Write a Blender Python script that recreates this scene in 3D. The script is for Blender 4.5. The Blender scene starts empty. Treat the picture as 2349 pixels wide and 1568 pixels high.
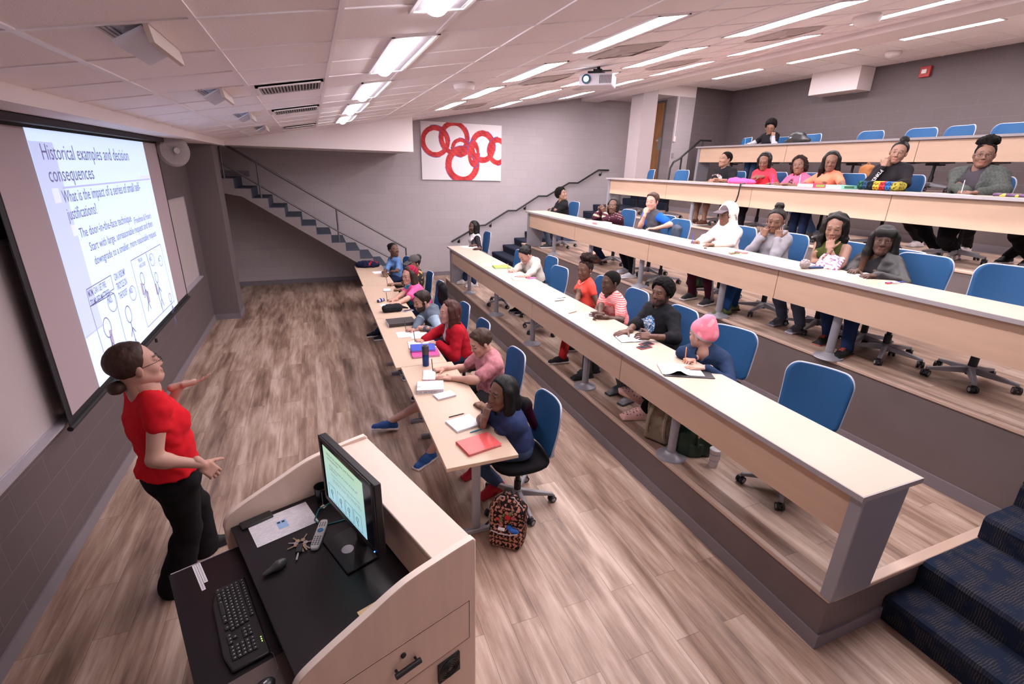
import bpy, bmesh, math, random
import numpy as np
from mathutils import Vector, Matrix
from math import sin, cos, pi, radians
SC = bpy.context.scene
COL = SC.collection
# ---------------- camera, world, exposure ----------------
CAMP = np.array([1.8064, .4108, 2.6315]); YAW, PITCH, ROLL, FPX = .3883, .3477, .0279, 1096.6
def cam_axes():
    cy, sy, cp, sp = cos(YAW), sin(YAW), cos(PITCH), sin(PITCH)
    f = np.array([sy*cp, cy*cp, -sp]); r = np.array([cy, -sy, 0.]); u = np.cross(r, f)
    c, s = cos(ROLL), sin(ROLL)
    return c*r+s*u, -s*r+c*u, f
CR, CU, CF = cam_axes()
cd = bpy.data.cameras.new('camera'); cd.sensor_width = 36; cd.lens = FPX*36/2349; cd.clip_start = .02; cd.clip_end = 200
co = bpy.data.objects.new('camera', cd); COL.objects.link(co)
co.matrix_world = Matrix(((CR[0], CU[0], -CF[0], CAMP[0]), (CR[1], CU[1], -CF[1], CAMP[1]), (CR[2], CU[2], -CF[2], CAMP[2]), (0, 0, 0, 1)))
SC.camera = co
W = bpy.data.worlds.new('world'); SC.world = W; W.use_nodes = True
W.node_tree.nodes['Background'].inputs[0].default_value = (.9, .85, .9, 1); W.node_tree.nodes['Background'].inputs[1].default_value = .25
SC.view_settings.view_transform = 'Standard'; SC.view_settings.look = 'None'; SC.view_settings.gamma = 1
SC.view_settings.exposure = 1.58
LAMP = 15.5          # radiance of the ceiling lamp lenses
SC.cycles.max_bounces = 5; SC.cycles.diffuse_bounces = 4; SC.cycles.glossy_bounces = 2; SC.cycles.transmission_bounces = 2
SC.cycles.use_adaptive_sampling = True; SC.cycles.adaptive_threshold = .04; SC.cycles.use_denoising = True
SC.cycles.caustics_reflective = False; SC.cycles.caustics_refractive = False; SC.cycles.sample_clamp_indirect = 4
def at(px, py, **k):
    """a measured picture point, carried onto a plane x=, y= or z= of the room"""
    d = CF+CR*(px-1174.5)/FPX+CU*(784-py)/FPX
    (a, v), = k.items(); i = 'xyz'.index(a)
    return CAMP+(v-CAMP[i])/d[i]*d
# ---------------- measured room ----------------
T = [0, .383, 1.069, 1.758, 2.467]           # tier levels
XT = [0, 4.30, 6.06, 8.01, 9.96]             # tier fronts
DX = [2.448, 4.224, 5.918, 7.92, 10.0]       # desk fronts
DW = .49; DH = .74
YF, YN, XB = 12.37, -.35, 11.9
YTN, YTF = 1.634, 10.39
def ceilz(x): return 2.868+.1776*x
# ---------------- helpers ----------------
def tag(o, label=None, cat=None, group=None, kind=None):
    if label: o['label'] = label
    if cat: o['category'] = cat
    if group: o['group'] = group
    if kind: o['kind'] = kind
    return o
def thing(name, loc, label, cat, group=None, rz=0):
    o = bpy.data.objects.new(name, None); o.empty_display_size = .1; COL.objects.link(o)
    o.location = [float(v) for v in loc]; o.rotation_euler = (0, 0, rz)
    return tag(o, label, cat, group)
class MB:
    def __init__(s): s.v = []; s.f = []; s.m = []; s.T = Matrix.Identity(4); s.mi = 0; s.n = 0
    def add(s, vs, fs):
        T_ = s.T
        s.v += [tuple(T_@Vector([float(c) for c in p])) for p in vs]
        s.f += [tuple(i+s.n for i in f) for f in fs]; s.m += [s.mi]*len(fs); s.n += len(vs); return s
    def box(s, a, b):
        x0, y0, z0 = a; x1, y1, z1 = b
        return s.add([(x0,y0,z0),(x1,y0,z0),(x1,y1,z0),(x0,y1,z0),(x0,y0,z1),(x1,y0,z1),(x1,y1,z1),(x0,y1,z1)],
                     [(0,3,2,1),(4,5,6,7),(0,1,5,4),(1,2,6,5),(2,3,7,6),(3,0,4,7)])
    def cbox(s, c, h, M=None):
        c = np.array(c, float); h = np.array(h, float); M = np.eye(3) if M is None else np.array(M)
        P = [c+M@(h*np.array(q)) for q in [(-1,-1,-1),(1,-1,-1),(1,1,-1),(-1,1,-1),(-1,-1,1),(1,-1,1),(1,1,1),(-1,1,1)]]
        return s.add(P, [(0,3,2,1),(4,5,6,7),(0,1,5,4),(1,2,6,5),(2,3,7,6),(3,0,4,7)])
    def prism(s, pts, ax, a, b):
        """outline pts (2D) extruded along axis ax from a to b"""
        def p3(q, w): 
            return (w, q[0], q[1]) if ax == 'x' else (q[0], w, q[1]) if ax == 'y' else (q[0], q[1], w)
        n = len(pts); V = [p3(q, a) for q in pts]+[p3(q, b) for q in pts]
        F = [tuple(range(n))[::-1], tuple(range(n, 2*n))]+[(i, (i+1) % n, (i+1) % n+n, i+n) for i in range(n)]
        return s.add(V, F)
    def tube(s, P, r, n=8, caps=True, closed=False):
        P = [np.array(p, float) for p in P]; m = len(P); R_ = r if hasattr(r, '__len__') else [r]*m
        up = None; V = []
        for i in range(m):
            t = (P[(i+1) % m]-P[i-1]) if closed else (P[min(i+1, m-1)]-P[max(i-1, 0)])
            t = t/(np.linalg.norm(t)+1e-12)
            if up is None: up = np.array([0, 0, 1.]) if abs(t[2]) < .9 else np.array([1., 0, 0])
            a = up-t*(up@t); a /= np.linalg.norm(a)+1e-12; up = a; b = np.cross(t, a)
            V += [P[i]+R_[i]*(cos(2*pi*k/n)*a+sin(2*pi*k/n)*b) for k in range(n)]
        F = []
        for i in range(m if closed else m-1):
            j = (i+1) % m
            F += [(i*n+k, i*n+(k+1) % n, j*n+(k+1) % n, j*n+k) for k in range(n)]
        if caps and not closed: F += [tuple(range(n))[::-1], tuple(range((m-1)*n, m*n))]
        return s.add(V, F)
    def lathe(s, prof, n=20, c=(0, 0, 0)):
        V = []; F = []; m = len(prof)
        for r, z in prof: V += [(c[0]+r*cos(2*pi*k/n), c[1]+r*sin(2*pi*k/n), c[2]+z) for k in range(n)]
        for i in range(m-1): F += [(i*n+k, i*n+(k+1) % n, (i+1)*n+(k+1) % n, (i+1)*n+k) for k in range(n)]
        F += [tuple(range(n))[::-1], tuple(range((m-1)*n, m*n))]
        return s.add(V, F)
    def cyl(s, a, b, r, n=16): return s.tube([a, b], r, n)
    def ball(s, c, r, n=12):
        r = r if hasattr(r, '__len__') else (r, r, r); V = []; F = []
        for i in range(1, n//2): 
            th = pi*i/(n//2); V += [(c[0]+r[0]*sin(th)*cos(2*pi*k/n), c[1]+r[1]*sin(th)*sin(2*pi*k/n), c[2]+r[2]*cos(th)) for k in range(n)]
        m = n//2-1
        for i in range(m-1): F += [(i*n+k, (i+1)*n+k, (i+1)*n+(k+1) % n, i*n+(k+1) % n) for k in range(n)]
        V += [(c[0], c[1], c[2]+r[2]), (c[0], c[1], c[2]-r[2])]; a = m*n
        F += [(a, k, (k+1) % n) for k in range(n)]+[(a+1, (m-1)*n+(k+1) % n, (m-1)*n+k) for k in range(n)]
        return s.add(V, F)
    def build(s, name, mats, parent=None, smooth=False, bevel=0, label=None, loc=None, seg=2):
        me = bpy.data.meshes.new(name); me.from_pydata(s.v, [], s.f)
        mats = mats if isinstance(mats, (list, tuple)) else [mats]
        for m_ in mats: me.materials.append(m_)
        if len(mats) > 1: me.polygons.foreach_set('material_index', s.m)
        bm = bmesh.new(); bm.from_mesh(me); bmesh.ops.recalc_face_normals(bm, faces=bm.faces)
        bm.to_mesh(me); bm.free()
        if smooth: 
            me.shade_smooth()
            if smooth != 'all': me.set_sharp_from_angle(angle=radians(40))
        o = bpy.data.objects.new(name, me); COL.objects.link(o)
        if parent: o.parent = parent
        if loc is not None: o.location = loc
        if bevel:
            b = o.modifiers.new('bevel', 'BEVEL'); b.width = bevel; b.segments = seg; b.limit_method = 'ANGLE'; b.angle_limit = radians(50)
            if not smooth: me.shade_smooth(); me.set_sharp_from_angle(angle=radians(35))
        if label: o['label'] = label
        return o
def copy_tree(o, parent=None):
    c = o.copy(); COL.objects.link(c); c.parent = parent
    for ch in KIDS(o): copy_tree(ch, c)
    return c
def KIDS(o): return [x for x in o.children]
def structure(o): o['kind'] = 'structure'; return o
# ---------------- materials ----------------
MATS = {}
def nd(nt, t, **k):
    n = nt.nodes.new(t)
    for a, v in k.items(): setattr(n, a, v)
    return n
def mat(name, col, rough=.6, metal=0, spec=.5, bump=0, bscale=60, var=0, vscale=3, emit=0, coat=0, attr=False, sheen=0, stretch=None, alpha=1, btype='noise'):
    if name in MATS: return MATS[name]
    m = bpy.data.materials.new(name); m.use_nodes = True; nt = m.node_tree; b = nt.nodes['Principled BSDF']
    b.inputs['Base Color'].default_value = (*col, 1); b.inputs['Roughness'].default_value = rough; b.inputs['Metallic'].default_value = metal
    b.inputs['Specular IOR Level'].default_value = spec
    if coat: b.inputs['Coat Weight'].default_value = coat
    if sheen: b.inputs['Sheen Weight'].default_value = sheen
    if emit: b.inputs['Emission Color'].default_value = (*col, 1); b.inputs['Emission Strength'].default_value = emit
    if alpha < 1: b.inputs['Alpha'].default_value = alpha
    src = None
    if attr:
        a = nd(nt, 'ShaderNodeAttribute', attribute_name='Col'); src = a.outputs['Color']
        nt.links.new(src, b.inputs['Base Color'])
    if var or bump:
        tc = nd(nt, 'ShaderNodeTexCoord'); vec = tc.outputs['Object']
        if stretch:
            mp = nd(nt, 'ShaderNodeMapping'); mp.inputs['Scale'].default_value = stretch; nt.links.new(vec, mp.inputs[0]); vec = mp.outputs[0]
    if var:
        n = nd(nt, 'ShaderNodeTexNoise'); n.inputs['Scale'].default_value = vscale; n.inputs['Detail'].default_value = 4; nt.links.new(vec, n.inputs['Vector'])
        mr = nd(nt, 'ShaderNodeMapRange'); mr.inputs[1].default_value = .3; mr.inputs[2].default_value = .7; mr.inputs[3].default_value = 1-var; mr.inputs[4].default_value = 1+var
        nt.links.new(n.outputs[0], mr.inputs[0])
        mx = nd(nt, 'ShaderNodeMix', data_type='RGBA', blend_type='MULTIPLY'); mx.inputs[0].default_value = 1
        if src: nt.links.new(src, mx.inputs[6])
        else: mx.inputs[6].default_value = (*col, 1)
        nt.links.new(mr.outputs[0], mx.inputs[7]); nt.links.new(mx.outputs[2], b.inputs['Base Color'])
    if bump:
        if btype == 'wave':
            n = nd(nt, 'ShaderNodeTexWave'); n.inputs['Scale'].default_value = bscale; n.inputs['Distortion'].default_value = 3
        else:
            n = nd(nt, 'ShaderNodeTexNoise'); n.inputs['Scale'].default_value = bscale
        nt.links.new(vec, n.inputs['Vector'])
        bp = nd(nt, 'ShaderNodeBump'); bp.inputs['Strength'].default_value = bump; bp.inputs['Distance'].default_value = .004
        nt.links.new(n.outputs[0], bp.inputs['Height']); nt.links.new(bp.outputs[0], b.inputs['Normal'])
    MATS[name] = m; return m
def block_mat(name, col, plane, mortar=.93):
    """painted concrete block: courses follow world z, joints run along plane axis"""
    m = bpy.data.materials.new(name); m.use_nodes = True; nt = m.node_tree; b = nt.nodes['Principled BSDF']
    tc = nd(nt, 'ShaderNodeTexCoord'); sp = nd(nt, 'ShaderNodeSeparateXYZ'); cb = nd(nt, 'ShaderNodeCombineXYZ')
    nt.links.new(tc.outputs['Object'], sp.inputs[0]); nt.links.new(sp.outputs['X' if plane == 'x' else 'Y'], cb.inputs[0]); nt.links.new(sp.outputs['Z'], cb.inputs[1])
    br = nd(nt, 'ShaderNodeTexBrick'); br.offset = .5; nt.links.new(cb.outputs[0], br.inputs['Vector'])
    br.inputs['Scale'].default_value = 1; br.inputs['Brick Width'].default_value = .4; br.inputs['Row Height'].default_value = .2
    br.inputs['Mortar Size'].default_value = .006; br.inputs['Mortar Smooth'].default_value = .6
    br.inputs['Color1'].default_value = (*[c*1.02 for c in col], 1); br.inputs['Color2'].default_value = (*[c*.97 for c in col], 1)
    br.inputs['Mortar'].default_value = (*[c*mortar for c in col], 1)
    nt.links.new(br.outputs[0], b.inputs['Base Color']); b.inputs['Roughness'].default_value = .55
    n = nd(nt, 'ShaderNodeTexNoise'); n.inputs['Scale'].default_value = 90; nt.links.new(tc.outputs['Object'], n.inputs['Vector'])
    ma = nd(nt, 'ShaderNodeMath', operation='MULTIPLY_ADD'); ma.inputs[1].default_value = -1.2
    m2 = nd(nt, 'ShaderNodeMath', operation='MULTIPLY'); m2.inputs[1].default_value = .12
    nt.links.new(n.outputs[0], m2.inputs[0]); nt.links.new(br.outputs['Fac'], ma.inputs[0]); nt.links.new(m2.outputs[0], ma.inputs[2])
    bp = nd(nt, 'ShaderNodeBump'); bp.inputs['Strength'].default_value = .38; bp.inputs['Distance'].default_value = .004
    nt.links.new(ma.outputs[0], bp.inputs['Height']); nt.links.new(bp.outputs[0], b.inputs['Normal'])
    return m
def plank_mat(name, c1, c2, c3):
    m = bpy.data.materials.new(name); m.use_nodes = True; nt = m.node_tree; b = nt.nodes['Principled BSDF']; L = nt.links.new
    tc = nd(nt, 'ShaderNodeTexCoord'); sp = nd(nt, 'ShaderNodeSeparateXYZ'); cb = nd(nt, 'ShaderNodeCombineXYZ')
    L(tc.outputs['Object'], sp.inputs[0]); L(sp.outputs['Y'], cb.inputs[0]); L(sp.outputs['X'], cb.inputs[1])
    br = nd(nt, 'ShaderNodeTexBrick'); br.offset = .37; L(cb.outputs[0], br.inputs['Vector'])
    br.inputs['Scale'].default_value = 1; br.inputs['Brick Width'].default_value = 1.2; br.inputs['Row Height'].default_value = .178
    br.inputs['Mortar Size'].default_value = .0012; br.inputs['Mortar Smooth'].default_value = .1
    br.inputs['Color1'].default_value = (0, 0, 0, 1); br.inputs['Color2'].default_value = (1, 1, 1, 1); br.inputs['Mortar'].default_value = (0, 0, 0, 1)
    # streaky grain, shifted per plank
    mp = nd(nt, 'ShaderNodeMapping'); mp.inputs['Scale'].default_value = (1.1, 13, 1); L(cb.outputs[0], mp.inputs[0])
    ad = nd(nt, 'ShaderNodeVectorMath', operation='ADD'); sc_ = nd(nt, 'ShaderNodeVectorMath', operation='SCALE'); sc_.inputs[3].default_value = 7
    L(br.outputs[0], sc_.inputs[0]); L(mp.outputs[0], ad.inputs[0]); L(sc_.outputs[0], ad.inputs[1])
    n1 = nd(nt, 'ShaderNodeTexNoise'); n1.inputs['Scale'].default_value = 1.6; n1.inputs['Detail'].default_value = 6; n1.inputs['Roughness'].default_value = .65; n1.inputs['Distortion'].default_value = .25; L(ad.outputs[0], n1.inputs['Vector'])
    mp2 = nd(nt, 'ShaderNodeMapping'); mp2.inputs['Scale'].default_value = (.8, 4.5, 1); L(cb.outputs[0], mp2.inputs[0])
    n2 = nd(nt, 'ShaderNodeTexNoise'); n2.inputs['Scale'].default_value = 1.3; n2.inputs['Detail'].default_value = 5; n2.inputs['Distortion'].default_value = .7; L(mp2.outputs[0], n2.inputs['Vector'])
    mx = nd(nt, 'ShaderNodeMath', operation='MULTIPLY_ADD'); mx.inputs[1].default_value = .45
    m3 = nd(nt, 'ShaderNodeMath', operation='MULTIPLY'); m3.inputs[1].default_value = .55; L(n2.outputs[0], m3.inputs[0])
    L(n1.outputs[0], mx.inputs[0]); L(m3.outputs[0], mx.inputs[2])
    m4 = nd(nt, 'ShaderNodeMath', operation='MULTIPLY_ADD'); m4.inputs[1].default_value = .08; L(br.outputs[0], m4.inputs[0]); L(mx.outputs[0], m4.inputs[2])
    cr = nd(nt, 'ShaderNodeValToRGB'); e = cr.color_ramp.elements
    e[0].position = .40; e[0].color = (*c1, 1); e[1].position = .68; e[1].color = (*c3, 1); x = cr.color_ramp.elements.new(.53); x.color = (*c2, 1)
    L(m4.outputs[0], cr.inputs[0])
    mm = nd(nt, 'ShaderNodeMix', data_type='RGBA'); mm.inputs[7].default_value = (*[c*.85 for c in c1], 1); L(br.outputs['Fac'], mm.inputs[0]); L(cr.outputs[0], mm.inputs[6])
    L(mm.outputs[2], b.inputs['Base Color']); b.inputs['Roughness'].default_value = .42; b.inputs['Specular IOR Level'].default_value = .35
    bp = nd(nt, 'ShaderNodeBump'); bp.inputs['Strength'].default_value = .15; bp.inputs['Distance'].default_value = .002
    L(n1.outputs[0], bp.inputs['Height']); L(bp.outputs[0], b.inputs['Normal'])
    return m
def carpet_mat(name, base, line):
    m = bpy.data.materials.new(name); m.use_nodes = True; nt = m.node_tree; b = nt.nodes['Principled BSDF']; L = nt.links.new
    tc = nd(nt, 'ShaderNodeTexCoord'); sp = nd(nt, 'ShaderNodeSeparateXYZ'); L(tc.outputs['Object'], sp.inputs[0])
    ad = nd(nt, 'ShaderNodeMath', operation='SUBTRACT'); L(sp.outputs['X'], ad.inputs[0]); L(sp.outputs['Z'], ad.inputs[1])
    cb = nd(nt, 'ShaderNodeCombineXYZ'); L(ad.outputs[0], cb.inputs[0]); L(sp.outputs['Y'], cb.inputs[1])
    w = nd(nt, 'ShaderNodeTexWave', wave_type='BANDS', bands_direction='Y'); w.inputs['Scale'].default_value = 25; w.inputs['Distortion'].default_value = 3.2; w.inputs['Detail'].default_value = 1; w.inputs['Detail Scale'].default_value = 1.2
    L(cb.outputs[0], w.inputs['Vector'])
    n = nd(nt, 'ShaderNodeTexNoise'); n.inputs['Scale'].default_value = 9; L(cb.outputs[0], n.inputs['Vector'])
    cr = nd(nt, 'ShaderNodeValToRGB'); cr.color_ramp.elements[0].position = .68; cr.color_ramp.elements[1].position = .85
    cr.color_ramp.elements[0].color = (*base, 1); cr.color_ramp.elements[1].color = (*line, 1)
    L(w.outputs[1], cr.inputs[0])
    mr = nd(nt, 'ShaderNodeMapRange'); mr.inputs[1].default_value = .42; mr.inputs[2].default_value = .58; L(n.outputs[0], mr.inputs[0])
    mx = nd(nt, 'ShaderNodeMix', data_type='RGBA'); mx.inputs[6].default_value = (base[0]*.7, base[1]*1.0, base[2]*1.35, 1); L(mr.outputs[0], mx.inputs[0]); L(cr.outputs[0], mx.inputs[7])
    L(mx.outputs[2], b.inputs['Base Color']); b.inputs['Roughness'].default_value = .95; b.inputs['Specular IOR Level'].default_value = .1
    n3 = nd(nt, 'ShaderNodeTexNoise'); n3.inputs['Scale'].default_value = 300; L(tc.outputs['Object'], n3.inputs['Vector'])
    bp = nd(nt, 'ShaderNodeBump'); bp.inputs['Strength'].default_value = .5; bp.inputs['Distance'].default_value = .004; L(n3.outputs[0], bp.inputs['Height']); L(bp.outputs[0], b.inputs['Normal'])
    return m
M_floor = plank_mat('vinyl_planks', (.155, .094, .070), (.32, .213, .160), (.52, .395, .325))
M_wl = block_mat('painted_block_light_x', (.42, .375, .39), 'x')
M_wly = block_mat('painted_block_light_y', (.52, .47, .475), 'y')
M_wdk = block_mat('painted_block_dark_y', (.118, .092, .097), 'y', 1.25)
M_wdx = block_mat('painted_block_dark_x', (.118, .092, .097), 'x', 1.25)
M_col = mat('column_grey_paint', (.15, .12, .125), .6, bump=.15, bscale=30)
M_riser = mat('riser_paint', (.145, .115, .113), .5, bump=.1, bscale=20, var=.06, vscale=4)
M_base = mat('vinyl_baseboard', (.20, .175, .20), .45)
M_white = mat('white_paint', (.80, .72, .72), .7)
M_tile = mat('ceiling_tile', (.94, .87, .89), .9, bump=.5, bscale=140)
M_grid = mat('ceiling_grid', (.92, .86, .88), .5)
M_carpet = carpet_mat('stair_carpet', (.020, .021, .032), (.062, .060, .070))
M_ctread = mat('blue_grey_carpet', (.075, .085, .115), .95, bump=.3, bscale=200, spec=.1)
M_maple = mat('maple_laminate', (.62, .43, .31), .42, var=.045, vscale=2.2, stretch=(6, 1, 6), spec=.4)
M_top = mat('maple_top', (.46, .375, .30), .35, var=.02, vscale=3, spec=.45)
M_edge = mat('grey_edge_band', (.36, .33, .35), .5)
M_steel = mat('silver_grey_metal', (.32, .32, .36), .4, metal=.25)
M_darkm = mat('bronze_rail_metal', (.12, .105, .11), .45, metal=.3)
M_black = mat('black_plastic', (.012, .011, .013), .45)
M_blackm = mat('black_powder_coat', (.012, .012, .013), .35)
M_blue = mat('blue_chair_mesh', (.016, .085, .22), .6, bump=.25, bscale=500, spec=.3)
M_bluef = mat('pale_blue_grey_frame', (.38, .41, .50), .45)
M_seat = mat('black_seat_fabric', (.010, .009, .011), .9, bump=.4, bscale=400, spec=.15)
M_paper = mat('white_paper', (.83, .80, .84), .8)
M_lens = mat('lamp_lens', (1, .915, .95), .5, emit=LAMP)
M_wboard = mat('whiteboard', (.52, .45, .46), .3)
M_alu = mat('aluminium', (.50, .48, .54), .35, metal=.4)
# ================= THE SETTING =================
def s_box(name, a, b, m, **k): return structure(MB().box(a, b).build(name, m, **k))
s_box('floor', (-.2, YN-.2, -.1), (XB+.2, YF+.2, 0), M_floor)
s_box('wall_screen', (-.15, YN, 0), (0, YF+.15, 5), M_wdk)
s_box('wall_far', (0, YF, 0), (XB+.1, YF+.15, 5.2), M_wl)
s_box('wall_near', (-.15, YN-.15, 0), (XB+.1, YN, 5.2), M_wl)
s_box('wall_back', (XB, YN, 0), (XB+.15, YF, 5.2), M_wdk)
s_box('baseboard_far', (0, YF-.012, 0), (5.2, YF, .1), M_base)
s_box('baseboard_screen', (0, YN, 0), (.012, 9.76, .1), M_base)
s_box('column', (0, 9.76, 0), (.396, 10.26, 2.9), M_col)
s_box('baseboard_column', (0, 9.75, 0), (.408, 10.27, .1), M_base)
# tiers
for k in range(1, 5):
    x1 = XT[k+1] if k < 4 else XB
    s_box('platform', (XT[k], YTN, 0 if k == 1 else 0), (XB, YTF, T[k]-.006), M_riser)
    s_box('floor_tier', (XT[k]-.004, YTN-.004, T[k]-.012), (x1, YTF, T[k]), M_floor)
    structure(MB().box((XT[k]-.014, YTN-.01, T[k]-.028), (XT[k]+.03, YTF, T[k]+.003)).build('trim_nosing', mat('wood_nosing', (.55, .40, .32), .4), bevel=.006))
    s_box('baseboard_tier', (XT[k]-.012, YTN-.012 if k == 1 else YTN, T[k-1]), (XT[k], YTF, T[k-1]+.1), M_base)
s_box('baseboard_side', (XT[1], YTN-.012, 0), (4.89, YTN, .1), M_base)
structure(MB().box((XT[1]+.031, YTN-.014, T[1]-.028), (XT[2], YTN+.05, T[1]+.003)).build('trim_side', MATS['wood_nosing'], bevel=.006))
# carpeted aisle stairs, near and far
lv = [(4.89, .19), (5.157, .383), (5.73, .56), (6.05, .735), (6.33, .905), (6.62, 1.069), (7.68, 1.24), (7.98, 1.41), (8.26, 1.585), (8.55, 1.758), (9.63, 1.93), (9.92, 2.11), (10.2, 2.29), (10.5, 2.467)]
def stairs(name, lv, y0, y1):
    mb = MB(); prof = [(lv[0][0], 0)]
    z = 0
    for i, (x, h) in enumerate(lv):
        prof += [(x, z), (x-.018, z+(h-z)*.75), (x-.022, h-.03), (x-.01, h-.004), (x+.02, h)]; z = h
    prof += [(XB, z), (XB, 0)]
    mb.prism(prof[1:], 'y', y0, y1)
    return structure(mb.build(name, M_carpet))
stairs('stair_near', lv, YN, YTN-.006)
xa = at(1183, 545, y=12.3)[0]; xb = at(1343, 468, y=12.3)[0]
r4 = xa; r8 = xb; pt = (r8-r4)/4
lvf = [(5.0, .19), (5.3, .383), (r4-.62, .56), (r4-.32, .735), (r4, .905), (r4+.3, 1.069), (r8-.62, 1.24), (r8-.32, 1.41), (r8, 1.585), (r8+.3, 1.758), (r8+1.25, 1.93), (r8+1.5, 2.11), (r8+1.8, 2.29), (r8+2.1, 2.467)]
_c = M_carpet; M_carpet = mat('far_stair_carpet', (.030, .036, .06), .95, bump=.4, bscale=200, var=.25, vscale=25, spec=.1)
stairs('stair_far', lvf, YTF+.006, YF); M_carpet = _c
# upper landing wall with door, header and return
s_box('wall_return', (10.75, 10.85, 2.3), (XB, YF, 4.7), M_wdx)
s_box('wall_return_light', (10.2, 10.85, 2.3), (10.75, YF, 4.37), M_wl)
s_box('landing', (9.96, YTF, 2.3), (XB, YF, 2.467), M_riser)
s_box('ceiling_header', (8.97, 10.85, 4.37), (10.745, YF, 4.7), M_white)
s_box('column_back', (8.97, 10.5, 2.2), (9.37, 10.95, 4.5), mat('column_light_paint', (.42, .36, .365), .6))
dr = structure(MB().box((10.18, 11.22, 2.467), (10.2, 12.2, 4.33)).build('door_1', mat('grey_door_frame', (.13, .12, .12), .5)))
dl = MB().box((10.165, 11.28, 2.467), (10.182, 12.12, 4.27)).build('door_leaf', mat('oak_veneer', (.36, .16, .055), .45, var=.25, vscale=4, stretch=(1, 6, 1)), dr)
a = at(1512, 328, x=10.16)
MB().box((10.158, a[1]-.07, a[2]-.17), (10.166, a[1]+.07, a[2]+.13)).build('vision_panel', mat('wired_glass', (.25, .24, .24), .2), dr)
MB().cyl((10.12, 11.36, 3.4), (10.165, 11.36, 3.4), .02).build('door_handle', M_alu, dr)
# bulkheads
structure(MB().prism([(0, 2.87), (.5, 2.87), (.5, 2.99), (0, 2.99)], 'y', YN, 10.42).build('ceiling_bulkhead_screen', M_white))
structure(MB().prism([(0, 2.885), (3.72, 2.885), (3.72, ceilz(3.72)+.02), (0, ceilz(0)+.02)], 'y', 10.42, YF).build('ceiling_bulkhead_stair', M_white))
# sloped ceiling with lay-in tiles and tee bars, then the flat ceiling
cz0, cz1 = ceilz(-.1), ceilz(8.6)
structure(MB().prism([(-.1, cz0), (8.6, cz1), (8.6, cz1+.1), (-.1, cz0+.1)], 'y', YN, YF).build('ceiling', M_tile))
s_box('ceiling_flat', (8.6, YN, 4.605), (XB+.1, YF, 4.7), M_tile)
structure(MB().prism([(8.42, 4.29), (8.9, 4.29), (8.9, 4.62), (8.42, ceilz(8.42)+.02)], 'y', YN, YF).build('ceiling_beam', M_white))
mb = MB()
gx = [.92, 1.46, 1.99, 2.53, 3.12, 3.72, 4.32, 4.92, 5.47, 5.9, 6.5, 7.2, 7.5, 8.0]
gy = [2.79-.585*5+.585*i for i in range(22)]
for x in gx: mb.cbox((x, (YN+YF)/2, ceilz(x)-.003), (.012, (YF-YN)/2, .004), Matrix.Rotation(-math.atan(.1776), 3, 'Y'))
for y in gy:
    if y < YF: mb.prism([(.5, ceilz(.5)-.006), (8.42, ceilz(8.42)-.006), (8.42, ceilz(8.42)+.01), (.5, ceilz(.5)+.01)], 'y', y-.010, y+.010)
structure(mb.build('ceiling_grid', M_grid)); mb = MB()
for x in (9.4, 10.0, 10.34, 10.95, 11.5): mb.box((x-.012, YN, 4.6), (x+.012, YF, 4.607))
for y in gy: mb.box((8.9, y-.01, 4.598), (XB, y+.01, 4.607))
structure(mb.build('ceiling_grid_flat', M_grid))
# ceiling lamps
SLM = Matrix.Rotation(-math.atan(.1776), 3, 'Y')
lampdir = {2.41: 'beside the row of slotted vents', 4.09: 'over the first tier', 5.68: 'over the second tier', 7.33: 'over the third tier'}
def lamp(x0, x1, y0, y1, label, deep=False, flat=False):
    xm, ym = (x0+x1)/2, (y0+y1)/2; z = 4.605 if flat else ceilz(xm)
    t = thing('ceiling_lamp', (xm, ym, z), label, 'ceiling light', 'fluorescent ceiling lights')
    if not flat: t.rotation_euler = (0, -math.atan(.1776), 0)
    hx, hy = (x1-x0)/2, (y1-y0)/2
    f = MB()
    for a_, b_ in [((-hx, -hy), (hx, -hy+.02)), ((-hx, hy-.02), (hx, hy)), ((-hx, -hy), (-hx+.018, hy)), ((hx-.018, -hy), (hx, hy))]: f.box((*a_, -.012), (*b_, .0))
    f.build('lamp_frame', M_grid, t)
    if deep:
        MB().box((-hx+.018, -hy+.02, -.006), (hx-.018, hy-.02, -.002)).build('reflector', mat('lamp_reflector', (.36, .33, .38), .4), t)
        b = MB(); n = 10; P = []
        for i in range(n+1): 
            a_ = pi*i/n; P.append((-.050*cos(a_)-.02, -.006-.035*sin(a_)))
        b.prism(P, 'y', -hy+.06, hy-.06); b.build('diffuser', mat('lamp_lens_tube', (1, .93, .97), .5, emit=LAMP*.85), t, smooth=True)
    else:
        MB().box((-hx+.018, -hy+.02, -.009), (hx-.018, hy-.02, -.003)).build('diffuser', M_lens, t)
    return t
rows = ['nearest the camera wall', 'second from the near end', 'third from the near end', 'fourth from the near end', 'at the far end']
YL = [(1.72, 2.90), (3.38, 4.57), (5.06, 6.26), (6.73, 7.95), (8.42, 9.62)]
for j, (y0, y1) in enumerate(YL): lamp(2.28, 2.55, y0, y1, f'small recessed tube-lens light over the front tables, {rows[j]}', deep=True)
for nm, x0, x1 in [('first tier', 3.96, 4.22), ('second tier', 5.56, 5.88), ('third tier', 7.2, 7.5)]:
    for j, (y0, y1) in enumerate(YL+[(10.1, 11.3)] if nm != 'first tier' else YL):
        lamp(x0, x1, y0, y1, f'long flat ceiling light over the {nm}, ' + (rows[j] if j < 5 else 'last before the far wall'))  # nearest lamp of each tier column is out of view, added for lighting
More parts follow.
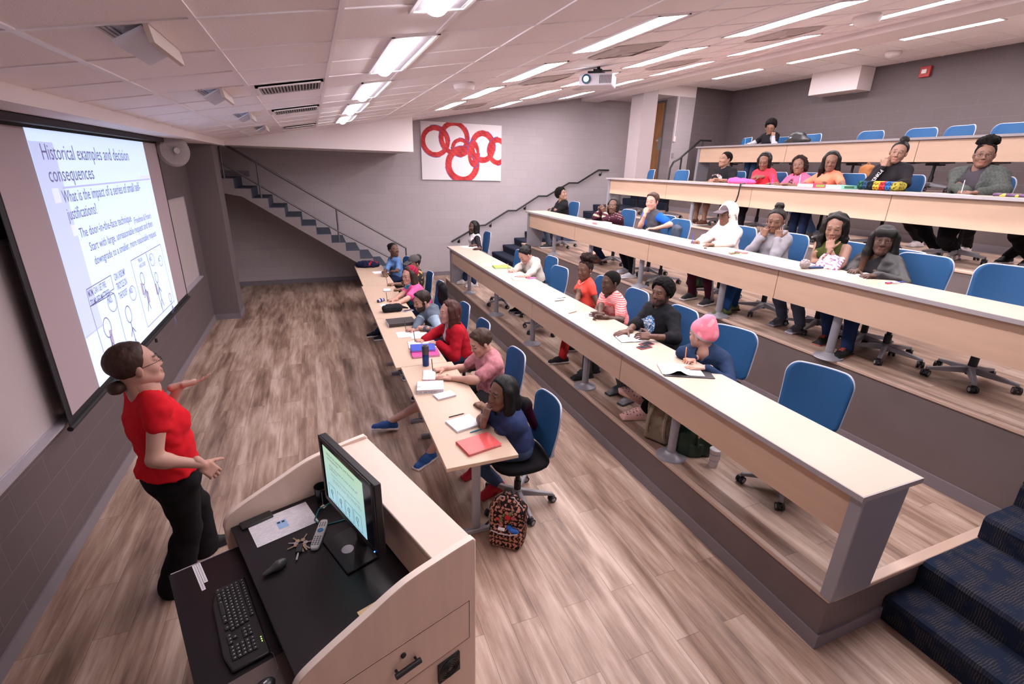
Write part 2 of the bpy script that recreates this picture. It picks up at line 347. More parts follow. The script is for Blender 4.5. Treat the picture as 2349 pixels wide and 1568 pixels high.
for j, (y0, y1) in enumerate([(1.2, 2.4), (2.98, 4.2), (4.75, 5.98), (6.62, 7.92), (8.5, 9.8)]):
    lamp(10.02, 10.33, y0, y1, f'long bright ceiling light on the flat rear ceiling, {rows[j]}', flat=True)  # the nearer rear lamps are out of view, added for lighting
# vents: slotted grilles in a row
for j, (y0, y1) in enumerate([(4.55, 5.1), (6.32, 6.88), (9.05, 9.5)]):
    x0, x1 = 1.50, 1.97; xm = (x0+x1)/2; ym = (y0+y1)/2
    t = thing('return_grille', (xm, ym, ceilz(xm)), 'dark slotted return air grille on the sloped ceiling, ' + ['nearest of three', 'middle of three', 'farthest of three'][j], 'vent', 'slotted return grilles')
    t.rotation_euler = (0, -math.atan(.1776), 0); hx, hy = (x1-x0)/2, (y1-y0)/2*.75
    MB().box((-hx, -hy, -.012), (hx, hy, 0)).build('grille_backing', mat('grille_dark', (.05, .045, .045), .8), t)
    f = MB()
    for a_, b_ in [((-hx, -hy), (hx, -hy+.03)), ((-hx, hy-.03), (hx, hy)), ((-hx, -hy), (-hx+.02, hy)), ((hx-.02, -hy), (hx, hy))]: f.box((*a_, -.02), (*b_, -.0))
    f.build('grille_frame', M_grid, t)
    f = MB()
    for i in range(19): f.cbox((-hx+.03+i*(2*hx-.06)/18, 0, -.014), (.0035, hy-.03, .009), Matrix.Rotation(.5, 3, 'Y'))
    f.build('louvre', mat('grille_metal', (.45, .40, .40), .5), t)
for j, (px, py) in enumerate([(330, 85), (495, 212), (562, 260), (597, 287)]):
    x = 1.24; y = [3.06, 4.78, 6.6, 8.6][j]
    t = thing('slot_diffuser', (x, y, ceilz(x)+.006), 'angled slot air diffuser on the ceiling near the screen, ' + ['largest and nearest', 'second in line', 'third in line', 'smallest, at the far end'][j], 'vent', 'angled slot diffusers')
    t.rotation_euler = (0, -math.atan(.1776), 0)
    f = MB().cbox((-.01, 0, -.035), (.06, .24, .004), Matrix.Rotation(-.35, 3, 'Y')); f.build('deflector', mat('blue_grey_deflector', (.70, .72, .85), .4), t)
    f = MB().cbox((.06, 0, -.035), (.009, .25, .035)); f.build('side_plate', mat('diffuser_side', (.62, .52, .48), .6), t)
    f = MB()
    for q in (-.095, -.078, -.062): f.box((q, -.25, -.012), (q+.009, .25, 0))
    f.build('slot_frame', mat('slot_frame_grey', (.62, .58, .58), .5), t)
def diffuser(x, y, label):
    t = thing('ceiling_diffuser', (x, y, ceilz(x)), label, 'vent', 'square ceiling air diffusers')
    t.rotation_euler = (0, -math.atan(.1776), 0)
    for i, s in enumerate((.27, .20, .13, .07)):
        f = MB(); z0, z1 = -.006-.012*i, -.030-.004*i
        P = [(-s, -s), (s, -s), (s, s), (-s, s)]; q = s-.045
        V = [(a_, b_, z0) for a_, b_ in P]+[(a_*q/s, b_*q/s, z1) for a_, b_ in P]
        f.add(V, [(k, (k+1) % 4, (k+1) % 4+4, k+4) for k in range(4)]+([(4, 5, 6, 7)] if i == 3 else []))
        f.build('vane', mat('diffuser_vane', (.50, .43, .42), .5), t)
    return t
for x, y, l in [(4.65, 4.75, 'stepped square air diffuser just in front of the projector'), (6.55, 4.75, 'stepped square air diffuser on the ceiling, right of the projector'), (6.55, 6.5, 'stepped square air diffuser between lamps behind the projector'),
                (4.65, 6.5, 'stepped square air diffuser beyond the projector mount'), (4.65, 9.75, 'stepped square air diffuser near the painting wall'), (6.55, 8.6, 'stepped square air diffuser half hidden behind the projector')]: diffuser(x, y, l)
# small dome devices
def dome(p, label, m=None):
    t = tag(MB().lathe([(.115, 0), (.12, -.02), (.105, -.06), (.06, -.085), (.01, -.09)], 20).build('wireless_access_point', m or M_white, smooth=True), label, 'wireless access point')
    t.location = p; return t
dome((3.45, 6.0, ceilz(3.45)), 'white domed device on the ceiling, left of the projector')
dome((6.85, 4.1, ceilz(6.85)-.01), 'white domed device on the sloped ceiling, ahead of the third tier lamps')
dome((10.95, 6.5, 4.6), 'white domed device on the flat rear ceiling')
# boxes on the back wall
for y0, y1, z0, l in [(7.38, 8.38, 4.2, 'white boxed duct enclosure hanging on the dark rear wall, fully in view'), (4.1, 4.95, 4.2, 'white boxed duct enclosure on the rear wall, cut by the picture edge')]:
    tag(MB().box((11.5, y0, z0), (11.895, y1, 4.598)).build('duct_box', M_white, bevel=.004), l, 'duct box')
t = thing('fire_alarm', (11.89, 6.48, 4.39), 'red fire alarm strobe high on the dark rear wall', 'fire alarm')
MB().box((-.045, -.085, -.085), (0, .085, .085)).build('alarm_body', mat('alarm_red', (.42, .02, .02), .4), t, bevel=.008)
MB().box((-.065, -.035, -.03), (-.04, .045, .04)).build('strobe_lens', mat('strobe_clear', (.75, .65, .65), .2), t, bevel=.008)
# handrail on the far wall
rp = [(4.938, .857), (5.673, 1.247), (5.83, 1.255), (6.454, 1.61), (6.68, 1.61), (7.304, 1.974), (7.545, 1.974), (8.18, 2.313), (8.443, 2.313), (9.046, 2.655), (9.372, 2.657)]
t = thing('wall_handrail', (7.1, YF, 1.5), 'black stepped handrail climbing the light block wall', 'handrail')
def rel(P, t): return [np.array(p)-np.array(t.location) for p in P]
MB().tube(rel([(x, 12.29, z) for x, z in rp], t), .021, 10).build('rail', M_blackm, t, smooth=True)
for x, z in [(5.15, .93), (6.0, 1.31), (6.95, 1.74), (7.9, 2.13), (9.15, 2.62)]:
    b = MB(); b.tube(rel([(x, 12.29, z-.01), (x, 12.30, z-.07), (x, 12.345, z-.085)], t), .009, 8)
    b.tube(rel([(x, 12.35, z-.085), (x, 12.37, z-.085)], t), .034, 14); b.build('bracket', M_blackm, t)
# rear guard rail
t = thing('guard_rail', (9.95, 10.44, 2.3), 'black tubular handrail at the far end of the top desk row', 'handrail')
P = [(9.9, 10.44, 2.1), (9.92, 10.44, 2.74), (10.0, 10.44, 2.88), (10.16, 10.44, 2.96), (10.72, 10.44, 3.40), (11.05, 10.44, 3.40)]
MB().tube(rel(P, t), .022, 10).build('rail', M_blackm, t, smooth=True)
MB().tube(rel([(10.22, 10.44, 3.0), (10.22, 10.44, 2.45)], t), .02, 10).build('post', M_blackm, t)
MB().tube(rel([(10.8, 10.44, 3.4), (10.8, 10.44, 2.45)], t), .02, 10).build('post', M_blackm, t)
# side staircase up to the left
YS = 11.2; RI, RU = .178, .272
def nose(k): return 2.893+RU*(4-k)
mb = MB(); prof = []
for k in range(1, 14):
    x = nose(k); prof += [(x, RI*(k-1)), (x, RI*k)]
prof += [(0.01, RI*13), (.01, RI*13-.22), (nose(13)+.1, RI*13-.22-.1)]
prof += [(nose(1)-.22, 0)]
mb.prism(prof, 'y', YS, YF-.01); structure(mb.build('stair_side', mat('stair_stringer', (.24, .20, .21), .6)))
mb = MB()
for k in range(1, 14):
    x1 = nose(k)+.012; x0 = nose(k+1) if k < 13 else .02
    mb.box((x0, YS+.004, RI*k), (x1, YF-.011, RI*k+.012)); mb.box((x1-.012, YS+.004, RI*(k-1)+.004), (x1, YF-.011, RI*k))
structure(mb.build('stair_side_carpet', M_ctread))
s_box('baseboard_landing', (.02, YF-.03, RI*13+.012), (.62, YF-.01, RI*13+.13), M_base)
t = thing('stair_railing', (2, YS, 1), 'grey metal two-line railing of the side staircase', 'railing')
def onp(px, py, y=YS+.03): return at(500+px/2.936, 220+py/2.936, y=y)
pts = [onp(50, 330), onp(790, 755), onp(1265, 1022)]
d0 = pts[1]-pts[0]; start = pts[0]-d0*.12
MB().tube(rel([start, pts[1], pts[2], (pts[2][0]+.005, YS+.03, .02)], t), .022, 8).build('top_rail', M_darkm, t)
lo = [onp(20, 450), onp(810, 910), onp(1240, 1130)]
MB().tube(rel(lo, t), .018, 8).build('lower_rail', M_darkm, t)
for (a, b) in [((258, 445), (290, 690)), ((797, 765), (818, 980)), ((5, 330), (28, 560))]:
    A = onp(*a); B = onp(*b); MB().tube(rel([A, (A[0], A[1], B[2]-.02)], t), .019, 8).build('post', M_darkm, t)
# conduit, thermostat, switch
t = thing('thermostat', (10.24, 10.84, 3.42), 'white thermostat box with vertical conduit by the rear door', 'thermostat')
MB().box((-.035, -.03, -.06), (.035, .009, .06)).build('case', M_white, t, bevel=.006)
MB().tube([(0, -.0, .06), (0, -.0, .95)], .012, 8).build('conduit', M_white, t)
tag(MB().box((10.24, 10.835, 2.98), (10.30, 10.85, 3.10)).build('light_switch', mat('switch_steel', (.3, .25, .23), .4)), 'small metal light switch plate below the thermostat', 'switch')
# ================= SCREEN, BOARDS, PAINTING =================
def font_mesh(txt, name, m, parent, origin, right, up, width=None, height=.1, bold=0, spacing=1):
    c = bpy.data.curves.new(name, 'FONT'); c.body = txt; c.size = 1; c.offset = bold; c.space_line = spacing; c.resolution_u = 2
    o = bpy.data.objects.new(name, c); COL.objects.link(o)
    dg = bpy.context.evaluated_depsgraph_get(); me = bpy.data.meshes.new_from_object(o.evaluated_get(dg))
    bpy.data.objects.remove(o); bpy.data.curves.remove(c)
    n = len(me.vertices); a = np.empty(n*3); me.vertices.foreach_get('co', a); a = a.reshape(-1, 3)
    w = a[:, 0].max()-a[:, 0].min(); a[:, 0] -= a[:, 0].min()
    sx = (width/w) if width else height; sy = height
    right = np.array(right, float); up = np.array(up, float); nrm = np.cross(right, up)
    p = np.array(origin, float)+a[:, :1]*sx*right+a[:, 1:2]*sy*up+nrm*.0
    me.vertices.foreach_set('co', p.ravel()); me.update(); me.materials.clear(); me.materials.append(m)
    q = bpy.data.objects.new(name, me); COL.objects.link(q); q.parent = parent; return q
XS = .12
M_slide = mat('projected_light', (.54, .67, .92), 1, emit=.30, spec=0)
M_slidet = mat('projected_text', (.18, .17, .34), 1, emit=.15, spec=0)
M_slider = mat('projected_rule', (.42, .44, .78), 1, emit=.26, spec=0)
M_slidep = mat('projected_pale', (.60, .66, .92), 1, emit=.26, spec=0)
M_slideb = mat('projected_rust', (.38, .33, .45), 1, emit=.22, spec=0)
scr = thing('projection_screen', (.1, 6, .88), 'large pull-down projection screen with black border showing a lecture slide', 'projection screen')
loc = np.array(scr.location)
def R2(x, y0, z0, y1, z1, t=.004): return MB().box(np.array((x-t, y0, z0))-loc, np.array((x, y1, z1))-loc)
y0, y1, z0, z1 = 4.16, 7.80, .905, 2.83
R2(XS-.004, y0, z0, y1, z1).build('screen_border', mat('screen_black', (.012, .011, .014), .7), scr)
R2(XS, y0+.06, z0+.055, y1-.06, 2.80, .003).build('screen_fabric', mat('screen_fabric', (.42, .34, .37), .8), scr)
MB().tube(rel([(XS, y0-.02, z0-.01), (XS, y1+.02, z0-.01)], scr), .018, 10).build('weight_bar', MATS['screen_black'], scr)
MB().tube(rel([(XS+.03, 6.08, z0-.02), (XS+.03, 6.08, z0-.06)], scr), .012, 8).build('pull_tab', MATS['screen_black'], scr)
s0, s1, t0, t1 = 4.70, 7.23, .957, 2.800
R2(XS+.003, s0, t0, s1, t1, .002).build('slide', M_slide, scr)
SL = XS+.005
def sl(px, py): return at(px, py, x=SL)
def line(mb, a, b, w=.006):
    a = np.array(a); b = np.array(b); d = (b-a)/np.linalg.norm(b-a); n = np.array([0, -d[2], d[1]])*w/2; e = np.array([.001, 0, 0])
    mb.add([a-n-loc+e, b-n-loc+e, b+n-loc+e, a+n-loc+e], [(0, 1, 2, 3)])
f = R2(SL, s0, 1.36, s0+.34, 2.72, .001); f.build('slide_band', mat('projected_band', (.50, .58, .86), 1, emit=.22, spec=0), scr)
zr = sl(180, 427)[2]; f = MB(); line(f, (SL, s0+.30, zr), (SL, s1-.04, zr), .014); line(f, (SL, s0, 1.36), (SL, s0+.34, 1.36), .012); f.build('slide_rule', M_slider, scr)
R2(SL+.001, 6.84, zr+.008, s1-.03, zr+.045, .001).build('slide_accent', M_slidep, scr)
def txt(s, a, b, h, m=M_slidet, bold=0):
    A = sl(*a); B = sl(*b); z = (A[2]+B[2])/2
    font_mesh(s, 'slide_text', m, scr, np.array((SL+.001, A[1], z))-loc, (0, 1, 0), (0, 0, 1), width=B[1]-A[1], height=h, bold=bold)
txt('Historical examples and decision', (100.5, 369), (296, 366), .15)
txt('consequences', (116, 419), (217, 409), .15)
txt('What is the impact of a series of small self-', (148, 468), (322, 435), .125)
txt('justifications?', (159, 509), (223, 486), .125)
txt('The door-in-the-face technique', (184, 541), (303, 511), .105)
txt('(Freedman & Fraser)', (308, 511), (347, 501), .085)
txt('Start with large, unreasonable request and then', (207, 571), (351, 522), .098)
txt('downgrade to a smaller, more reasonable request', (217, 598), (360, 547), .098)
for (px, py), s in [((134, 462), .10), ((174, 538), .08), ((199, 570), .06)]:
    p = sl(px, py); MB().box((0.0+SL-loc[0], p[1]-s/2-loc[1], p[2]-s*.1-loc[2]), (SL+.001-loc[0], p[1]+s/2-loc[1], p[2]+s*.9-loc[2])).build('slide_bullet', M_slidep, scr)
# comic strip panels: frames, lettering and plain round-headed doodles
f = MB()
def quad(P):
    P = [sl(a/1.96, 200+b/1.96) for a, b in P]
    for i in range(len(P)): line(f, P[i], P[(i+1) % len(P)], .007)
quad([(387, 910), (497, 845), (512, 905), (405, 985)]); quad([(405, 985), (512, 925), (590, 1230), (490, 1270)])
quad([(587, 780), (720, 705), (783, 960), (665, 1078)]); quad([(655, 745), (655.5, 745), (735, 1010), (734.5, 1010)])
def ring(cx, cy, r, asp=1.0, w=.006, n=18, a0=0, a1=2*pi):
    c = sl(cx/1.96, 200+cy/1.96); P = [c+np.array([0, r*cos(a0+(a1-a0)*i/n), r*asp*sin(a0+(a1-a0)*i/n)]) for i in range(n+1)]
    for i in range(n): line(f, P[i], P[i+1], w)
    return c
for cx, cy, r in [(505, 965, .10), (597, 925, .085), (683, 775, .08), (722, 780, .07)]: ring(cx, cy, r, .8)
for cx, cy, r in [(483, 1080, .075), (578, 1020, .07), (640, 860, .055), (703, 855, .05), (765, 945, .045)]:
    c = ring(cx, cy, r, 1.1, .009)
    for dy, dz, ey, ez in [(0, -r*1.1, .01, -.24), (.01, -r-.06, .07, -r-.12), (.01, -r-.06, -.06, -r-.13), (.01, -.24, .05, -.33), (.01, -.24, -.05, -.33)]:
        line(f, c+np.array([0, dy, dz]), c+np.array([0, ey, ez]), .012)
f.build('comic_lines', M_slidet, scr)
f = MB()
for cx, cy in [(640, 905), (665, 940), (703, 905), (500, 1120)]:
    c = sl(cx/1.96, 200+cy/1.96)-loc; f.add([c+np.array([.001, -.03, -.06]), c+np.array([.001, .03, -.07]), c+np.array([.001, .035, .05]), c+np.array([.001, -.02, .06])], [(0, 1, 2, 3)])
f.build('comic_shading', M_slideb, scr)
for s, a, w, h in [('MOM, CAN I SET FIRE\nTO MY BED MATTRESS?', (400, 945), .40, .075), ('CAN I RIDE MY\nTRICYCLE ON\nTHE ROOF?', (517, 870), .28, .085), ('THEN CAN I\nHAVE A COOKIE?', (622, 790), .20, .055), ('NO.', (490, 975), .09, .08), ('NO.', (586, 930), .08, .07), ('NO.', (675, 782), .07, .06), ('NO.', (714, 785), .06, .06)]:
    p = sl(a[0]/1.96, 200+a[1]/1.96)
    font_mesh(s, 'comic_lettering', M_slidet, scr, p+np.array([.001, 0, 0])-loc, (0, 1, 0), (0, 0, 1), width=w, height=h, bold=.01)
sc_case = MB().box((.125, 4.0, 2.82), (.21, 7.95, 2.868)).build('screen_case', mat('case_dark', (.02, .018, .025), .6), None, bevel=.006); tag(sc_case, 'long dark roller housing above the projection screen', 'screen housing')
def board(y0, y1, z0, z1, label):
    t = thing('whiteboard', (0, (y0+y1)/2, z0), label, 'whiteboard'); hy = (y1-y0)/2; hz = z1-z0
    MB().box((.004, -hy, 0), (.022, hy, hz)).build('board_surface', M_wboard, t)
    f = MB()
    for a_, b_ in [((-hy-.02, -.02), (hy+.02, .0)), ((-hy-.02, hz), (hy+.02, hz+.02)), ((-hy-.02, -.02), (-hy, hz+.02)), ((hy, -.02), (hy+.02, hz+.02))]: f.box((.002, *a_), (.03, *b_))
    f.build('board_frame', M_alu, t); MB().box((.03, -hy, -.02), (.085, hy, -.005)).build('marker_tray', M_alu, t)
board(7.6, 9.08, .93, 2.10, 'whiteboard with marker tray between the screen and the column')
board(1.0, 4.35, .93, 2.12, 'long whiteboard on the front wall at the near side of the screen')
# wall fan
c = at(412, 346, x=.30); t = thing('wall_fan', (0.0, c[1]-.1, c[2]), 'round pale wall fan beside the column above the whiteboard', 'fan')
FT = Matrix.Translation((.22, 0, 0))@Matrix.Rotation(radians(-52), 4, 'Z')@Matrix.Translation((-.22, 0, 0))
f = MB(); f.T = FT; f.tube([(.30, 0, 0), (.34, 0, 0)], [.19, .17], 28); f.tube([(.20, 0, 0), (.30, 0, 0)], [.10, .19], 28); f.build('fan_shroud', mat('fan_cream', (.40, .34, .33), .5), t, smooth=True)
f = MB(); f.T = FT
for k in range(40):
    a_ = 2*pi*k/40; f.tube([(.345, .03*cos(a_), .03*sin(a_)), (.365, .11*cos(a_), .11*sin(a_)), (.34, .175*cos(a_), .175*sin(a_))], .0022, 4)
for r in (.06, .11, .15): f.tube([(.362, r*cos(2*pi*k/24), r*sin(2*pi*k/24)) for k in range(24)], .0022, 4, closed=True)
f.build('fan_guard', mat('fan_guard', (.42, .37, .36), .5), t)
f = MB(); f.T = FT; f.tube([(.34, 0, 0), (.375, 0, 0)], .035, 16); f.build('fan_hub', MATS['fan_cream'], t)
f = MB().tube([(0, -.22, -.0), (.12, -.14, 0), (.22, 0, 0)], .016, 8); f.box((0, -.27, -.09), (.02, -.17, .09)); f.build('fan_bracket', MATS['fan_cream'], t)
MB().tube([(.01, -.25, .27), (.03, -.27, .18), (.05, -.24, .10), (.12, -.14, .06)], .008, 6).build('cord', MATS['fan_cream'], t)
# painting: red rings on white canvas, colour carried by the surface mesh
def grid_surface(nx, ny, fn, colfn, name, m, parent=None):
    u, v = np.meshgrid(np.linspace(0, 1, nx), np.linspace(0, 1, ny)); P = fn(u.ravel(), v.ravel()); C_ = colfn(u.ravel(), v.ravel())
    i = np.arange(nx*ny).reshape(ny, nx); F = np.stack([i[:-1, :-1], i[:-1, 1:], i[1:, 1:], i[1:, :-1]], -1).reshape(-1, 4)
    return np_mesh(name, P, F, m, parent, C_, smooth=False)
def np_mesh(name, P, F, m, parent=None, colors=None, smooth=True, loc=None):
    me = bpy.data.meshes.new(name); nv, nf = len(P), len(F); k = F.shape[1]
    me.vertices.add(nv); me.vertices.foreach_set('co', np.ascontiguousarray(P, np.float32).ravel())
    me.loops.add(nf*k); me.loops.foreach_set('vertex_index', np.ascontiguousarray(F, np.int32).ravel())
    me.polygons.add(nf); me.polygons.foreach_set('loop_start', np.arange(0, nf*k, k, dtype=np.int32))
    me.update(calc_edges=True)
    if smooth: me.shade_smooth()
    if colors is not None:
        at_ = me.color_attributes.new('Col', 'FLOAT_COLOR', 'POINT'); c = np.ones((nv, 4), np.float32); c[:, :3] = colors; at_.data.foreach_set('color', c.ravel())
    me.materials.append(m); o = bpy.data.objects.new(name, me); COL.objects.link(o)
    if parent: o.parent = parent
    return o
M_attr = mat('painted_canvas', (1, 1, 1), .7, attr=True, bump=.1, bscale=120)
px0, px1, pz0, pz1 = 4.266, 6.252, 2.332, 3.603
t = thing('painting', ((px0+px1)/2, YF, pz0), 'wide canvas of interlocking red rings on white, hung on the block wall', 'painting')
wp, hp = px1-px0, pz1-pz0
rings = [(.17, .33, .175, .27, .055), (.40, .26, .185, .30, .055), (.475, .42, .115, .165, .045), (.50, .72, .215, .33, .075), (.755, .39, .165, .29, .06), (.64, .52, .075, .24, .04), (.95, .46, .135, .25, .05)]
def pcol(u, v):
    v = 1-v; C_ = np.tile(np.array([.80, .76, .78]), (len(u), 1)); 
    nz = np.sin(u*37+v*11)*.5+np.sin(u*91-v*63)*.3+np.sin(v*140+u*20)*.2
    for cx, cy, rx, ry, w in rings:
        d = np.sqrt(((u-cx)/rx)**2+((v-cy)/ry)**2); e = (1-d)*rx
        k = (e > 0) & (e < w+nz*.003); kb = (e > -.006) & (e <= 0) & (np.sin(np.arctan2(v-cy, u-cx)*2+cx*20) > -.2)
        C_[kb] = (.10, .07, .36); sh = (.55+.16*nz)[k]
        C_[k] = np.stack([sh*.95, .03+.02*nz[k], .035+.02*nz[k]], 1)
    return C_
o = grid_surface(330, 210, lambda u, v: np.stack([(u-.5)*wp, np.full_like(u, -.045), v*hp], 1), pcol, 'canvas', M_attr, t)
MB().box((-wp/2, -.0445, 0), (wp/2, -.004, hp)).build('canvas_stretcher', M_paper, t)
# projector
pc = at(1371, 185, y=5.9); t = thing('projector', pc, 'white ceiling projector with glowing lens on a black mount', 'projector', rz=radians(0))
MB().box((-.19, -.15, -.07), (.19, .15, .055)).build('projector_body', mat('projector_white', (.60, .56, .62), .4), t, bevel=.012)
t.rotation_euler = (0, 0, radians(-42))
f = MB()
for i in range(9): f.box((.05+i*.016-.0, -.153, -.05), (.057+i*.016, -.148, .035))
f.build('vent_slot', mat('vent_dark', (.05, .05, .06), .6), t)
MB().tube([(-.10, -.14, -.005), (-.10, -.175, -.005)], .05, 24).build('lens_ring', mat('lens_blue_black', (.01, .05, .09), .2), t)
MB().tube([(-.10, -.174, -.005), (-.10, -.178, -.005)], .028, 20).build('lens', mat('lens_glow', (.75, .9, 1), .2, emit=12), t)
top = ceilz(pc[0])-pc[2]
f = MB().tube([(0, 0, .05), (0, 0, top)], .018, 10); f.box((-.09, -.07, .055), (.09, .07, .075)); f.box((-.05, -.05, .075), (.05, .05, .115)); f.box((-.12, -.02, .08), (-.04, .02, .1)); f.box((.02, -.09, .08), (.17, -.06, .092))
f.build('ceiling_mount', M_black, t)
# ================= DESKS =================
def long_desk(k, yn, yf, label, seams, legs, mods=None):
    x0, x1 = DX[k], DX[k]+DW; z = T[k]+DH; t = thing('lecture_desk', (x0+DW/2, (yn+yf)/2, T[k]), label, 'desk'); L0 = np.array(t.location)
    b = lambda a, c: MB().box(np.array(a)-L0, np.array(c)-L0)
    b((x0+.006, yn+.006, z-.03), (x1-.006, yf-.006, z)).build('desktop', M_top, t)
    f = MB()
    for a_, c_ in [((x0, yn), (x0+.006, yf)), ((x1-.006, yn), (x1, yf)), ((x0+.006, yn), (x1-.006, yn+.006)), ((x0+.006, yf-.006), (x1-.006, yf))]: f.box(np.array((*a_, z-.032))-L0, np.array((*c_, z-.001))-L0)
    f.build('edge_band', M_edge, t)
    px = x0+.075; ys = [yn+.09]+seams+[yf-.05]
    for a_, c_ in zip(ys[:-1], ys[1:]): b((px, a_+.004, z-.33), (px+.019, c_-.004, z-.035)).build('modesty_panel', M_maple, t)
    for ye, s in ((yn+.05, 1), (yf-.05, -1)):
        # slanted-back metal end leg, two shades of one folded section
        P = [(x0+.05, T[k]), (x0+.05+.33, T[k]), (x0+.05+.37, z-.03), (x0+.05, z-.03)]
        f = MB().prism([(p[0]-L0[0], p[1]-L0[2]) for p in P], 'y', ye-.035-L0[1], ye+.035-L0[1]); f.build('end_panel', M_steel, t, bevel=.006)
    for y in legs:
        xm = x0+.17; f = MB(); f.tube([np.array((xm, y, T[k]+.02))-L0, np.array((xm, y, z-.03))-L0], .036, 16)
        f.lathe([(.125, 0), (.12, .012), (.06, .03), (.04, .05)], 20, np.array((xm, y, T[k]))-L0)
        f.build('pedestal_leg', M_steel, t, smooth=True)
    return t
def ysx(k, pts, x): return sorted(at(*p, x=x)[1] for p in pts)
def legy(k, pts): return sorted(at(*p, z=T[k]+.02)[1] for p in pts)
long_desk(1, 1.5926, 9.94, 'long maple desk on the first tier, nearest the camera end with an empty stretch', ysx(1, [(1105, 622), (1221, 700), (1427, 815)], 4.3), legy(1, [(1093, 668), (1155, 717), (1236, 783), (1354, 880), (1540, 1040)]))
long_desk(2, 1.55, 9.94, 'long maple desk on the second tier behind the first tier desk', ysx(2, [(1317, 545), (1485, 590), (1780, 650)], 5.99), legy(2, [(1288, 580), (1374, 610), (1487, 652), (1648, 720), (1910, 812)]))
long_desk(3, 1.5, 10.1, 'long maple desk on the third tier holding binders and a pink jacket', ysx(3, [(1528, 440), (1721, 460), (2035, 490)], 8.0), legy(3, [(1640, 512), (1815, 545), (1960, 560)]))
long_desk(4, 1.5, 9.75, 'long maple desk on the top tier in front of the dark wall', ysx(4, [(1803, 350), (2105, 340)], 10.08), [7.9, 5.5, 3.2])
def table(y0, y1, x0, label, w=.52):
    t = thing('front_table', (x0+w/2, (y0+y1)/2, 0), label, 'table', 'maple folding tables on the lecture floor'); hy = (y1-y0)/2
    MB().box((-w/2, -hy, .712), (w/2, hy, DH)).build('tabletop', mat('maple_table_top', (.54, .40, .30), .4, var=.02), t, bevel=.003)
    for s in (-1, 1):
        f = MB(); yy = s*(hy-.17); f.box((-.03, yy-.02, .05), (.03, yy+.02, .70)); f.box((-.12, yy-.022, 0.0), (.25, yy+.022, .04)); f.box((-.20, yy-.02, .69), (.2, yy+.02, .712))
        f.build('leg', M_steel, t, bevel=.006)
    MB().box((-.01, -hy+.2, .60), (.01, hy-.2, .66)).build('crossbar', M_black, t)
    return t
ja = at(915, 843, z=.74)[1]; jb = at(832.6, 656, z=.74)[1]
table(3.0675, ja, 2.448, 'maple table with red folder on its open near end')
table(ja+.005, (ja+jb)/2-.1, 2.40, 'maple table carrying the blue bottle side binders and black case')
table((ja+jb)/2-.095, jb, 2.40, 'maple table with black pencil bag and small phone')
table(jb+.005, 10.25, 2.43, 'maple table at the far end under the dark jacket')
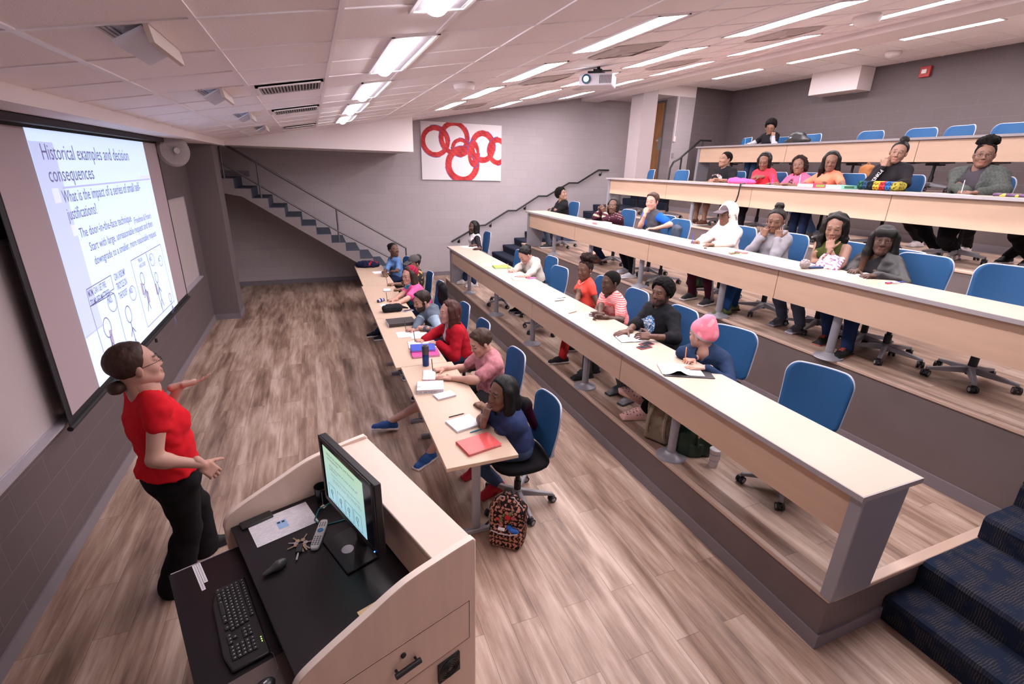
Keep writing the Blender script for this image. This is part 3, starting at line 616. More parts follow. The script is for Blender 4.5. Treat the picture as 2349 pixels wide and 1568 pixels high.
# ================= CHAIRS =================
def make_chair():
    t = thing('task_chair', (0, 0, 0), 'chair', 'chair')
    # backrest: a curved mesh panel, faces +x
    def shell(off):
        V = []; nu, nv = 15, 18
        for j, v in enumerate([0, .008, .02, .04, .07, .12, .25, .4, .55, .7, .78, .84, .89, .93, .96, .98, .993, 1]):
            vc = .76; w = .228-.02*(1-v)-(0 if v < vc else .085*(1-math.sqrt(max(0, 1-((v-vc)/(1-vc))**2))))
            w -= 0 if v > .12 else .05*(1-math.sqrt(max(0, 1-((.12-v)/.12)**2)))
            for i in range(nu):
                u = -1+2*i/(nu-1); V.append((-.20-.085*v**1.3-.02*sin(pi*v)+.055*(u*w/.228)**2*(.6+.4*v)+off, u*w, .50+.43*v))
        return V, nu, nv
    V, nu, nv = shell(0); V2, _, _ = shell(-.010); n = len(V); F = []
    for j in range(nv-1):
        for i in range(nu-1):
            a = j*nu+i; F += [(a, a+1, a+nu+1, a+nu), (n+a, n+a+nu, n+a+nu+1, n+a+1)]
    rim = [i for i in range(nu)]+[j*nu+nu-1 for j in range(1, nv)]+[(nv-1)*nu+i for i in range(nu-2, -1, -1)]+[j*nu for j in range(nv-2, 0, -1)]
    F += [(rim[i], n+rim[i], n+rim[(i+1) % len(rim)], rim[(i+1) % len(rim)]) for i in range(len(rim))]
    MB().add(V+V2, F).build('backrest', M_blue, t, smooth='all')
    f = MB(); f.tube([np.array(V[i])+(-.010, 0, 0) for i in rim], .0085, 6, closed=True)
    f.tube([(-.235, -.13, .56), (-.25, -.12, .47), (-.12, -.10, .41), (0, -.06, .40)], .014, 8)
    f.tube([(-.235, .13, .56), (-.25, .12, .47), (-.12, .10, .41), (0, .06, .40)], .014, 8)
    f.build('back_frame', M_bluef, t, smooth='all')
    s = MB(); P = []
    for k in range(28):
        a = 2*pi*k/28; c, d = cos(a), sin(a); e = 3.2; r = (abs(c)**e+abs(d)**e)**(-1/e); P.append((.01+.235*r*c, .235*r*d))
    for (z0, z1, q) in [(.425, .475, 1)]:
        s.prism(P, 'z', z0, z1)
    s.build('seat', M_seat, t, bevel=.018, seg=3)
    f = MB(); f.prism([(x*.86, y*.86) for x, y in P], 'z', .405, .425); f.box((-.1, -.07, .37), (.09, .07, .406)); f.build('seat_pan', mat('seat_shell', (.05, .05, .055), .5), t)
    f = MB(); f.cyl((0, 0, .14), (0, 0, .38), .02); f.cyl((0, 0, .06), (0, 0, .22), .03); f.build('gas_cylinder', M_black, t, smooth=True)
    b = MB(); b.cyl((0, 0, .075), (0, 0, .135), .042, 14)
    for k in range(5):
        a = 2*pi*k/5+.3; c, d = cos(a), sin(a)
        b.T = Matrix.Rotation(a, 4, 'Z')
        b.add([(.02, -.026, .075), (.02, .026, .075), (.30, .016, .062), (.30, -.016, .062), (.02, -.020, .130), (.02, .020, .130), (.30, .013, .085), (.30, -.013, .085)], [(0,3,2,1),(4,5,6,7),(0,1,5,4),(1,2,6,5),(2,3,7,6),(3,0,4,7)])
    b.T = Matrix.Identity(4); bo = b.build('star_base', mat('base_grey', (.27, .26, .29), .45), t, bevel=.006)
    for k in range(5):
        a = 2*pi*k/5+.3; c, d = cos(a)*.295, sin(a)*.295; f = MB(); f.T = Matrix.Translation((c, d, 0))@Matrix.Rotation(a*2.3, 4, 'Z')
        f.cyl((0, -.026, .029), (0, -.008, .029), .029, 14); f.cyl((0, .008, .029), (0, .026, .029), .029, 14); f.box((-.018, -.012, .03), (.018, .012, .062))
        f.mi = 1; f.cyl((0, -.0275, .029), (0, .0275, .029), .017, 12)
        f.build('caster', [M_black, mat('caster_grey', (.3, .3, .32), .5)], bo, smooth=True)
    return t
chair0 = make_chair(); used = []
def place_chair(x, y, lvl, face, label, group='blue mesh task chairs', dz=0):
    t = chair0 if not used else copy_tree(chair0); used.append(1)
    t.location = (x, y, T[lvl]+dz); t.rotation_euler = (0, 0, radians(face)); t['label'] = label; t['group'] = group
    return t
# ================= SMOOTH BODIES: blended rounded shapes, skinned with surface nets =================
def nrm(v): v = np.asarray(v, float); return v/(np.linalg.norm(v)+1e-12)
def frame(fwd, up):
    f = nrm(fwd); l = nrm(np.cross(up, f)); u = np.cross(f, l); return np.stack([f, l, u], 1)   # columns forward,left,up
def rotM(ax, a):
    return np.array(Matrix.Rotation(a, 3, Vector([float(c) for c in ax])))
# primitive: dict(t, ..., k=blend, s=+1 add / -1 carve)
def cap(a, b, ra, rb=None, k=.02, s=1): return dict(t='c', a=np.array(a, float), b=np.array(b, float), ra=ra, rb=ra if rb is None else rb, k=k, s=s)
def ell(c, r, M=None, k=.03, s=1): return dict(t='e', c=np.array(c, float), r=np.array(r, float), M=M, k=k, s=s)
def rbox(c, h, rad=.01, M=None, k=.01, s=1): return dict(t='b', c=np.array(c, float), r=np.array(h, float), rad=rad, M=M, k=k, s=s)
def half(p, n, k=.004): return dict(t='h', c=np.array(p, float), n=nrm(n), k=k, s=-1)   # carve away the side n points to
def p_aabb(p):
    if p['t'] == 'c': return np.minimum(p['a']-p['ra'], p['b']-p['rb']), np.maximum(p['a']+p['ra'], p['b']+p['rb'])
    r = p['r'] if p['M'] is None else np.abs(p['M'])@p['r']
    return p['c']-r, p['c']+r
def p_dist(p, X):
    if p['t'] == 'c':
        d = p['b']-p['a']; L2 = d@d+1e-12; h = np.clip(((X-p['a'])@d)/L2, 0, 1)
        return np.linalg.norm(X-p['a']-h[..., None]*d, axis=-1)-(p['ra']+(p['rb']-p['ra'])*h)
    if p['t'] == 'h': return -((X-p['c'])@p['n'])
    q = X-p['c']
    if p['M'] is not None: q = q@p['M']
    if p['t'] == 'e':
        k0 = np.linalg.norm(q/p['r'], axis=-1); k1 = np.linalg.norm(q/p['r']**2, axis=-1)+1e-9; return k0*(k0-1)/k1
    w = np.abs(q)-(p['r']-p['rad']); return np.linalg.norm(np.maximum(w, 0), axis=-1)+np.minimum(w.max(-1), 0)-p['rad']
def blob(prims, vs, noise=None):
    """returns (verts, quads) of the blended shape"""
    adds = [p for p in prims if p['s'] > 0]; bb = [p_aabb(p) for p in adds]
    lo = np.min([b[0] for b in bb], 0)-2.5*vs-.01; hi = np.max([b[1] for b in bb], 0)+2.5*vs+.01
    n = np.ceil((hi-lo)/vs).astype(int)+1; F = np.full(n, .5, np.float32); ax = [lo[i]+vs*np.arange(n[i]) for i in range(3)]
    for p in prims:
        if p['t'] == 'h': sl_ = [slice(0, n[i]) for i in range(3)]
        else:
            a, b = p_aabb(p); pad = p['k']*1.5+2.5*vs
            sl_ = [slice(max(0, int((a[i]-pad-lo[i])/vs)), min(n[i], int((b[i]+pad-lo[i])/vs)+2)) for i in range(3)]
        if any(s_.stop <= s_.start for s_ in sl_): continue
        X = np.stack(np.meshgrid(ax[0][sl_[0]], ax[1][sl_[1]], ax[2][sl_[2]], indexing='ij'), -1)
        d = p_dist(p, X); cur = F[tuple(sl_)]; k = p['k']
        if p['s'] > 0:
            h = np.clip(.5+.5*(cur-d)/k, 0, 1); F[tuple(sl_)] = cur+(d-cur)*h-k*h*(1-h)
        else:
            d = -d if p['t'] != 'h' else -d; h = np.clip(.5+.5*(d-cur)/k, 0, 1); F[tuple(sl_)] = cur+(d-cur)*h+k*h*(1-h)
    if noise is not None:
        X = np.stack(np.meshgrid(*ax, indexing='ij'), -1); near = np.abs(F) < .05; F[near] += noise(X[near]).astype(np.float32)
    s = F < 0; c = np.zeros(np.array(F.shape)-1, np.int8)
    for i in (0, 1):
        for j in (0, 1):
            for k in (0, 1): c += s[i:n[0]-1+i, j:n[1]-1+j, k:n[2]-1+k]
    act = (c > 0) & (c < 8); idx = np.full(c.shape, -1, np.int64); cells = np.argwhere(act); idx[act] = np.arange(len(cells))
    acc = np.zeros((len(cells), 3)); cnt = np.zeros(len(cells)); cor = [(i, j, k) for i in (0, 1) for j in (0, 1) for k in (0, 1)]
    vals = {q: F[cells[:, 0]+q[0], cells[:, 1]+q[1], cells[:, 2]+q[2]] for q in cor}
    for q in cor:
        for a in range(3):
            if q[a] == 0:
                r = list(q); r[a] = 1; r = tuple(r); f0, f1 = vals[q], vals[r]; m = (f0 < 0) != (f1 < 0)
                t = np.where(m, f0/np.where(m, f0-f1, 1), 0); P = np.tile(np.array(q, float), (len(cells), 1)); P[:, a] += t
                acc[m] += P[m]; cnt[m] += 1
    V = (cells+acc/np.maximum(cnt, 1)[:, None])*vs+lo; Q = []
    for a in range(3):
        b, d = (a+1) % 3, (a+2) % 3; s0 = [slice(0, -1) if i == a else slice(1, -1) for i in range(3)]; s1 = [slice(1, None) if i == a else slice(1, -1) for i in range(3)]
        A = s[tuple(s0)]; B = s[tuple(s1)]; e = np.argwhere(A != B); fl = A[tuple(e.T)]
        o = e.copy(); o[:, b] += 1; o[:, d] += 1
        def g(db, dd): x = o.copy(); x[:, b] -= db; x[:, d] -= dd; return idx[tuple(x.T)]
        q = np.stack([g(1, 1), g(0, 1), g(0, 0), g(1, 0)], 1); q[~fl] = q[~fl][:, ::-1]; Q.append(q)
    Q = np.concatenate(Q); Q = Q[(Q >= 0).all(1)]
    return V, Q
def join(parts):
    V = []; Q = []; C_ = []; n = 0
    for v, q, c in parts: V.append(v); Q.append(q+n); C_.append(np.broadcast_to(c, (len(v), 3))); n += len(v)
    return np.concatenate(V), np.concatenate(Q), np.concatenate(C_)
def snoise(X, f, s=0.):
    return (np.sin(X[..., 0]*f+s+1.7*np.sin(X[..., 1]*f*.8+s))+np.sin(X[..., 1]*f*1.1+2*s+1.5*np.sin(X[..., 2]*f*.9))+np.sin(X[..., 2]*f*1.05+s*.5+1.6*np.sin(X[..., 0]*f*1.15)))/3
M_skin = mat('skin', (1, 1, 1), .5, attr=True, spec=.35, bump=.08, bscale=350)
M_cloth = mat('knit_cloth', (1, 1, 1), .9, attr=True, spec=.15, bump=.35, bscale=260, var=.05, vscale=14)
M_leather = mat('soft_leather', (1, 1, 1), .5, attr=True, spec=.5, bump=.25, bscale=60)
M_hair = mat('hair', (1, 1, 1), .5, attr=True, spec=.2, bump=.5, bscale=60, var=.25, vscale=25, stretch=(1.6, 1.6, .25))
M_curl = mat('curly_hair', (1, 1, 1), .85, attr=True, spec=.08, bump=1, bscale=110, var=.35, vscale=60)
M_shoe = mat('shoe_material', (1, 1, 1), .7, attr=True, spec=.3, bump=.15, bscale=200)
M_ink = mat('dark_print', (.02, .02, .025), .7)
M_whiteprint = mat('white_print', (.75, .72, .75), .7)
M_gold = mat('gold', (.6, .42, .2), .3, metal=.8)
M_pearl = mat('pearl', (.85, .8, .78), .25)
SK = dict(d1=(.070, .033, .024), d2=(.115, .054, .037), d3=(.165, .082, .056), m=(.25, .135, .095), l=(.50, .285, .225), l2=(.43, .235, .18))
HC = dict(black=(.007, .006, .006), dark=(.022, .014, .012), brown=(.05, .026, .02), auburn=(.055, .018, .016), brownd=(.035, .022, .018))
def head_prims(w=1., jaw=1., fat=0.):
    P = [ell((-.012, 0, .034), (.094, .076*w, .084)), ell((.028, 0, -.03), (.060, (.056+fat)*w, .078), k=.03),
         cap((0, .046*w, -.05), (.062, .016, -.094*jaw), .019+fat, .020+fat*.6, k=.03), cap((0, -.046*w, -.05), (.062, -.016, -.094*jaw), .019+fat, .020+fat*.6, k=.03),
         ell((.058, .034, -.028), (.024+fat, .024+fat, .026), k=.02), ell((.058, -.034, -.028), (.024+fat, .024+fat, .026), k=.02),
         cap((.078, -.032, .026), (.078, .032, .026), .011, k=.018),
         ell((.097, .032, .004), (.017, .016, .011), k=.012, s=-1), ell((.097, -.032, .004), (.017, .016, .011), k=.012, s=-1),
         ell((.0745, .0315, .0115), (.0150, .0170, .0085), k=.004), ell((.0745, -.0315, .0115), (.0150, .0170, .0085), k=.004), ell((.075, .0315, -.0072), (.0130, .0160, .0065), k=.004), ell((.075, -.0315, -.0072), (.0130, .0160, .0065), k=.004),
         cap((.083, 0, .014), (.101, 0, -.026), .008, .0115, k=.012), cap((.094, -.012, -.032), (.094, .012, -.032), .0085, k=.008),
         cap((.089, -.017, -.0565), (.089, .017, -.0565), .0072, k=.006), cap((.087, -.015, -.068), (.087, .015, -.068), .0080, k=.006),
         ell((.078, 0, -.088), (.018, .02, .014), k=.015),
         ell((-.006, .077*w, -.006), (.017, .010, .031), rotM((0, 0, 1), .35), k=.008), ell((-.006, -.077*w, -.006), (.017, .010, .031), rotM((0, 0, 1), -.35), k=.008)]
    return P
EYE = [(.0715, .031, .003), (.0715, -.031, .003)]
def eye_islands():
    out = []
    for e in EYE:
        for r, off, col in [(.0122, (0, 0, 0), (.42, .38, .37)), (.0078, (.0062, 0, -.0008), (.016, .010, .008))]:
            V, Q = blob([ell(np.array(e)+off, (r, r, r))], r/3.2); out.append((V, Q, np.array(col)))
    return out
EYES = eye_islands()
FING = [(.030, .088, (.038, .023, .019), .0083), (.010, .092, (.042, .027, .020), .0085), (-.010, .089, (.039, .025, .019), .0081), (-.029, .081, (.030, .018, .016), .0072)]
POSE = dict(flat=((.06, .12, .1), .15, .3), relaxed=((.45, .55, .35), .5, .4), fist=((1.25, 1.5, .9), 1.1, .8), pen=((.75, .85, .45), .9, .5), clasp=((.9, .85, .4), .8, .4), cheek=((.6, .8, .5), .4, .5), open=((.15, .25, .2), .1, -.1))
def hand(Wr, d, n, right, pose, vs=.0034, sc=1.):
    """wrist, finger direction, palm normal; five separate fingers"""
    d = nrm(d); n = nrm(n-d*(n@d)) if abs(nrm(n)@d) < .99 else nrm(np.cross(d, (0, 1, .2))); th = np.cross(d, n)*(1 if right else -1); (c1, c2, c3), tc, spread = POSE[pose]; W_ = np.array(Wr, float); M = np.stack([d, th, n], 1)
    P = [cap(W_-d*.04*sc, W_+d*.01*sc, .0245*sc, .023*sc), rbox(W_+d*.052*sc, (.042*sc, .038*sc, .0135*sc), .013*sc, M, k=.016), ell(W_+d*.032*sc+th*.024*sc+n*.008*sc, (.028*sc, .018*sc, .016*sc), M, k=.014)]
    for (s, l, seg, r) in FING:
        b = W_+(d*(l-.008)+th*s)*sc; ang = 0; dirx = nrm(d+th*s*1.6)
        for q, (L, c) in enumerate(zip(seg, (c1, c2, c3))):
            ang += c; dd = dirx*cos(ang)+n*sin(ang); e = b+dd*L*sc; P.append(cap(b, e, r*sc*(1-.06*q), r*sc*(.94-.07*q), k=.0035)); b = e
    b = W_+(d*.022+th*.030+n*.004)*sc; a0 = nrm(th*(.85-spread*.3)+d*.62+n*.25*tc)
    for q, (L, c) in enumerate(zip((.036, .030, .024), (0, tc*.5, tc*.6))):
        a0 = nrm(a0+n*c*.55-th*c*.35+d*c*.35); e = b+a0*L*sc; P.append(cap(b, e, (.0112-.001*q)*sc, (.0105-.0014*q)*sc, k=.006)); b = e
    return P
def ik(S, Wt, l1, l2, hint):
    S = np.array(S, float); Wt = np.array(Wt, float); d = Wt-S; D = np.linalg.norm(d); f = D/((l1+l2)*.985)
    if f > 1: l1 *= f; l2 *= f
    a = (l1*l1-l2*l2+D*D)/(2*D); h = math.sqrt(max(l1*l1-a*a, 0)); u = d/D; hh = np.array(hint, float); hh = nrm(hh-u*(hh@u)); return S+u*a+hh*h
def azd(a, p=0): a = radians(a); p = radians(p); return np.array([cos(a)*cos(p), sin(a)*cos(p), sin(p)])
HAIRS = {}
def hair_build(style, col, hvs, seed, w=1.):
    """hair in head coordinates (forward x, left y, up z)"""
    c = np.array(HC.get(col, col)); cut = lambda x, z: half((x, 0, z), (1, 0, -.75))
    capb = lambda t: [ell((-.016, 0, .036), (.096+t, .079*w+t, .086+t), k=.02)]
    face = [half((.040, 0, .062), (1, 0, -.55), .012), half((0, 0, -.055), (.35, 0, -1), .012)]; m = M_hair; noise = lambda X: .0015*snoise(X, 160, seed)
    if style == 'short': P = capb(.007)+[ell((.03, 0, .088), (.05, .055, .028), k=.02)]+[half((.052, 0, .066), (1, 0, -.5), .01), half((0, 0, -.035), (.7, 0, -1), .01)]; noise = lambda X: .004*snoise(X, 90, seed)
    elif style == 'buzz': P = capb(.004)+[half((.050, 0, .058), (1, 0, -.6), .006), half((0, 0, -.03), (.55, 0, -1), .008)]; m = M_curl; noise = lambda X: .001*snoise(X, 300, seed)
    elif style == 'afro': P = capb(.022)+[ell((-.01, 0, .075), (.09, .086, .07), k=.03)]+[half((.055, 0, .062), (1, 0, -.6), .01), half((0, 0, -.02), (.5, 0, -1), .012)]; m = M_curl; noise = lambda X: .005*snoise(X, 110, seed)+.003*snoise(X, 260, seed)
    elif style == 'puff': P = capb(.004)+face+[ell((-.05, 0, .13), (.080, .088, .060), k=.01), ell((-.01, 0, .14), (.07, .075, .048), k=.02)]; m = M_curl; noise = lambda X: .013*snoise(X, 62, seed)*(X[:, 2] > .09)+.007*snoise(X, 190, seed)*(X[:, 2] > .08)
    elif style == 'bun': P = capb(.005)+face+[ell((-.055, 0, .135), (.044, .047, .040), k=.01)]; noise = lambda X: .004*snoise(X, 120, seed)*(X[:, 2] > .1)+.001*snoise(X, 200)
    elif style == 'lowbun': P = capb(.008)+[half((.045, 0, .070), (1, 0, -.45), .012), half((0, 0, -.07), (.6, 0, -1), .012), ell((-.105, 0, -.075), (.038, .048, .034), k=.015)]; noise = lambda X: .002*snoise(X, 130, seed)
    elif style == 'backbun': P = capb(.006)+face+[ell((-.10, 0, .07), (.045, .05, .045), k=.015)]; noise = lambda X: .003*snoise(X, 120, seed)
    elif style == 'bob': P = capb(.012)+[half((.038, 0, .075), (1, 0, -.35), .012)]+[cap((.02, s*.070, .03), (.018, s*.072, -.085), .030, .024, k=.03) for s in (-1, 1)]+[cap((-.05, 0, 0), (-.05, 0, -.09), .075, .06, k=.04), ell((.095, 0, -.03), (.05, .048, .10), k=.012, s=-1)]; noise = lambda X: .002*snoise(X, 120, seed)
    elif style in ('long', 'wavy', 'bangs', 'braid', 'waist'):
        L = dict(long=-.26, wavy=-.24, bangs=-.34, braid=-.30, waist=-.46)[style]; t = .010 if style != 'wavy' else .018
        P = capb(t)+[half((.040, 0, .070), (1, 0, -.42), .012)]
        for s in (-1, 1):
            P += [cap((.004, s*.074, .03), (.004, s*.088, -.10), .030+t*.5, .030, k=.03), cap((.004, s*.088, -.10), (.045 if style in ('bangs', 'wavy', 'braid') else -.01, s*.105, max(L, -.34)), .032, .020, k=.03), cap((-.05, s*.055, -.05), (-.065, s*.07, max(L, -.34)), .045, .030, k=.04)]
        P += [cap((-.06, 0, 0), (-.085, 0, L+.02), .07, .038, k=.04), ell((.092, 0, -.03), (.052, .050, .105), k=.012, s=-1)]
        if style == 'waist': P += [cap((-.08, .02, -.08), (-.22, -.02, -.16), .06, .05, k=.04), cap((-.22, -.02, -.16), (-.36, -.05, -.40), .05, .03, k=.03), cap((-.05, -.075, -.06), (-.16, -.14, -.17), .05, .045, k=.03), cap((-.16, -.14, -.17), (-.27, -.19, -.42), .042, .02, k=.03), cap((-.20, -.10, -.18), (-.32, -.13, -.44), .05, .03, k=.03)]
        if style == 'bangs': P += [cap((.075, -.045, .052), (.075, .045, .052), .021, k=.015), cap((.066, -.05, .07), (.066, .05, .07), .03, k=.02)]
        a = .010 if style == 'wavy' else .004; fq = 75 if style == 'wavy' else 55
        noise = lambda X: a*snoise(X*np.array([1, 1, .8 if style == 'wavy' else .15]), fq, seed)+.0012*np.sin((X[:, 1]*1.3+X[:, 0])*520)
    elif style == 'shoulder':
        P = capb(.014)+[half((.038, 0, .075), (1, 0, -.35), .012)]
        for s in (-1, 1): P += [cap((.006, s*.074, .03), (.010, s*.092, -.13), .032, .030, k=.03), cap((-.05, s*.06, -.05), (-.06, s*.07, -.17), .05, .04, k=.04)]
        P += [cap((-.055, 0, 0), (-.07, 0, -.17), .075, .05, k=.04), ell((.092, 0, -.03), (.052, .050, .105), k=.012, s=-1)]; noise = lambda X: .006*snoise(X*np.array([1, 1, .4]), 85, seed)+.002*np.sin((X[:, 1]*1.3+X[:, 0])*420)
    elif style == 'curly': P = capb(.020)+[half((.052, 0, .072), (1, 0, -.35), .012)]+[ell((-.02, s*.078, -.03), (.05, .035, .06), k=.03) for s in (-1, 1)]+[ell((-.08, 0, -.03), (.05, .07, .06), k=.03), ell((.095, 0, -.03), (.05, .052, .09), k=.012, s=-1)]; m = M_curl; noise = lambda X: .008*snoise(X, 120, seed)+.003*snoise(X, 300, seed)
    V, Q = blob(P, hvs, noise)
    C_ = np.tile(c, (len(V), 1))
    return V, Q, C_, m
def tube_in(M, H, loc, pts, r, n=6, closed=False):
    return [H+M@np.array(p)-loc for p in pts]
def person(label, loc, H, look, Hp, body, skin='d2', w=1., bust=0., fat=0., vs=.009, top=None, pants=None, shoes=None, arms=None, legs=None, hair=None, hat=None, glasses=None, ears=None, roll=0., seed=1., headw=1., beard=False, standing=False, lip=None, neckline=.075, sh=1., hsz=1.09, closed=None, desk=None, nbf=0.):
    """one figure: continuous body mesh plus clothing, hair and shoes as its parts. All points are room points."""
    loc = np.array(loc, float); H = np.array(H, float); Hp = np.array(Hp, float); rt = thing('person', loc, label, 'person'); rt['group'] = 'people in the lecture hall'
    lk = azd(*look); HM = frame(lk, (0, 0, 1))@rotM((1, 0, 0), roll)*hsz; bf = azd(body); skc = np.array(SK[skin])
    Nb = H-HM[:, 2]*.125-HM[:, 0]*.03; Nb = Nb+np.array([0, 0, -.02])+bf*nbf; t = nrm(Nb-Hp); bl = nrm(np.cross((0, 0, 1), bf)); bfw = nrm(np.cross(bl, t)); BM = np.stack([bfw, bl, t], 1); Lt = np.linalg.norm(Nb-Hp)
    at_ = lambda f, l, u: Hp+bfw*f+bl*l+t*u
    hipL = .085*w
    S = {q: Nb-t*.055+bl*(q*.150*w*sh)-bfw*.005 for q in (1, -1)}
    def torso(e, lower=True):
        P = [ell(Hp+t*.02, (.115+.03*(w-1)+fat+e, .155*w+fat+e, .12+e), BM, k=.05), ell(at_(.0+fat*.6, 0, Lt*.40), (.098+fat+.05*(w-1)+e, .135*w+fat+e, .16+e), BM, k=.06),
             ell(at_(-.005, 0, Lt*.68), (.105+.05*(w-1)+fat*.6+e, .152*w+fat*.5+e, .16+e), BM, k=.06), cap(S[1]-bl*.02, S[-1]+bl*.02, .052*w+e, k=.05),
             cap(Nb+t*.0, S[1]*.6+Nb*.4, .042+e, .046+e, k=.04), cap(Nb, S[-1]*.6+Nb*.4, .042+e, .046+e, k=.04)]
        if bust: P += [ell(at_(.075+bust*.3, q*.062*w, Lt*.66), (.05+bust, .058+bust*.6, .055+bust*.5), BM, k=.04) for q in (1, -1)]
        return P
    # arms
    A = {}
    for q, key in ((-1, 'R'), (1, 'L')):
        a = dict((arms or {}).get(key, {}))
        if 'near' in a:
            off, df, dsd = a['near']; Pm = H+HM@np.array(off); a['d'] = nrm(np.array([0, 0, .9])-HM[:, 0]*df+bl*q*dsd); a['n'] = nrm(-HM[:, 0]*a.get('nf', .8)-bl*q*a.get('ns', .1)); a['w'] = Pm-a['d']*.085
        Wt = np.array(a.get('w', S[q]+bfw*.25-t*.35+bl*q*.02), float)
        hint = a.get('hint', bl*q*.55+np.array([0, 0, -1.])+(-bfw*.2)); E = ik(S[q], Wt, .265, .235, hint)
        if desk is not None and E[0] < desk[0]+.06 and desk[1]-.25 < E[2] < desk[1]+.048: E = np.array([E[0], E[1], desk[1]+.048])
        A[q] = (S[q], E, Wt, a)
    ar = lambda q, e: [cap(A[q][0], A[q][1], .045*(1+.8*(w-1))+e, .036*(1+.7*(w-1))+e, k=.03), cap(A[q][1], A[q][2], .036*(1+.7*(w-1))+e, .025+e*.9, k=.02), ell(A[q][1]+nrm(A[q][2]-A[q][1])*.05, (.0375*(1+.7*(w-1))+e,)*3, k=.03)]
    # legs
    G = {}
    for q, key in ((-1, 'R'), (1, 'L')):
        g = dict((legs or {}).get(key, {})); hj = Hp+bl*q*hipL; ft = np.array(g.get('f', hj+bf*.42+(0, 0, 0)), float)
        if 'f' not in g: ft[2] = loc[2]
        an = ft+np.array([0, 0, .085])
        if standing: D_ = np.linalg.norm(hj-an); K = ik(hj, an, D_*.503, D_*.503, g.get('hint', bf))
        else: K = ik(hj, an, .43, .41, g.get('hint', bf*1.0+np.array([0, 0, .9])))
        G[q] = (hj, K, an, nrm(g.get('d', bf)*np.array([1, 1, 0])+1e-9), g)
    lg = lambda q, e, e2: [cap(G[q][0], G[q][1], .082*w+fat*.6+e, .056*(1+.6*(w-1))+e, k=.04), cap(G[q][1], G[q][2], .054*(1+.6*(w-1))+e, .036+e2, k=.03), ell(G[q][1]*.7+G[q][2]*.3-G[q][3]*.012, (.052*w+e, .052*w+e, .09), k=.03)]
    neck = [cap(H-HM[:, 2]*.05-HM[:, 0]*.022, Nb+t*.01, .050+fat*.4+.006*(w-1), .056+fat*.5, k=.025)]
    # ---- body ----
    P = torso(-.013)+neck
    for q in (1, -1): P += ar(q, 0)+lg(q, -.002, -.002)
    V, Q = blob(P, max(vs, .009)); parts = [(V, Q, skc)]
    hp = head_prims(headw, 1, fat*.12); hv = .0042 if vs < .0085 else .0055 if vs < .0105 else .007
    hp.append(cap((-.022, 0, -.05), (-.03, 0, -.15), .047+fat*.35, .052, k=.03))
    Vh, Qh = blob(hp, hv); Ch = np.tile(skc, (len(Vh), 1)); lipc = np.array(lip) if lip is not None else skc*np.array([1.08, .80, .80])
    m = (np.abs(Vh[:, 1]) < .023) & (Vh[:, 0] > .086) & (Vh[:, 2] < -.048) & (Vh[:, 2] > -.077); Ch[m] = lipc
    m = (np.abs(np.abs(Vh[:, 1])-.033) < .019) & (Vh[:, 0] > .07) & (np.abs(Vh[:, 2]-.033+.22*(np.abs(Vh[:, 1])-.03)) < .0040); Ch[m] = np.array(HC.get(hair[1] if hair else 'dark', HC['dark']))*1.3+skc*.12
    if beard:
        b = ((Vh[:, 2] < -.045) & (Vh[:, 0] > .0) & ~((np.abs(Vh[:, 1]) < .021) & (Vh[:, 2] > -.075) & (Vh[:, 0] > .083)) & (Vh[:, 2] > -.115)) | ((Vh[:, 2] < 0) & (Vh[:, 0] > .0) & (Vh[:, 0] < .03) & (np.abs(Vh[:, 1]) > .055)) | ((np.abs(Vh[:, 1]) < .026) & (Vh[:, 0] > .088) & (np.abs(Vh[:, 2]+.046) < .005))
        Ch[b] = np.array(HC['dark'])*1.2+skc*.06
    parts.append((H+Vh@HM.T, Qh, Ch))
    if closed is None: closed = look[1] <= -10
    if closed: m = (np.abs(np.abs(Vh[:, 1])-.032) < .014) & (Vh[:, 0] > .066) & (np.abs(Vh[:, 2]+.0005) < .0035); Ch[m] = skc*.25
    for v, q_, c in ([] if closed else EYES): parts.append((H+v@HM.T, q_, c))
    hvs = .0042 if vs < .0085 else .005
    for q in (1, -1):
        a = A[q][3]; fd = nrm(A[q][2]-A[q][1]); d = np.array(a.get('d', fd), float); n_ = np.array(a.get('n', (0, 0, -1)), float)
        v, q_ = blob(hand(A[q][2], d, n_, q < 0, a.get('pose', 'relaxed'), sc=1.0 if w < 1.15 else 1.06), hvs); parts.append((v, q_, skc*1.02))
    V, Q, C_ = join(parts); np_mesh('body', V-loc, Q, M_skin, rt, C_)
    # ---- trousers ----
    if pants:
        P = [ell(Hp+t*.02, (.119+.03*(w-1)+fat, .159*w+fat, .095), BM, k=.05), ell(at_(0, 0, .09 if not standing else .12), (.10+fat, .135*w+fat, .06 if not standing else .08), BM, k=.05)]
        for q in (1, -1):
            g = lg(q, .010, pants.get('flare', .016))
            if pants.get('len', 1) < 1:
                f_ = pants['len']; g = [g[0]] if f_ < .5 else [g[0], cap(G[q][1], G[q][1]+(G[q][2]-G[q][1])*f_, .066*w, .058*w, k=.03)]
            else: 
                if pants.get('wide'): g.append(cap(G[q][1], G[q][2]-(0, 0, .045), .066, pants['wide'], k=.03))
            P += g
        nz = lambda X: .0035*snoise(X, 42, seed)
        V, Q = blob(P, vs, nz); c = np.array(pants['c']); C_ = np.tile(c, (len(V), 1))
        if pants.get('stripe') is not None:
            for q in (1, -1):
                d = (V-G[q][1])@bl*q; k = (V[:, 2] < G[q][1][2]-.02) & (d > .030) & (np.sin(((V-G[q][2])@bf)*330) > .2) & (np.abs((V-G[q][2])@bf) < .028); C_[k] = pants['stripe']
        np_mesh('trousers' if pants.get('len', 1) >= 1 else 'shorts', V-loc, Q, M_cloth, rt, C_)
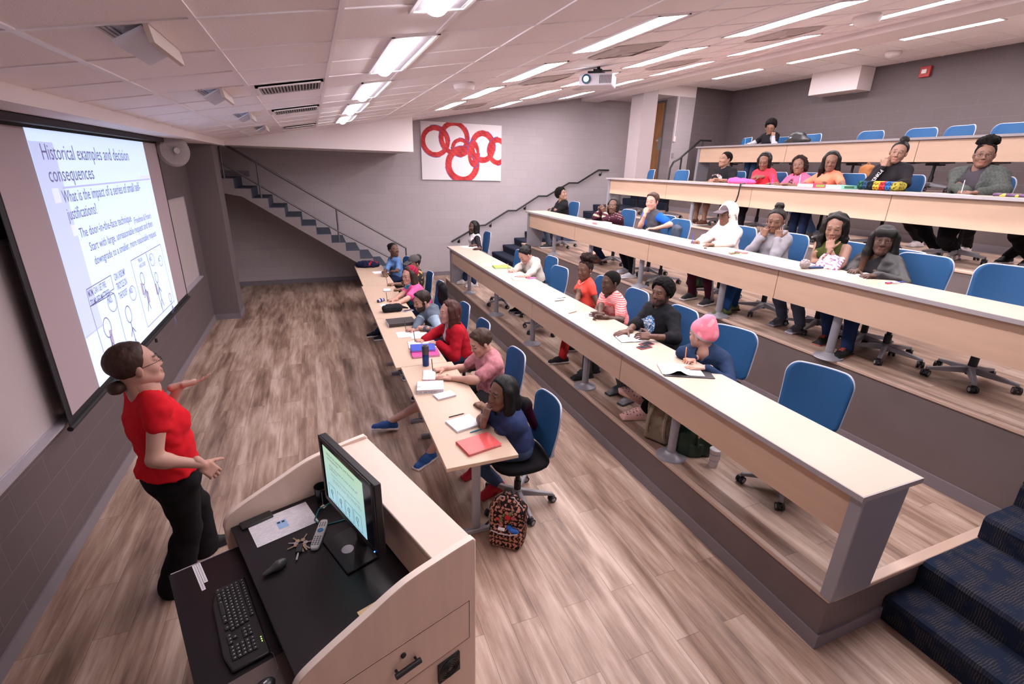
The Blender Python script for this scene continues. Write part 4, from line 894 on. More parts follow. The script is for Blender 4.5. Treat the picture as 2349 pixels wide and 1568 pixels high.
    # ---- top ----
    if top:
        e = top.get('e', .011); sl_ = top.get('sleeve', 'short'); P = torso(e)
        xs = .014 if standing else 0; P[0] = ell(Hp+t*.03, (.131+xs+.03*(w-1)+fat+e*.6, .171*w+xs+fat+e*.6, .13+xs+e), BM, k=.05); low = top.get('low', .02)
        for q in (1, -1):
            S_, E, Wt, a = A[q]; g = ar(q, e*.9)
            if sl_ == 'long': g = [g[0], cap(E, E+(Wt-E)*.93, .039*(1+.7*(w-1))+e, .030+e*.6, k=.02), g[2]]
            elif sl_ == 'short': g = [cap(S_, S_+(E-S_)*.68, .050*(1+.8*(w-1))+e, .046*(1+.8*(w-1))+e, k=.03)]
            elif sl_ == 'elbow': g = [g[0], cap(E, E+(Wt-E)*.25, .040*w+e, .036*w+e, k=.02)]
            elif sl_ == 'cap': g = [cap(S_, S_+(E-S_)*.30, .048*w+e, .046*w+e, k=.03)]
            else: g = []
            P += g
        if sl_ == 'none': P = [p for p in P if not (p['t'] == 'c')]+[cap(S[1]-bl*.075, S[1]-bl*.07+t*.03, .03, k=.03), cap(S[-1]+bl*.075, S[-1]+bl*.07+t*.03, .03, k=.03)]
        if top.get('hood') == 'down': P += [cap(Nb-bfw*.075+bl*.08, Nb-bfw*.10-t*.03, .034, .045, k=.03), cap(Nb-bfw*.075-bl*.08, Nb-bfw*.10-t*.03, .034, .045, k=.03), cap(Nb+bl*.07+bfw*.01, Nb-bfw*.07+bl*.07+t*.01, .022, .03, k=.02), cap(Nb-bl*.07+bfw*.01, Nb-bfw*.07-bl*.07+t*.01, .022, .03, k=.02)]
        if top.get('collar'): P += [cap(Nb+bl*.06+t*.01, Nb+bfw*.06-t*.05, .017, .014, k=.01), cap(Nb-bl*.06+t*.01, Nb+bfw*.06-t*.05, .017, .014, k=.01), cap(Nb+bl*.055-bfw*.02+t*.015, Nb-bl*.055-bfw*.02+t*.015, .018, k=.02)]
        nr = top.get('neck', .062)
        if top.get('hood') != 'up': P.append(ell(Nb+t*.035+bfw*top.get('nf', .028), (nr, nr*.95, top.get('nd', .075)), BM, k=.008, s=-1))
        P.append(half(at_(0, 0, low-.07), -t, .01))
        amp = top.get('wr', .004)
        nz = lambda X: amp*snoise((X-Hp)@BM*np.array([1, 1, 1.6]), 38, seed)+amp*.5*snoise(X, 80, seed*2)
        V, Q = blob(P, vs, nz); c = np.array(top['c']); C_ = np.tile(c, (len(V), 1)); L_ = (V-Hp)@BM; L_[:, 2] /= Lt
        if 'fn' in top: 
            sd = np.zeros(len(V))   # how far out along a sleeve
            for q in (1, -1):
                S_, E, Wt, a = A[q]; d1 = p_dist(cap(S_, E, .05, .04), V); d2 = p_dist(cap(E, Wt, .04, .03), V); ua = np.clip((V-S_)@nrm(E-S_)/np.linalg.norm(E-S_), 0, 1); fa = np.clip((V-E)@nrm(Wt-E)/np.linalg.norm(Wt-E), 0, 1)
                u = np.where(d2 < d1, 1+fa, ua); sd = np.where((d1 < .028) & (np.abs(L_[:, 1]) > .135*w) | (d2 < .028), u, sd)
            C_ = top['fn'](V, L_, C_, sd)
        if top.get('hood') == 'up':
            Hh = [ell((-.022, 0, .03), (.120, .104, .120), k=.03), cap((-.03, .06, -.06), (-.02, .075, -.15), .05, .07, k=.04), cap((-.03, -.06, -.06), (-.02, -.075, -.15), .05, .07, k=.04), cap((.03, -.05, -.14), (.03, .05, -.14), .04, k=.04), ell((.105, 0, .015), (.085, .068, .115), k=.015, s=-1), ell((-.0, 0, .02), (.105, .082, .098), k=.01, s=-1), half((.075, 0, .0), (1, 0, .15))]
            v2, q2 = blob(Hh, vs*.8, lambda X: .003*snoise(X, 50)); v2 = H+v2@HM.T; V, Q, C_ = join([(V, Q, C_), (v2, q2, np.tile(c, (len(v2), 1)))])
        np_mesh(top.get('name', 'shirt'), V-loc, Q, top.get('m', M_cloth), rt, C_)
    # ---- open cardigan / jacket layer handled by 'over' ----
    if top and top.get('over'):
        ov = top['over']; e = .026; P = torso(e)
        for q in (1, -1):
            S_, E, Wt, a = A[q]; P += [cap(S_, E, .050*w+e*.8, .044*w+e*.8, k=.03), cap(E, E+(Wt-E)*.92, .044*w+e*.7, .036+e*.5, k=.02)]
        P += [rbox(at_(.14, 0, Lt*.5), (.12, ov.get('gap', .05), Lt*.62), .02, BM, k=.03, s=-1), ell(Nb+t*.035+bfw*.04, (.075, .075, .10), BM, k=.02, s=-1), half(at_(0, 0, -.06), -t, .01)]
        V, Q = blob(P, vs, lambda X: .005*snoise((X-Hp)@BM*np.array([1, 1, 1.5]), 40, seed)); C_ = np.tile(np.array(ov['c']), (len(V), 1))
        if 'fn' in ov: C_ = ov['fn'](V, C_)
        np_mesh(ov.get('name', 'cardigan'), V-loc, Q, ov.get('m', M_cloth), rt, C_)
    # ---- shoes ----
    if shoes:
        for q in (1, -1):
            an, d = G[q][2], G[q][3]; g = G[q][4]; pz = radians(g.get('pitch', 0)); l = np.cross((0, 0, 1), d); up = np.array([0, 0, 1.])
            if pz: d2 = d*cos(pz)+up*sin(pz); up = up*cos(pz)-d*sin(pz); d = d2
            M = np.stack([d, l, up], 1); h = an-up*.085
            P = [cap((-.045, 0, .032), (.06, 0, .030), .036, .040, k=.03), cap((.06, .0, .030), (.155, -.003*q, .024), .042, .034, k=.03), cap((-.03, 0, .05), (-.01, 0, .085 if shoes.get('high') is None else .12), .038, .040, k=.03), ell((.05, 0, .055), (.06, .033, .028), k=.03), half((0, 0, .004), (0, 0, -1), .003), rbox((.055, 0, .012), (.138, .046, .013), .012, k=.008)]
            V, Q = blob(P, min(vs, .0065)); C_ = np.tile(np.array(shoes['c']), (len(V), 1)); C_[V[:, 2] < shoes.get('sh', .024)] = shoes.get('sole', (.6, .57, .58))
            if 'lace' in shoes: k = (np.abs(V[:, 1]) < .020) & (V[:, 2] > .055) & (V[:, 0] > .03) & (V[:, 0] < .11) & (np.sin(V[:, 0]*420) > 0); C_[k] = shoes['lace']
            if 'fn' in shoes: C_ = shoes['fn'](V, C_)
            np_mesh('shoe', h+V@M.T*shoes.get('sc', 1)-loc, Q, M_shoe, rt, C_)
    if shoes and shoes.get('sock') is not None:
        for q in (1, -1):
            V, Q = blob([cap(G[q][2]+(0, 0, .0), G[q][2]+(G[q][1]-G[q][2])*shoes.get('sockl', .3), .041, .046)], vs); np_mesh('sock', V-loc, Q, M_cloth, rt, np.tile(np.array(shoes['sock']), (len(V), 1)))
    # ---- hair, hat ----
    if hair:
        V, Q, C_, m = hair_build(hair[0], hair[1], .0048 if vs < .0085 else .0065, seed, headw)
        if len(hair) > 2: k = np.clip((-.12-V[:, 2])/.16, 0, 1)[:, None]; C_ = C_*(1-k)+np.array(hair[2])*k
        np_mesh('hair', H+V@HM.T-loc, Q, m, rt, C_)
    if hat:
        if hat[0] == 'beanie': P = [ell((-.018, 0, .045), (.107, .092, .095)), ell((-.04, 0, -.0), (.082, .086, .06)), cap((-.05, 0, .11), (-.055, 0, .12), .05, k=.04), half((.03, 0, .022), (.62, 0, -1), .006)]; nz = lambda X: .003*snoise(X, 70)
        elif hat[0] == 'wrap': P = [ell((-.035, 0, .05), (.098, .090, .090)), cap((-.10, 0, .03), (-.09, 0, -.02), .055, .045, k=.05), half((.03, 0, .055), (.9, 0, -.8), .006)]; nz = lambda X: .004*np.sin(X[:, 2]*160+X[:, 0]*60)
        else: P = [ell((-.014, 0, .045), (.101, .086, .088)), half((.0, 0, .040), (.1, 0, -1), .004), rbox((.125, 0, .046), (.055, .062, .006), .005, rotM((0, 1, 0), .18), k=.012)]; nz = lambda X: .001*snoise(X, 70)
        V, Q = blob(P, .005, nz); c = np.tile(np.array(hat[1]), (len(V), 1))
        if len(hat) > 2: k = (V[:, 2]-.62*(V[:, 0]-.03) < .046) if hat[0] == 'beanie' else (V[:, 0] > 9); c[k] = hat[2]
        if len(hat) > 3: k = snoise(V, 60, 3) > .45; c[k] = hat[3]
        np_mesh('beanie' if hat[0] == 'beanie' else 'head_wrap' if hat[0] == 'wrap' else 'cap', H+V@HM.T-loc, Q, M_cloth, rt, c)
    if glasses is not None:
        f = MB(); wf = lambda p: H+HM@np.array(p)-loc
        for s in (1, -1):
            f.tube([wf((.103-.10*abs(.022*cos(2*pi*k/14))*0+.0, s*.032+.021*cos(2*pi*k/14), .002+.015*sin(2*pi*k/14))) for k in range(14)], .0017, 5, closed=True); f.tube([wf((.101, s*.053, .006)), wf((.06, s*.074, .006)), wf((-.01, s*.083, .004))], .0016, 5)
        f.tube([wf((.103, .011, .004)), wf((.105, 0, .007)), wf((.103, -.011, .004))], .0017, 5); f.build('glasses', mat('glasses_'+glasses, dict(black=(.015, .012, .012), red=(.12, .02, .02), gold=(.4, .3, .2))[glasses], .3), rt)
    if ears:
        for s in (1, -1): f = MB(); f.ball(tuple(H+HM@np.array((-.004, s*.0835*headw, -.034))-loc), .0055, 8); f.build('earring', M_pearl if ears == 'pearl' else M_gold, rt, smooth='all')
    P_ = dict(H=H, HM=HM, A=A, S=S, BM=BM, Hp=Hp, Nb=Nb, loc=loc, Lt=Lt, G=G); return rt, P_
# ================= PEOPLE =================
def hd(px, py, **k): return at(px, py, **k)
def hnd(P, d, pose='relaxed', n=(0, 0, -1), hint=None, back=.075):
    d = azd(*d) if hasattr(d, '__len__') else azd(d); r = dict(w=np.array(P)-d*back, d=d, n=np.array(n, float), pose=pose)
    if hint is not None: r['hint'] = np.array(hint, float)
    return r
def dk(k, px, py, up=.022):
    if k < 3: return at(px, py, z=T[k]+DH+up)
    p = at(px, py, x=DX[k]+DW-.16); p[2] = T[k]+DH+up; return p
def ft(k, px, py): p = at(px, py, z=T[k]+.02); p[2] = T[k]; return p
PENS = []
def sit(k, label, H, look, y=None, hx=None, body=180, lean=0, chair=True, chair_label=None, hz=.57, **kw):
    kw['desk'] = (DX[k]+(DW if k else .52), T[k]+DH)
    hx = (DX[k]+(DW if k else .52)+.29) if hx is None else hx; y = H[1] if y is None else y
    if chair: place_chair(hx+.02, y, k, body, chair_label)
    pc = kw.pop('pen', None); R_ = person(label, (hx, y, T[k]), H, look, (hx, y, T[k]+hz), body, **kw)
    if pc: PENS.append((R_[1], -1, pc[0], pc[1]))
    return R_
def decal(rt, part, c, right, up, text, w, h, m, name='lettering'):
    o = [x for x in rt.children if x.name.split('.')[0] == part][0]; n = len(o.data.vertices); V = np.empty(n*3); o.data.vertices.foreach_get('co', V); V = V.reshape(-1, 3)
    loc = np.array(rt.location); c = np.array(c, float)-loc; right = nrm(right); up = nrm(np.array(up)-right*(np.array(up)@right)); nn = np.cross(right, up)
    q = font_mesh(text, name, m, rt, c-right*w/2-up*h*.35, right, up, width=w, height=h, bold=.02)
    L = V-c; uv = np.stack([L@right, L@up], 1); dp = L@nn; k = (np.abs(uv[:, 0]) < w*.7+.02) & (np.abs(uv[:, 1]) < h+.03) & (np.abs(dp) < .12); uv = uv[k]; dp = dp[k]
    if not len(dp): return
    m_ = len(q.data.vertices); A = np.empty(m_*3); q.data.vertices.foreach_get('co', A); A = A.reshape(-1, 3)
    for i in range(m_):
        a = A[i]-c; d = np.hypot(uv[:, 0]-a@right, uv[:, 1]-a@up); near = d < max(.014, d.min()+.004); A[i] = c+right*(a@right)+up*(a@up)+nn*(dp[near].max()+.003)
    q.data.vertices.foreach_set('co', A.ravel()); q.data.update()
def necklace(R_, m, r=.062, drop=.05):
    rt, P = R_; B = P['BM']; N = P['Nb']-P['loc']
    MB().tube([N+B@np.array([.045+r*.9*cos(a), r*sin(a), .012-drop*max(0, cos(a))**2]) for a in np.linspace(-2.2, 2.2, 22)], .0028, 6).build('necklace', m, rt, smooth=True)
blk = (.008, .007, .009); navy = (.014, .022, .06); jean = (.035, .055, .11); white = (.70, .66, .68)
def f_stripes(c2, fr=190, th=.55):
    def fn(V, L, C_, sd):
        k = np.sin(V[:, 2]*fr) > th; C_[k] = c2; return C_
    return fn
def f_sleeve(c2, lim=.02, body=None):
    def fn(V, L, C_, sd):
        C_[sd > lim] = c2; 
        if body is not None: C_[(sd <= lim)] = body
        return C_
    return fn
def f_print(cy, cz, ry, rz, cols, fr=90, s=1., side=1, box=False):
    def fn(V, L, C_, sd):
        y = (L[:, 1]-cy)/ry; z = (L[:, 2]-cz)/rz; k = ((y*y+z*z < 1) if not box else (np.abs(y) < 1) & (np.abs(z) < 1)) & (L[:, 0]*side > .03) & (sd < .05)
        nz = snoise(V, fr, s); idx = np.clip(((nz+.6)/1.2*len(cols)).astype(int), 0, len(cols)-1); C_[k] = np.array(cols)[idx[k]]; return C_
    return fn
def f_noise(cols, fr=60, s=1., lo=-.6, sel=None):
    def fn(V, L, C_, sd):
        nz = snoise(V, fr, s); idx = np.clip(((nz-lo)/1.2*len(cols)).astype(int), 0, len(cols)-1); k = np.ones(len(V), bool) if sel is None else sel(L, sd); C_[k] = np.array(cols)[idx[k]]; return C_
    return fn
# ---- the lecturer ----
person('standing lecturer in a red cap-sleeve top and black trousers, one hand raised', (.80, 3.47, 0), hd(310, 838, y=3.36), (28, 8), at(394, 1092, y=3.42), 28, skin='l', w=1.10, bust=.02, fat=.026, nbf=.035, vs=.0062, standing=True,
  top=dict(c=(.62, .012, .022), sleeve='cap', e=.010, nd=.05, neck=.085, wr=.005, low=.16), pants=dict(c=(.010, .009, .011), wide=.10, flare=.04), hair=('lowbun', 'brown'), glasses='black', seed=2.,
  legs=dict(R=dict(f=at(408, 1350, z=.0), d=azd(20)), L=dict(f=at(468, 1262, z=0), d=azd(20))),
  arms=dict(R=dict(w=at(464, 1064, y=3.20), d=azd(15, -58), pose='relaxed', n=(-.6, .8, -.2), hint=(-.5, -.6, -.8)), L=dict(w=at(412, 885, y=3.62), d=azd(10, 5), pose='open', n=(0, .3, 1), hint=(0, .3, -1))),
  shoes=dict(c=(.012, .011, .012), sole=(.02, .02, .02)))
# ---- front tables (row 0) ----
g0 = 'chairs at the front tables'
sit(0, 'person in a blue denim shirt with folded arms at the far front table', hd(903, 573, z=1.10), (-62, 8), body=200, hx=3.2, skin='d2', w=.93, bust=.008, vs=.011, top=dict(c=(.075, .15, .33), sleeve='elbow', collar=1, fn=f_noise([(.075, .15, .33), (.10, .19, .38)], 50)), pants=dict(c=navy), hair=('backbun', 'black'), glasses='gold', seed=3.,
  arms=dict(R=dict(w=at(880, 625, z=.80), d=azd(-80), pose='relaxed'), L=dict(w=at(908, 622, z=.82), d=azd(150), pose='relaxed')), chair_label='blue task chair of the denim-shirted person at the far front table', shoes=dict(c=blk))
sit(0, 'person in a dark grey cap and floral top writing at the front table', hd(950, 604, z=1.10), (205, -12), pen=((.12, .02, .16), 'purple pen in the hand of the person in the dark grey cap'), skin='m', w=1.0, bust=.015, vs=.010, top=dict(c=(.05, .05, .035), sleeve='elbow', fn=f_noise([(.02, .02, .02), (.03, .03, .025), (.05, .055, .035), (.55, .30, .12)], 75)), pants=dict(c=jean), hair=('backbun', 'black'), hat=('cap', (.075, .07, .07)), seed=4.,
  arms=dict(R=hnd(dk(0, 893, 652), 185, 'pen'), L=hnd(dk(0, 906, 664), 165, 'fist')), chair_label='blue task chair behind the person in the grey cap', shoes=dict(c=(.25, .22, .22)))
R_ = sit(0, 'person in a crimson beanie, pink shirt and turquoise scarf with round glasses', hd(938, 632, z=1.06), (212, -4), pen=((.08, .04, .03), 'dark pencil in the hand of the person with the turquoise scarf'), skin='l', w=1.0, bust=.015, fat=.008, vs=.010, top=dict(c=(.72, .10, .28), sleeve='short', neck=.05), pants=dict(c=navy), hair=('long', 'brownd'), hat=('wrap', (.28, .012, .045)), glasses='red', seed=5.,
  arms=dict(R=hnd(dk(0, 893, 688), 190, 'pen'), L=hnd(dk(0, 897, 697), 165, 'relaxed')), chair_label='blue task chair behind the person in the crimson beanie', shoes=dict(c=blk), legs=dict(R=dict(f=ft(0, 868, 768)), L=dict(f=ft(0, 885, 775))))
P = R_[1]; B = P['BM']; N = P['Nb']; V, Q = blob([cap(N+B@np.array([.03, .055, .03]), N+B@np.array([.03, -.055, .03]), .036, k=.03), cap(N+B@np.array([-.05, .05, .03]), N+B@np.array([-.05, -.05, .03]), .034, k=.03), cap(N+B@np.array([.03, .055, .03]), N+B@np.array([-.05, .05, .03]), .034, k=.03), cap(N+B@np.array([.03, -.055, .03]), N+B@np.array([-.05, -.05, .03]), .034, k=.03), cap(N+B@np.array([.055, 0, .0]), N+B@np.array([.135, -.01, -.24]), .055, .04, k=.04)], .008, lambda X: .007*snoise(X, 60, 2))
C_ = np.where((snoise(V, 45, 4) > .35)[:, None], np.array([.35, .42, .48]), np.array([.015, .28, .42])); np_mesh('scarf', V-P['loc'], Q, M_cloth, R_[0], C_)
sit(0, 'bearded person in a grey and pale blue hooded sweatshirt at the front tables', hd(968, 690, z=1.02), (192, -14), pen=((.10, .08, .06), 'thin pen upright in the hooded bearded person\'s hand'), skin='l2', w=1.06, vs=.009, beard=True, top=dict(c=(.10, .125, .165), sleeve='long', hood='down', e=.018, fn=lambda V, L, C_, sd: (C_.__setitem__((sd > .02) & (sd < 1.0), (.30, .40, .50)) or C_)), pants=dict(c=jean), hair=('short', 'dark'), seed=6.,
  arms=dict(R=hnd(dk(0, 937, 756), 175, 'pen', hint=(0, 1, -.7)), L=hnd(dk(0, 962, 750, .04), 140, 'flat', hint=(0, -1, -.7))), chair_label='blue task chair behind the hooded bearded person', shoes=dict(c=(.05, .08, .16)))
sit(0, 'person with shoulder-length auburn hair in a red cardigan over a white top', hd(1030, 716, z=1.08), (186, 0), pen=((.02, .02, .02), 'pen in the hand of the person in the red cardigan'), skin='l', w=.98, bust=.012, vs=.009, top=dict(c=(.62, .60, .62), sleeve='short', over=dict(c=(.36, .008, .018), gap=.035)), pants=dict(c=jean), hair=('shoulder', 'auburn'), seed=7.,
  arms=dict(R=hnd(dk(0, 958, 781), 185, 'pen'), L=hnd(dk(0, 990, 786), 150, 'relaxed')), chair_label='blue task chair behind the person in the red cardigan', shoes=dict(c=blk))
sit(0, 'person in a dusty pink T-shirt with blue canvas shoes stretched out', hd(1103, 785, z=1.07), (188, -24), pen=((.02, .018, .02), 'black pen in the hand of the person in the dusty pink T-shirt'), skin='l', w=1.14, vs=.0075, top=dict(c=(.46, .19, .22), sleeve='short', e=.013, wr=.006, fn=f_noise([(.43, .175, .20), (.49, .21, .24)], 120)), pants=dict(c=(.03, .03, .035), len=.1), hair=('short', 'brown'), seed=8.,
  arms=dict(R=hnd(dk(0, 1000, 848), 185, 'pen'), L=hnd(dk(0, 1020, 866), 150, 'flat', hint=(0, -1, -.6))), chair_label='blue task chair behind the person in the dusty pink T-shirt', shoes=dict(c=(.018, .07, .24), sole=(.62, .58, .58), lace=(.05, .12, .3)),
  legs=dict(R=dict(f=ft(0, 893, 985)+(.02, 0, .03), d=azd(178), pitch=8), L=dict(f=ft(0, 985, 1052), d=azd(215))))
_, P7 = sit(0, 'person with long burgundy-tipped hair in a navy T-shirt, chin on hand', hd(1152, 902, z=1.03), (196, 0), hx=3.12, skin='d3', w=1.04, bust=.015, vs=.0075, top=dict(c=(.025, .04, .11), sleeve='short', e=.014), pants=dict(c=(.05, .085, .16)), hair=('waist', 'black', (.09, .008, .028)), ears='pearl', seed=9.,
  arms=dict(R=dict(near=((.115, -.012, -.095), .35, .15), pose='relaxed', hint=(-.3, .3, -1)), L=hnd(dk(0, 1098, 925), 100, 'relaxed', hint=(0, -1, -.6))), chair_label='blue task chair with its near side fully visible beside the leopard backpack', shoes=dict(c=(.38, .012, .03), sole=(.3, .01, .02)),
  legs=dict(R=dict(f=ft(0, 1100, 1078), d=azd(200)), L=dict(f=ft(0, 1140, 1120), d=azd(200))))
# ---- first tier (row 1) ----
sit(1, 'person in a white and charcoal raglan shirt at the first tier desk end', hd(1086, 521, x=4.95), (198, 0), skin='d1', w=1.0, bust=.01, fat=.005, vs=.011, top=dict(c=white, sleeve='elbow', fn=f_sleeve((.016, .014, .018), .02)), pants=dict(c=navy), hair=('long', 'black'), glasses='gold', seed=10.,
  arms=dict(R=hnd(dk(1, 1080, 563), 185, 'relaxed'), L=hnd(dk(1, 1090, 570), 160, 'relaxed')), chair_label='blue task chair at the far end of the first tier', shoes=dict(c=(.55, .5, .52)), legs=dict(R=dict(f=ft(1, 1062, 648)+(.05, 0, 0)), L=dict(f=ft(1, 1082, 655)+(.05, 0, 0))))
sit(1, 'person in an oatmeal hooded sweater bent over writing on the first tier', hd(1205, 584, x=4.80), (190, -38), pen=((.50, .22, .25), 'reddish pen in the hand of the person in the oatmeal sweater'), skin='l2', w=1.05, fat=.008, bust=.01, vs=.010, top=dict(c=(.46, .42, .39), sleeve='long', hood='down', e=.016), pants=dict(c=blk), hair=('backbun', 'black'), seed=11.,
  arms=dict(R=hnd(dk(1, 1170, 622), 190, 'pen'), L=hnd(dk(1, 1195, 634), 165, 'flat')), chair_label='blue task chair behind the person in the oatmeal sweater', shoes=dict(c=blk), legs=dict(R=dict(f=ft(1, 1192, 712)), L=dict(f=ft(1, 1205, 718))))
R_ = sit(1, 'person in a coral scoop-neck top with natural hair in a high puff', hd(1342, 618, x=4.95), (200, -4), skin='d2', w=.88, bust=.015, vs=.0088, top=dict(c=(.72, .075, .055), sleeve='cap', e=.006, wr=.001, nd=.06), pants=dict(c=(.40, .02, .02)), hair=('puff', 'dark'), ears='pearl', seed=12.,
  arms=dict(R=dict(w=at(1320, 700, z=T[1]+.70), d=azd(190, -20), pose='relaxed'), L=dict(w=at(1365, 715, z=T[1]+.62), d=azd(180, -30), pose='relaxed')), chair_label='blue task chair behind the person in the coral top', shoes=dict(c=(.018, .016, .018), sole=(.6, .55, .55), sock=(.10, .09, .11)), legs=dict(R=dict(f=ft(1, 1290, 828), d=azd(175)), L=dict(f=ft(1, 1320, 800), d=azd(175))))
necklace(R_, M_pearl, .060, .045)
sit(1, 'person in a coral striped T-shirt with clasped hands on the first tier desk', hd(1400, 648, x=4.87), (186, -2), skin='d1', w=1.05, vs=.0088, top=dict(c=(.74, .12, .12), sleeve='short', e=.013, fn=f_stripes((.72, .45, .44), 330, .35)), pants=dict(c=(.05, .05, .055)), hair=('buzz', 'black'), seed=13.,
  arms=dict(R=hnd(dk(1, 1362, 722), 178, 'clasp', n=(0, 1, -.3), hint=(0, 1, -1)), L=hnd(dk(1, 1368, 727), 155, 'clasp', n=(0, -1, -.3), hint=(0, -1, -.9))), chair_label='blue task chair behind the person in the striped coral T-shirt', shoes=dict(c=(.02, .02, .022), sole=(.02, .02, .02), sock=(.08, .07, .08)), legs=dict(R=dict(f=ft(1, 1345, 862)), L=dict(f=ft(1, 1360, 850))))
def lionprint(V, L, C_, sd):
    C_ = f_print(.0, .60, .085, .24, [(.62, .66, .72), (.03, .16, .42), (.015, .02, .04), (.62, .66, .72), (.05, .22, .5)], 105)(V, L, C_, sd); return C_
sit(1, 'bearded person in a black T-shirt with a blue and white oval print', hd(1518, 672, x=4.95), (194, 2), skin='d2', w=1.22, fat=.02, vs=.008, beard=True, top=dict(c=(.009, .009, .012), sleeve='elbow', e=.016, fn=lionprint), pants=dict(c=(.16, .16, .18)), hair=('afro', 'black'), ears='gold', seed=14.,
  arms=dict(R=hnd(dk(1, 1427, 762), 190, 'flat'), L=hnd(dk(1, 1475, 770, .05), 150, 'relaxed', n=(0, .6, -.6), hint=(.3, -1, -.6))), chair_label='blue task chair behind the person in the black T-shirt', shoes=dict(c=(.22, .23, .25), sole=(.05, .05, .06), lace=(.03, .16, .25), sock=(.08, .09, .10), fn=lambda V, C_: (C_.__setitem__((V[:, 0] < .02) & (V[:, 2] > .03), (.03, .40, .25)) or C_)), legs=dict(R=dict(f=ft(1, 1425, 895), d=azd(185)), L=dict(f=ft(1, 1450, 915), d=azd(195))))
R_ = sit(1, 'person in a pink beanie and navy long-sleeve shirt writing, face turned away', hd(1611, 768, x=4.80), (104, -10), pen=((.75, .30, .08), 'orange and white marker in the hand of the person in the pink beanie'), skin='l', w=1.08, fat=.006, vs=.0075, top=dict(c=(.018, .035, .085), sleeve='long', e=.014), pants=dict(c=blk), hat=('beanie', (.80, .22, .30), (.45, .40, .42), (.86, .36, .42)), seed=15.,
  arms=dict(R=hnd(dk(1, 1577, 826), 190, 'pen'), L=hnd(dk(1, 1597, 842), 155, 'flat', hint=(0, -1, -.6))), body=200, chair_label='blue task chair behind the person in the pink beanie', shoes=dict(c=(.74, .45, .42), sole=(.70, .42, .36), sh=.03, sc=1.25, fn=lambda V, C_: (C_.__setitem__((V[:, 2] > .045) & (V[:, 0] > .03) & (np.sin(V[:, 0]*260) > .5) & (np.sin(V[:, 1]*300) > .4), (.12, .05, .05)) or C_)), legs=dict(R=dict(f=ft(1, 1455, 958)+(.12, 0, 0), d=azd(165)), L=dict(f=ft(1, 1452, 948)+(.12, .02, .10), d=azd(150), pitch=25)))
P = R_[1]; decal(R_[0], 'shirt', P['Hp']+P['BM']@np.array([.12, .045, P['Lt']*.70]), np.cross(P['BM'][:, 2], P['BM'][:, 0]), P['BM'][:, 2], 'N', .022, .035, M_whiteprint)
# ---- second tier (row 2) ----
sit(2, 'person in a black track jacket looking up and back on the second tier', hd(1288, 446, x=6.64), (-55, 18), skin='m', w=1.0, vs=.011, top=dict(c=(.009, .009, .012), sleeve='long', hood='down', e=.016), pants=dict(c=(.09, .12, .17)), hair=('afro', 'black'), seed=16.,
  arms=dict(R=hnd(dk(2, 1275, 480, .04), 240, 'relaxed', hint=(0, 1, -.6)), L=hnd(dk(2, 1262, 478, .04), 120, 'relaxed', hint=(-.3, -1, -.6))), chair_label='blue task chair at the far end of the second tier', shoes=dict(c=(.03, .03, .032)), legs=dict(R=dict(f=ft(2, 1258, 566)), L=dict(f=ft(2, 1275, 560))))
def swt(V, L, C_, sd):
    z = np.sin(V[:, 2]*75+V[:, 0]*30); k = (sd > 1.02) | (L[:, 2] < .25); C_[k & (z > .1)] = (.48, .27, .17); C_[k & (z > .8)] = (.6, .5, .45); C_[k & (z < -.6)] = (.07, .015, .03); C_[sd > 1.85] = (.07, .015, .03)
    C_[(sd < .2) & (np.abs(z) < .12) & (L[:, 2] > .8)] = (.55, .4, .35); return C_
sit(2, 'person in a burgundy and tan striped sweater with raised clasped hands', hd(1408, 473, x=6.64), (212, 2), skin='d2', w=1.15, fat=.012, bust=.018, vs=.010, top=dict(c=(.045, .012, .022), sleeve='long', e=.015, fn=swt), pants=dict(c=navy), hair=('bob', 'black'), glasses='gold', seed=17.,
  arms=dict(R=dict(w=at(1378, 484, x=6.48), d=azd(200, 60), n=(0, -1, .2), pose='clasp', hint=(-.3, .4, -1)), L=dict(w=at(1387, 488, x=6.48), d=azd(180, 60), n=(0, 1, .2), pose='clasp', hint=(-.4, -.4, -1))), chair_label='blue task chair behind the person in the striped sweater', shoes=dict(c=(.18, .06, .04), sole=(.08, .03, .02)), legs=dict(R=dict(f=ft(2, 1382, 600)), L=dict(f=ft(2, 1372, 590))))
sit(2, 'person in a bright blue and grey raglan T-shirt with a hand at the mouth', hd(1496, 462, x=6.64), (204, -6), skin='l', w=1.04, vs=.010, top=dict(c=(.07, .07, .085), sleeve='short', fn=f_sleeve((.012, .10, .55), .02)), pants=dict(c=blk, stripe=(.5, .5, .52)), hair=('short', 'brown'), seed=18.,
  arms=dict(R=dict(near=((.125, 0, -.072), .30, -.1), pose='fist', hint=(-.4, 0, -1)), L=hnd(dk(2, 1490, 524), 150, 'relaxed', hint=(0, -1, -.6))), chair_label='blue task chair behind the person in the bright blue raglan', shoes=dict(c=(.50, .50, .58), sole=(.6, .6, .62), lace=(.1, .1, .12)), legs=dict(R=dict(f=ft(2, 1437, 622)), L=dict(f=ft(2, 1448, 634))))
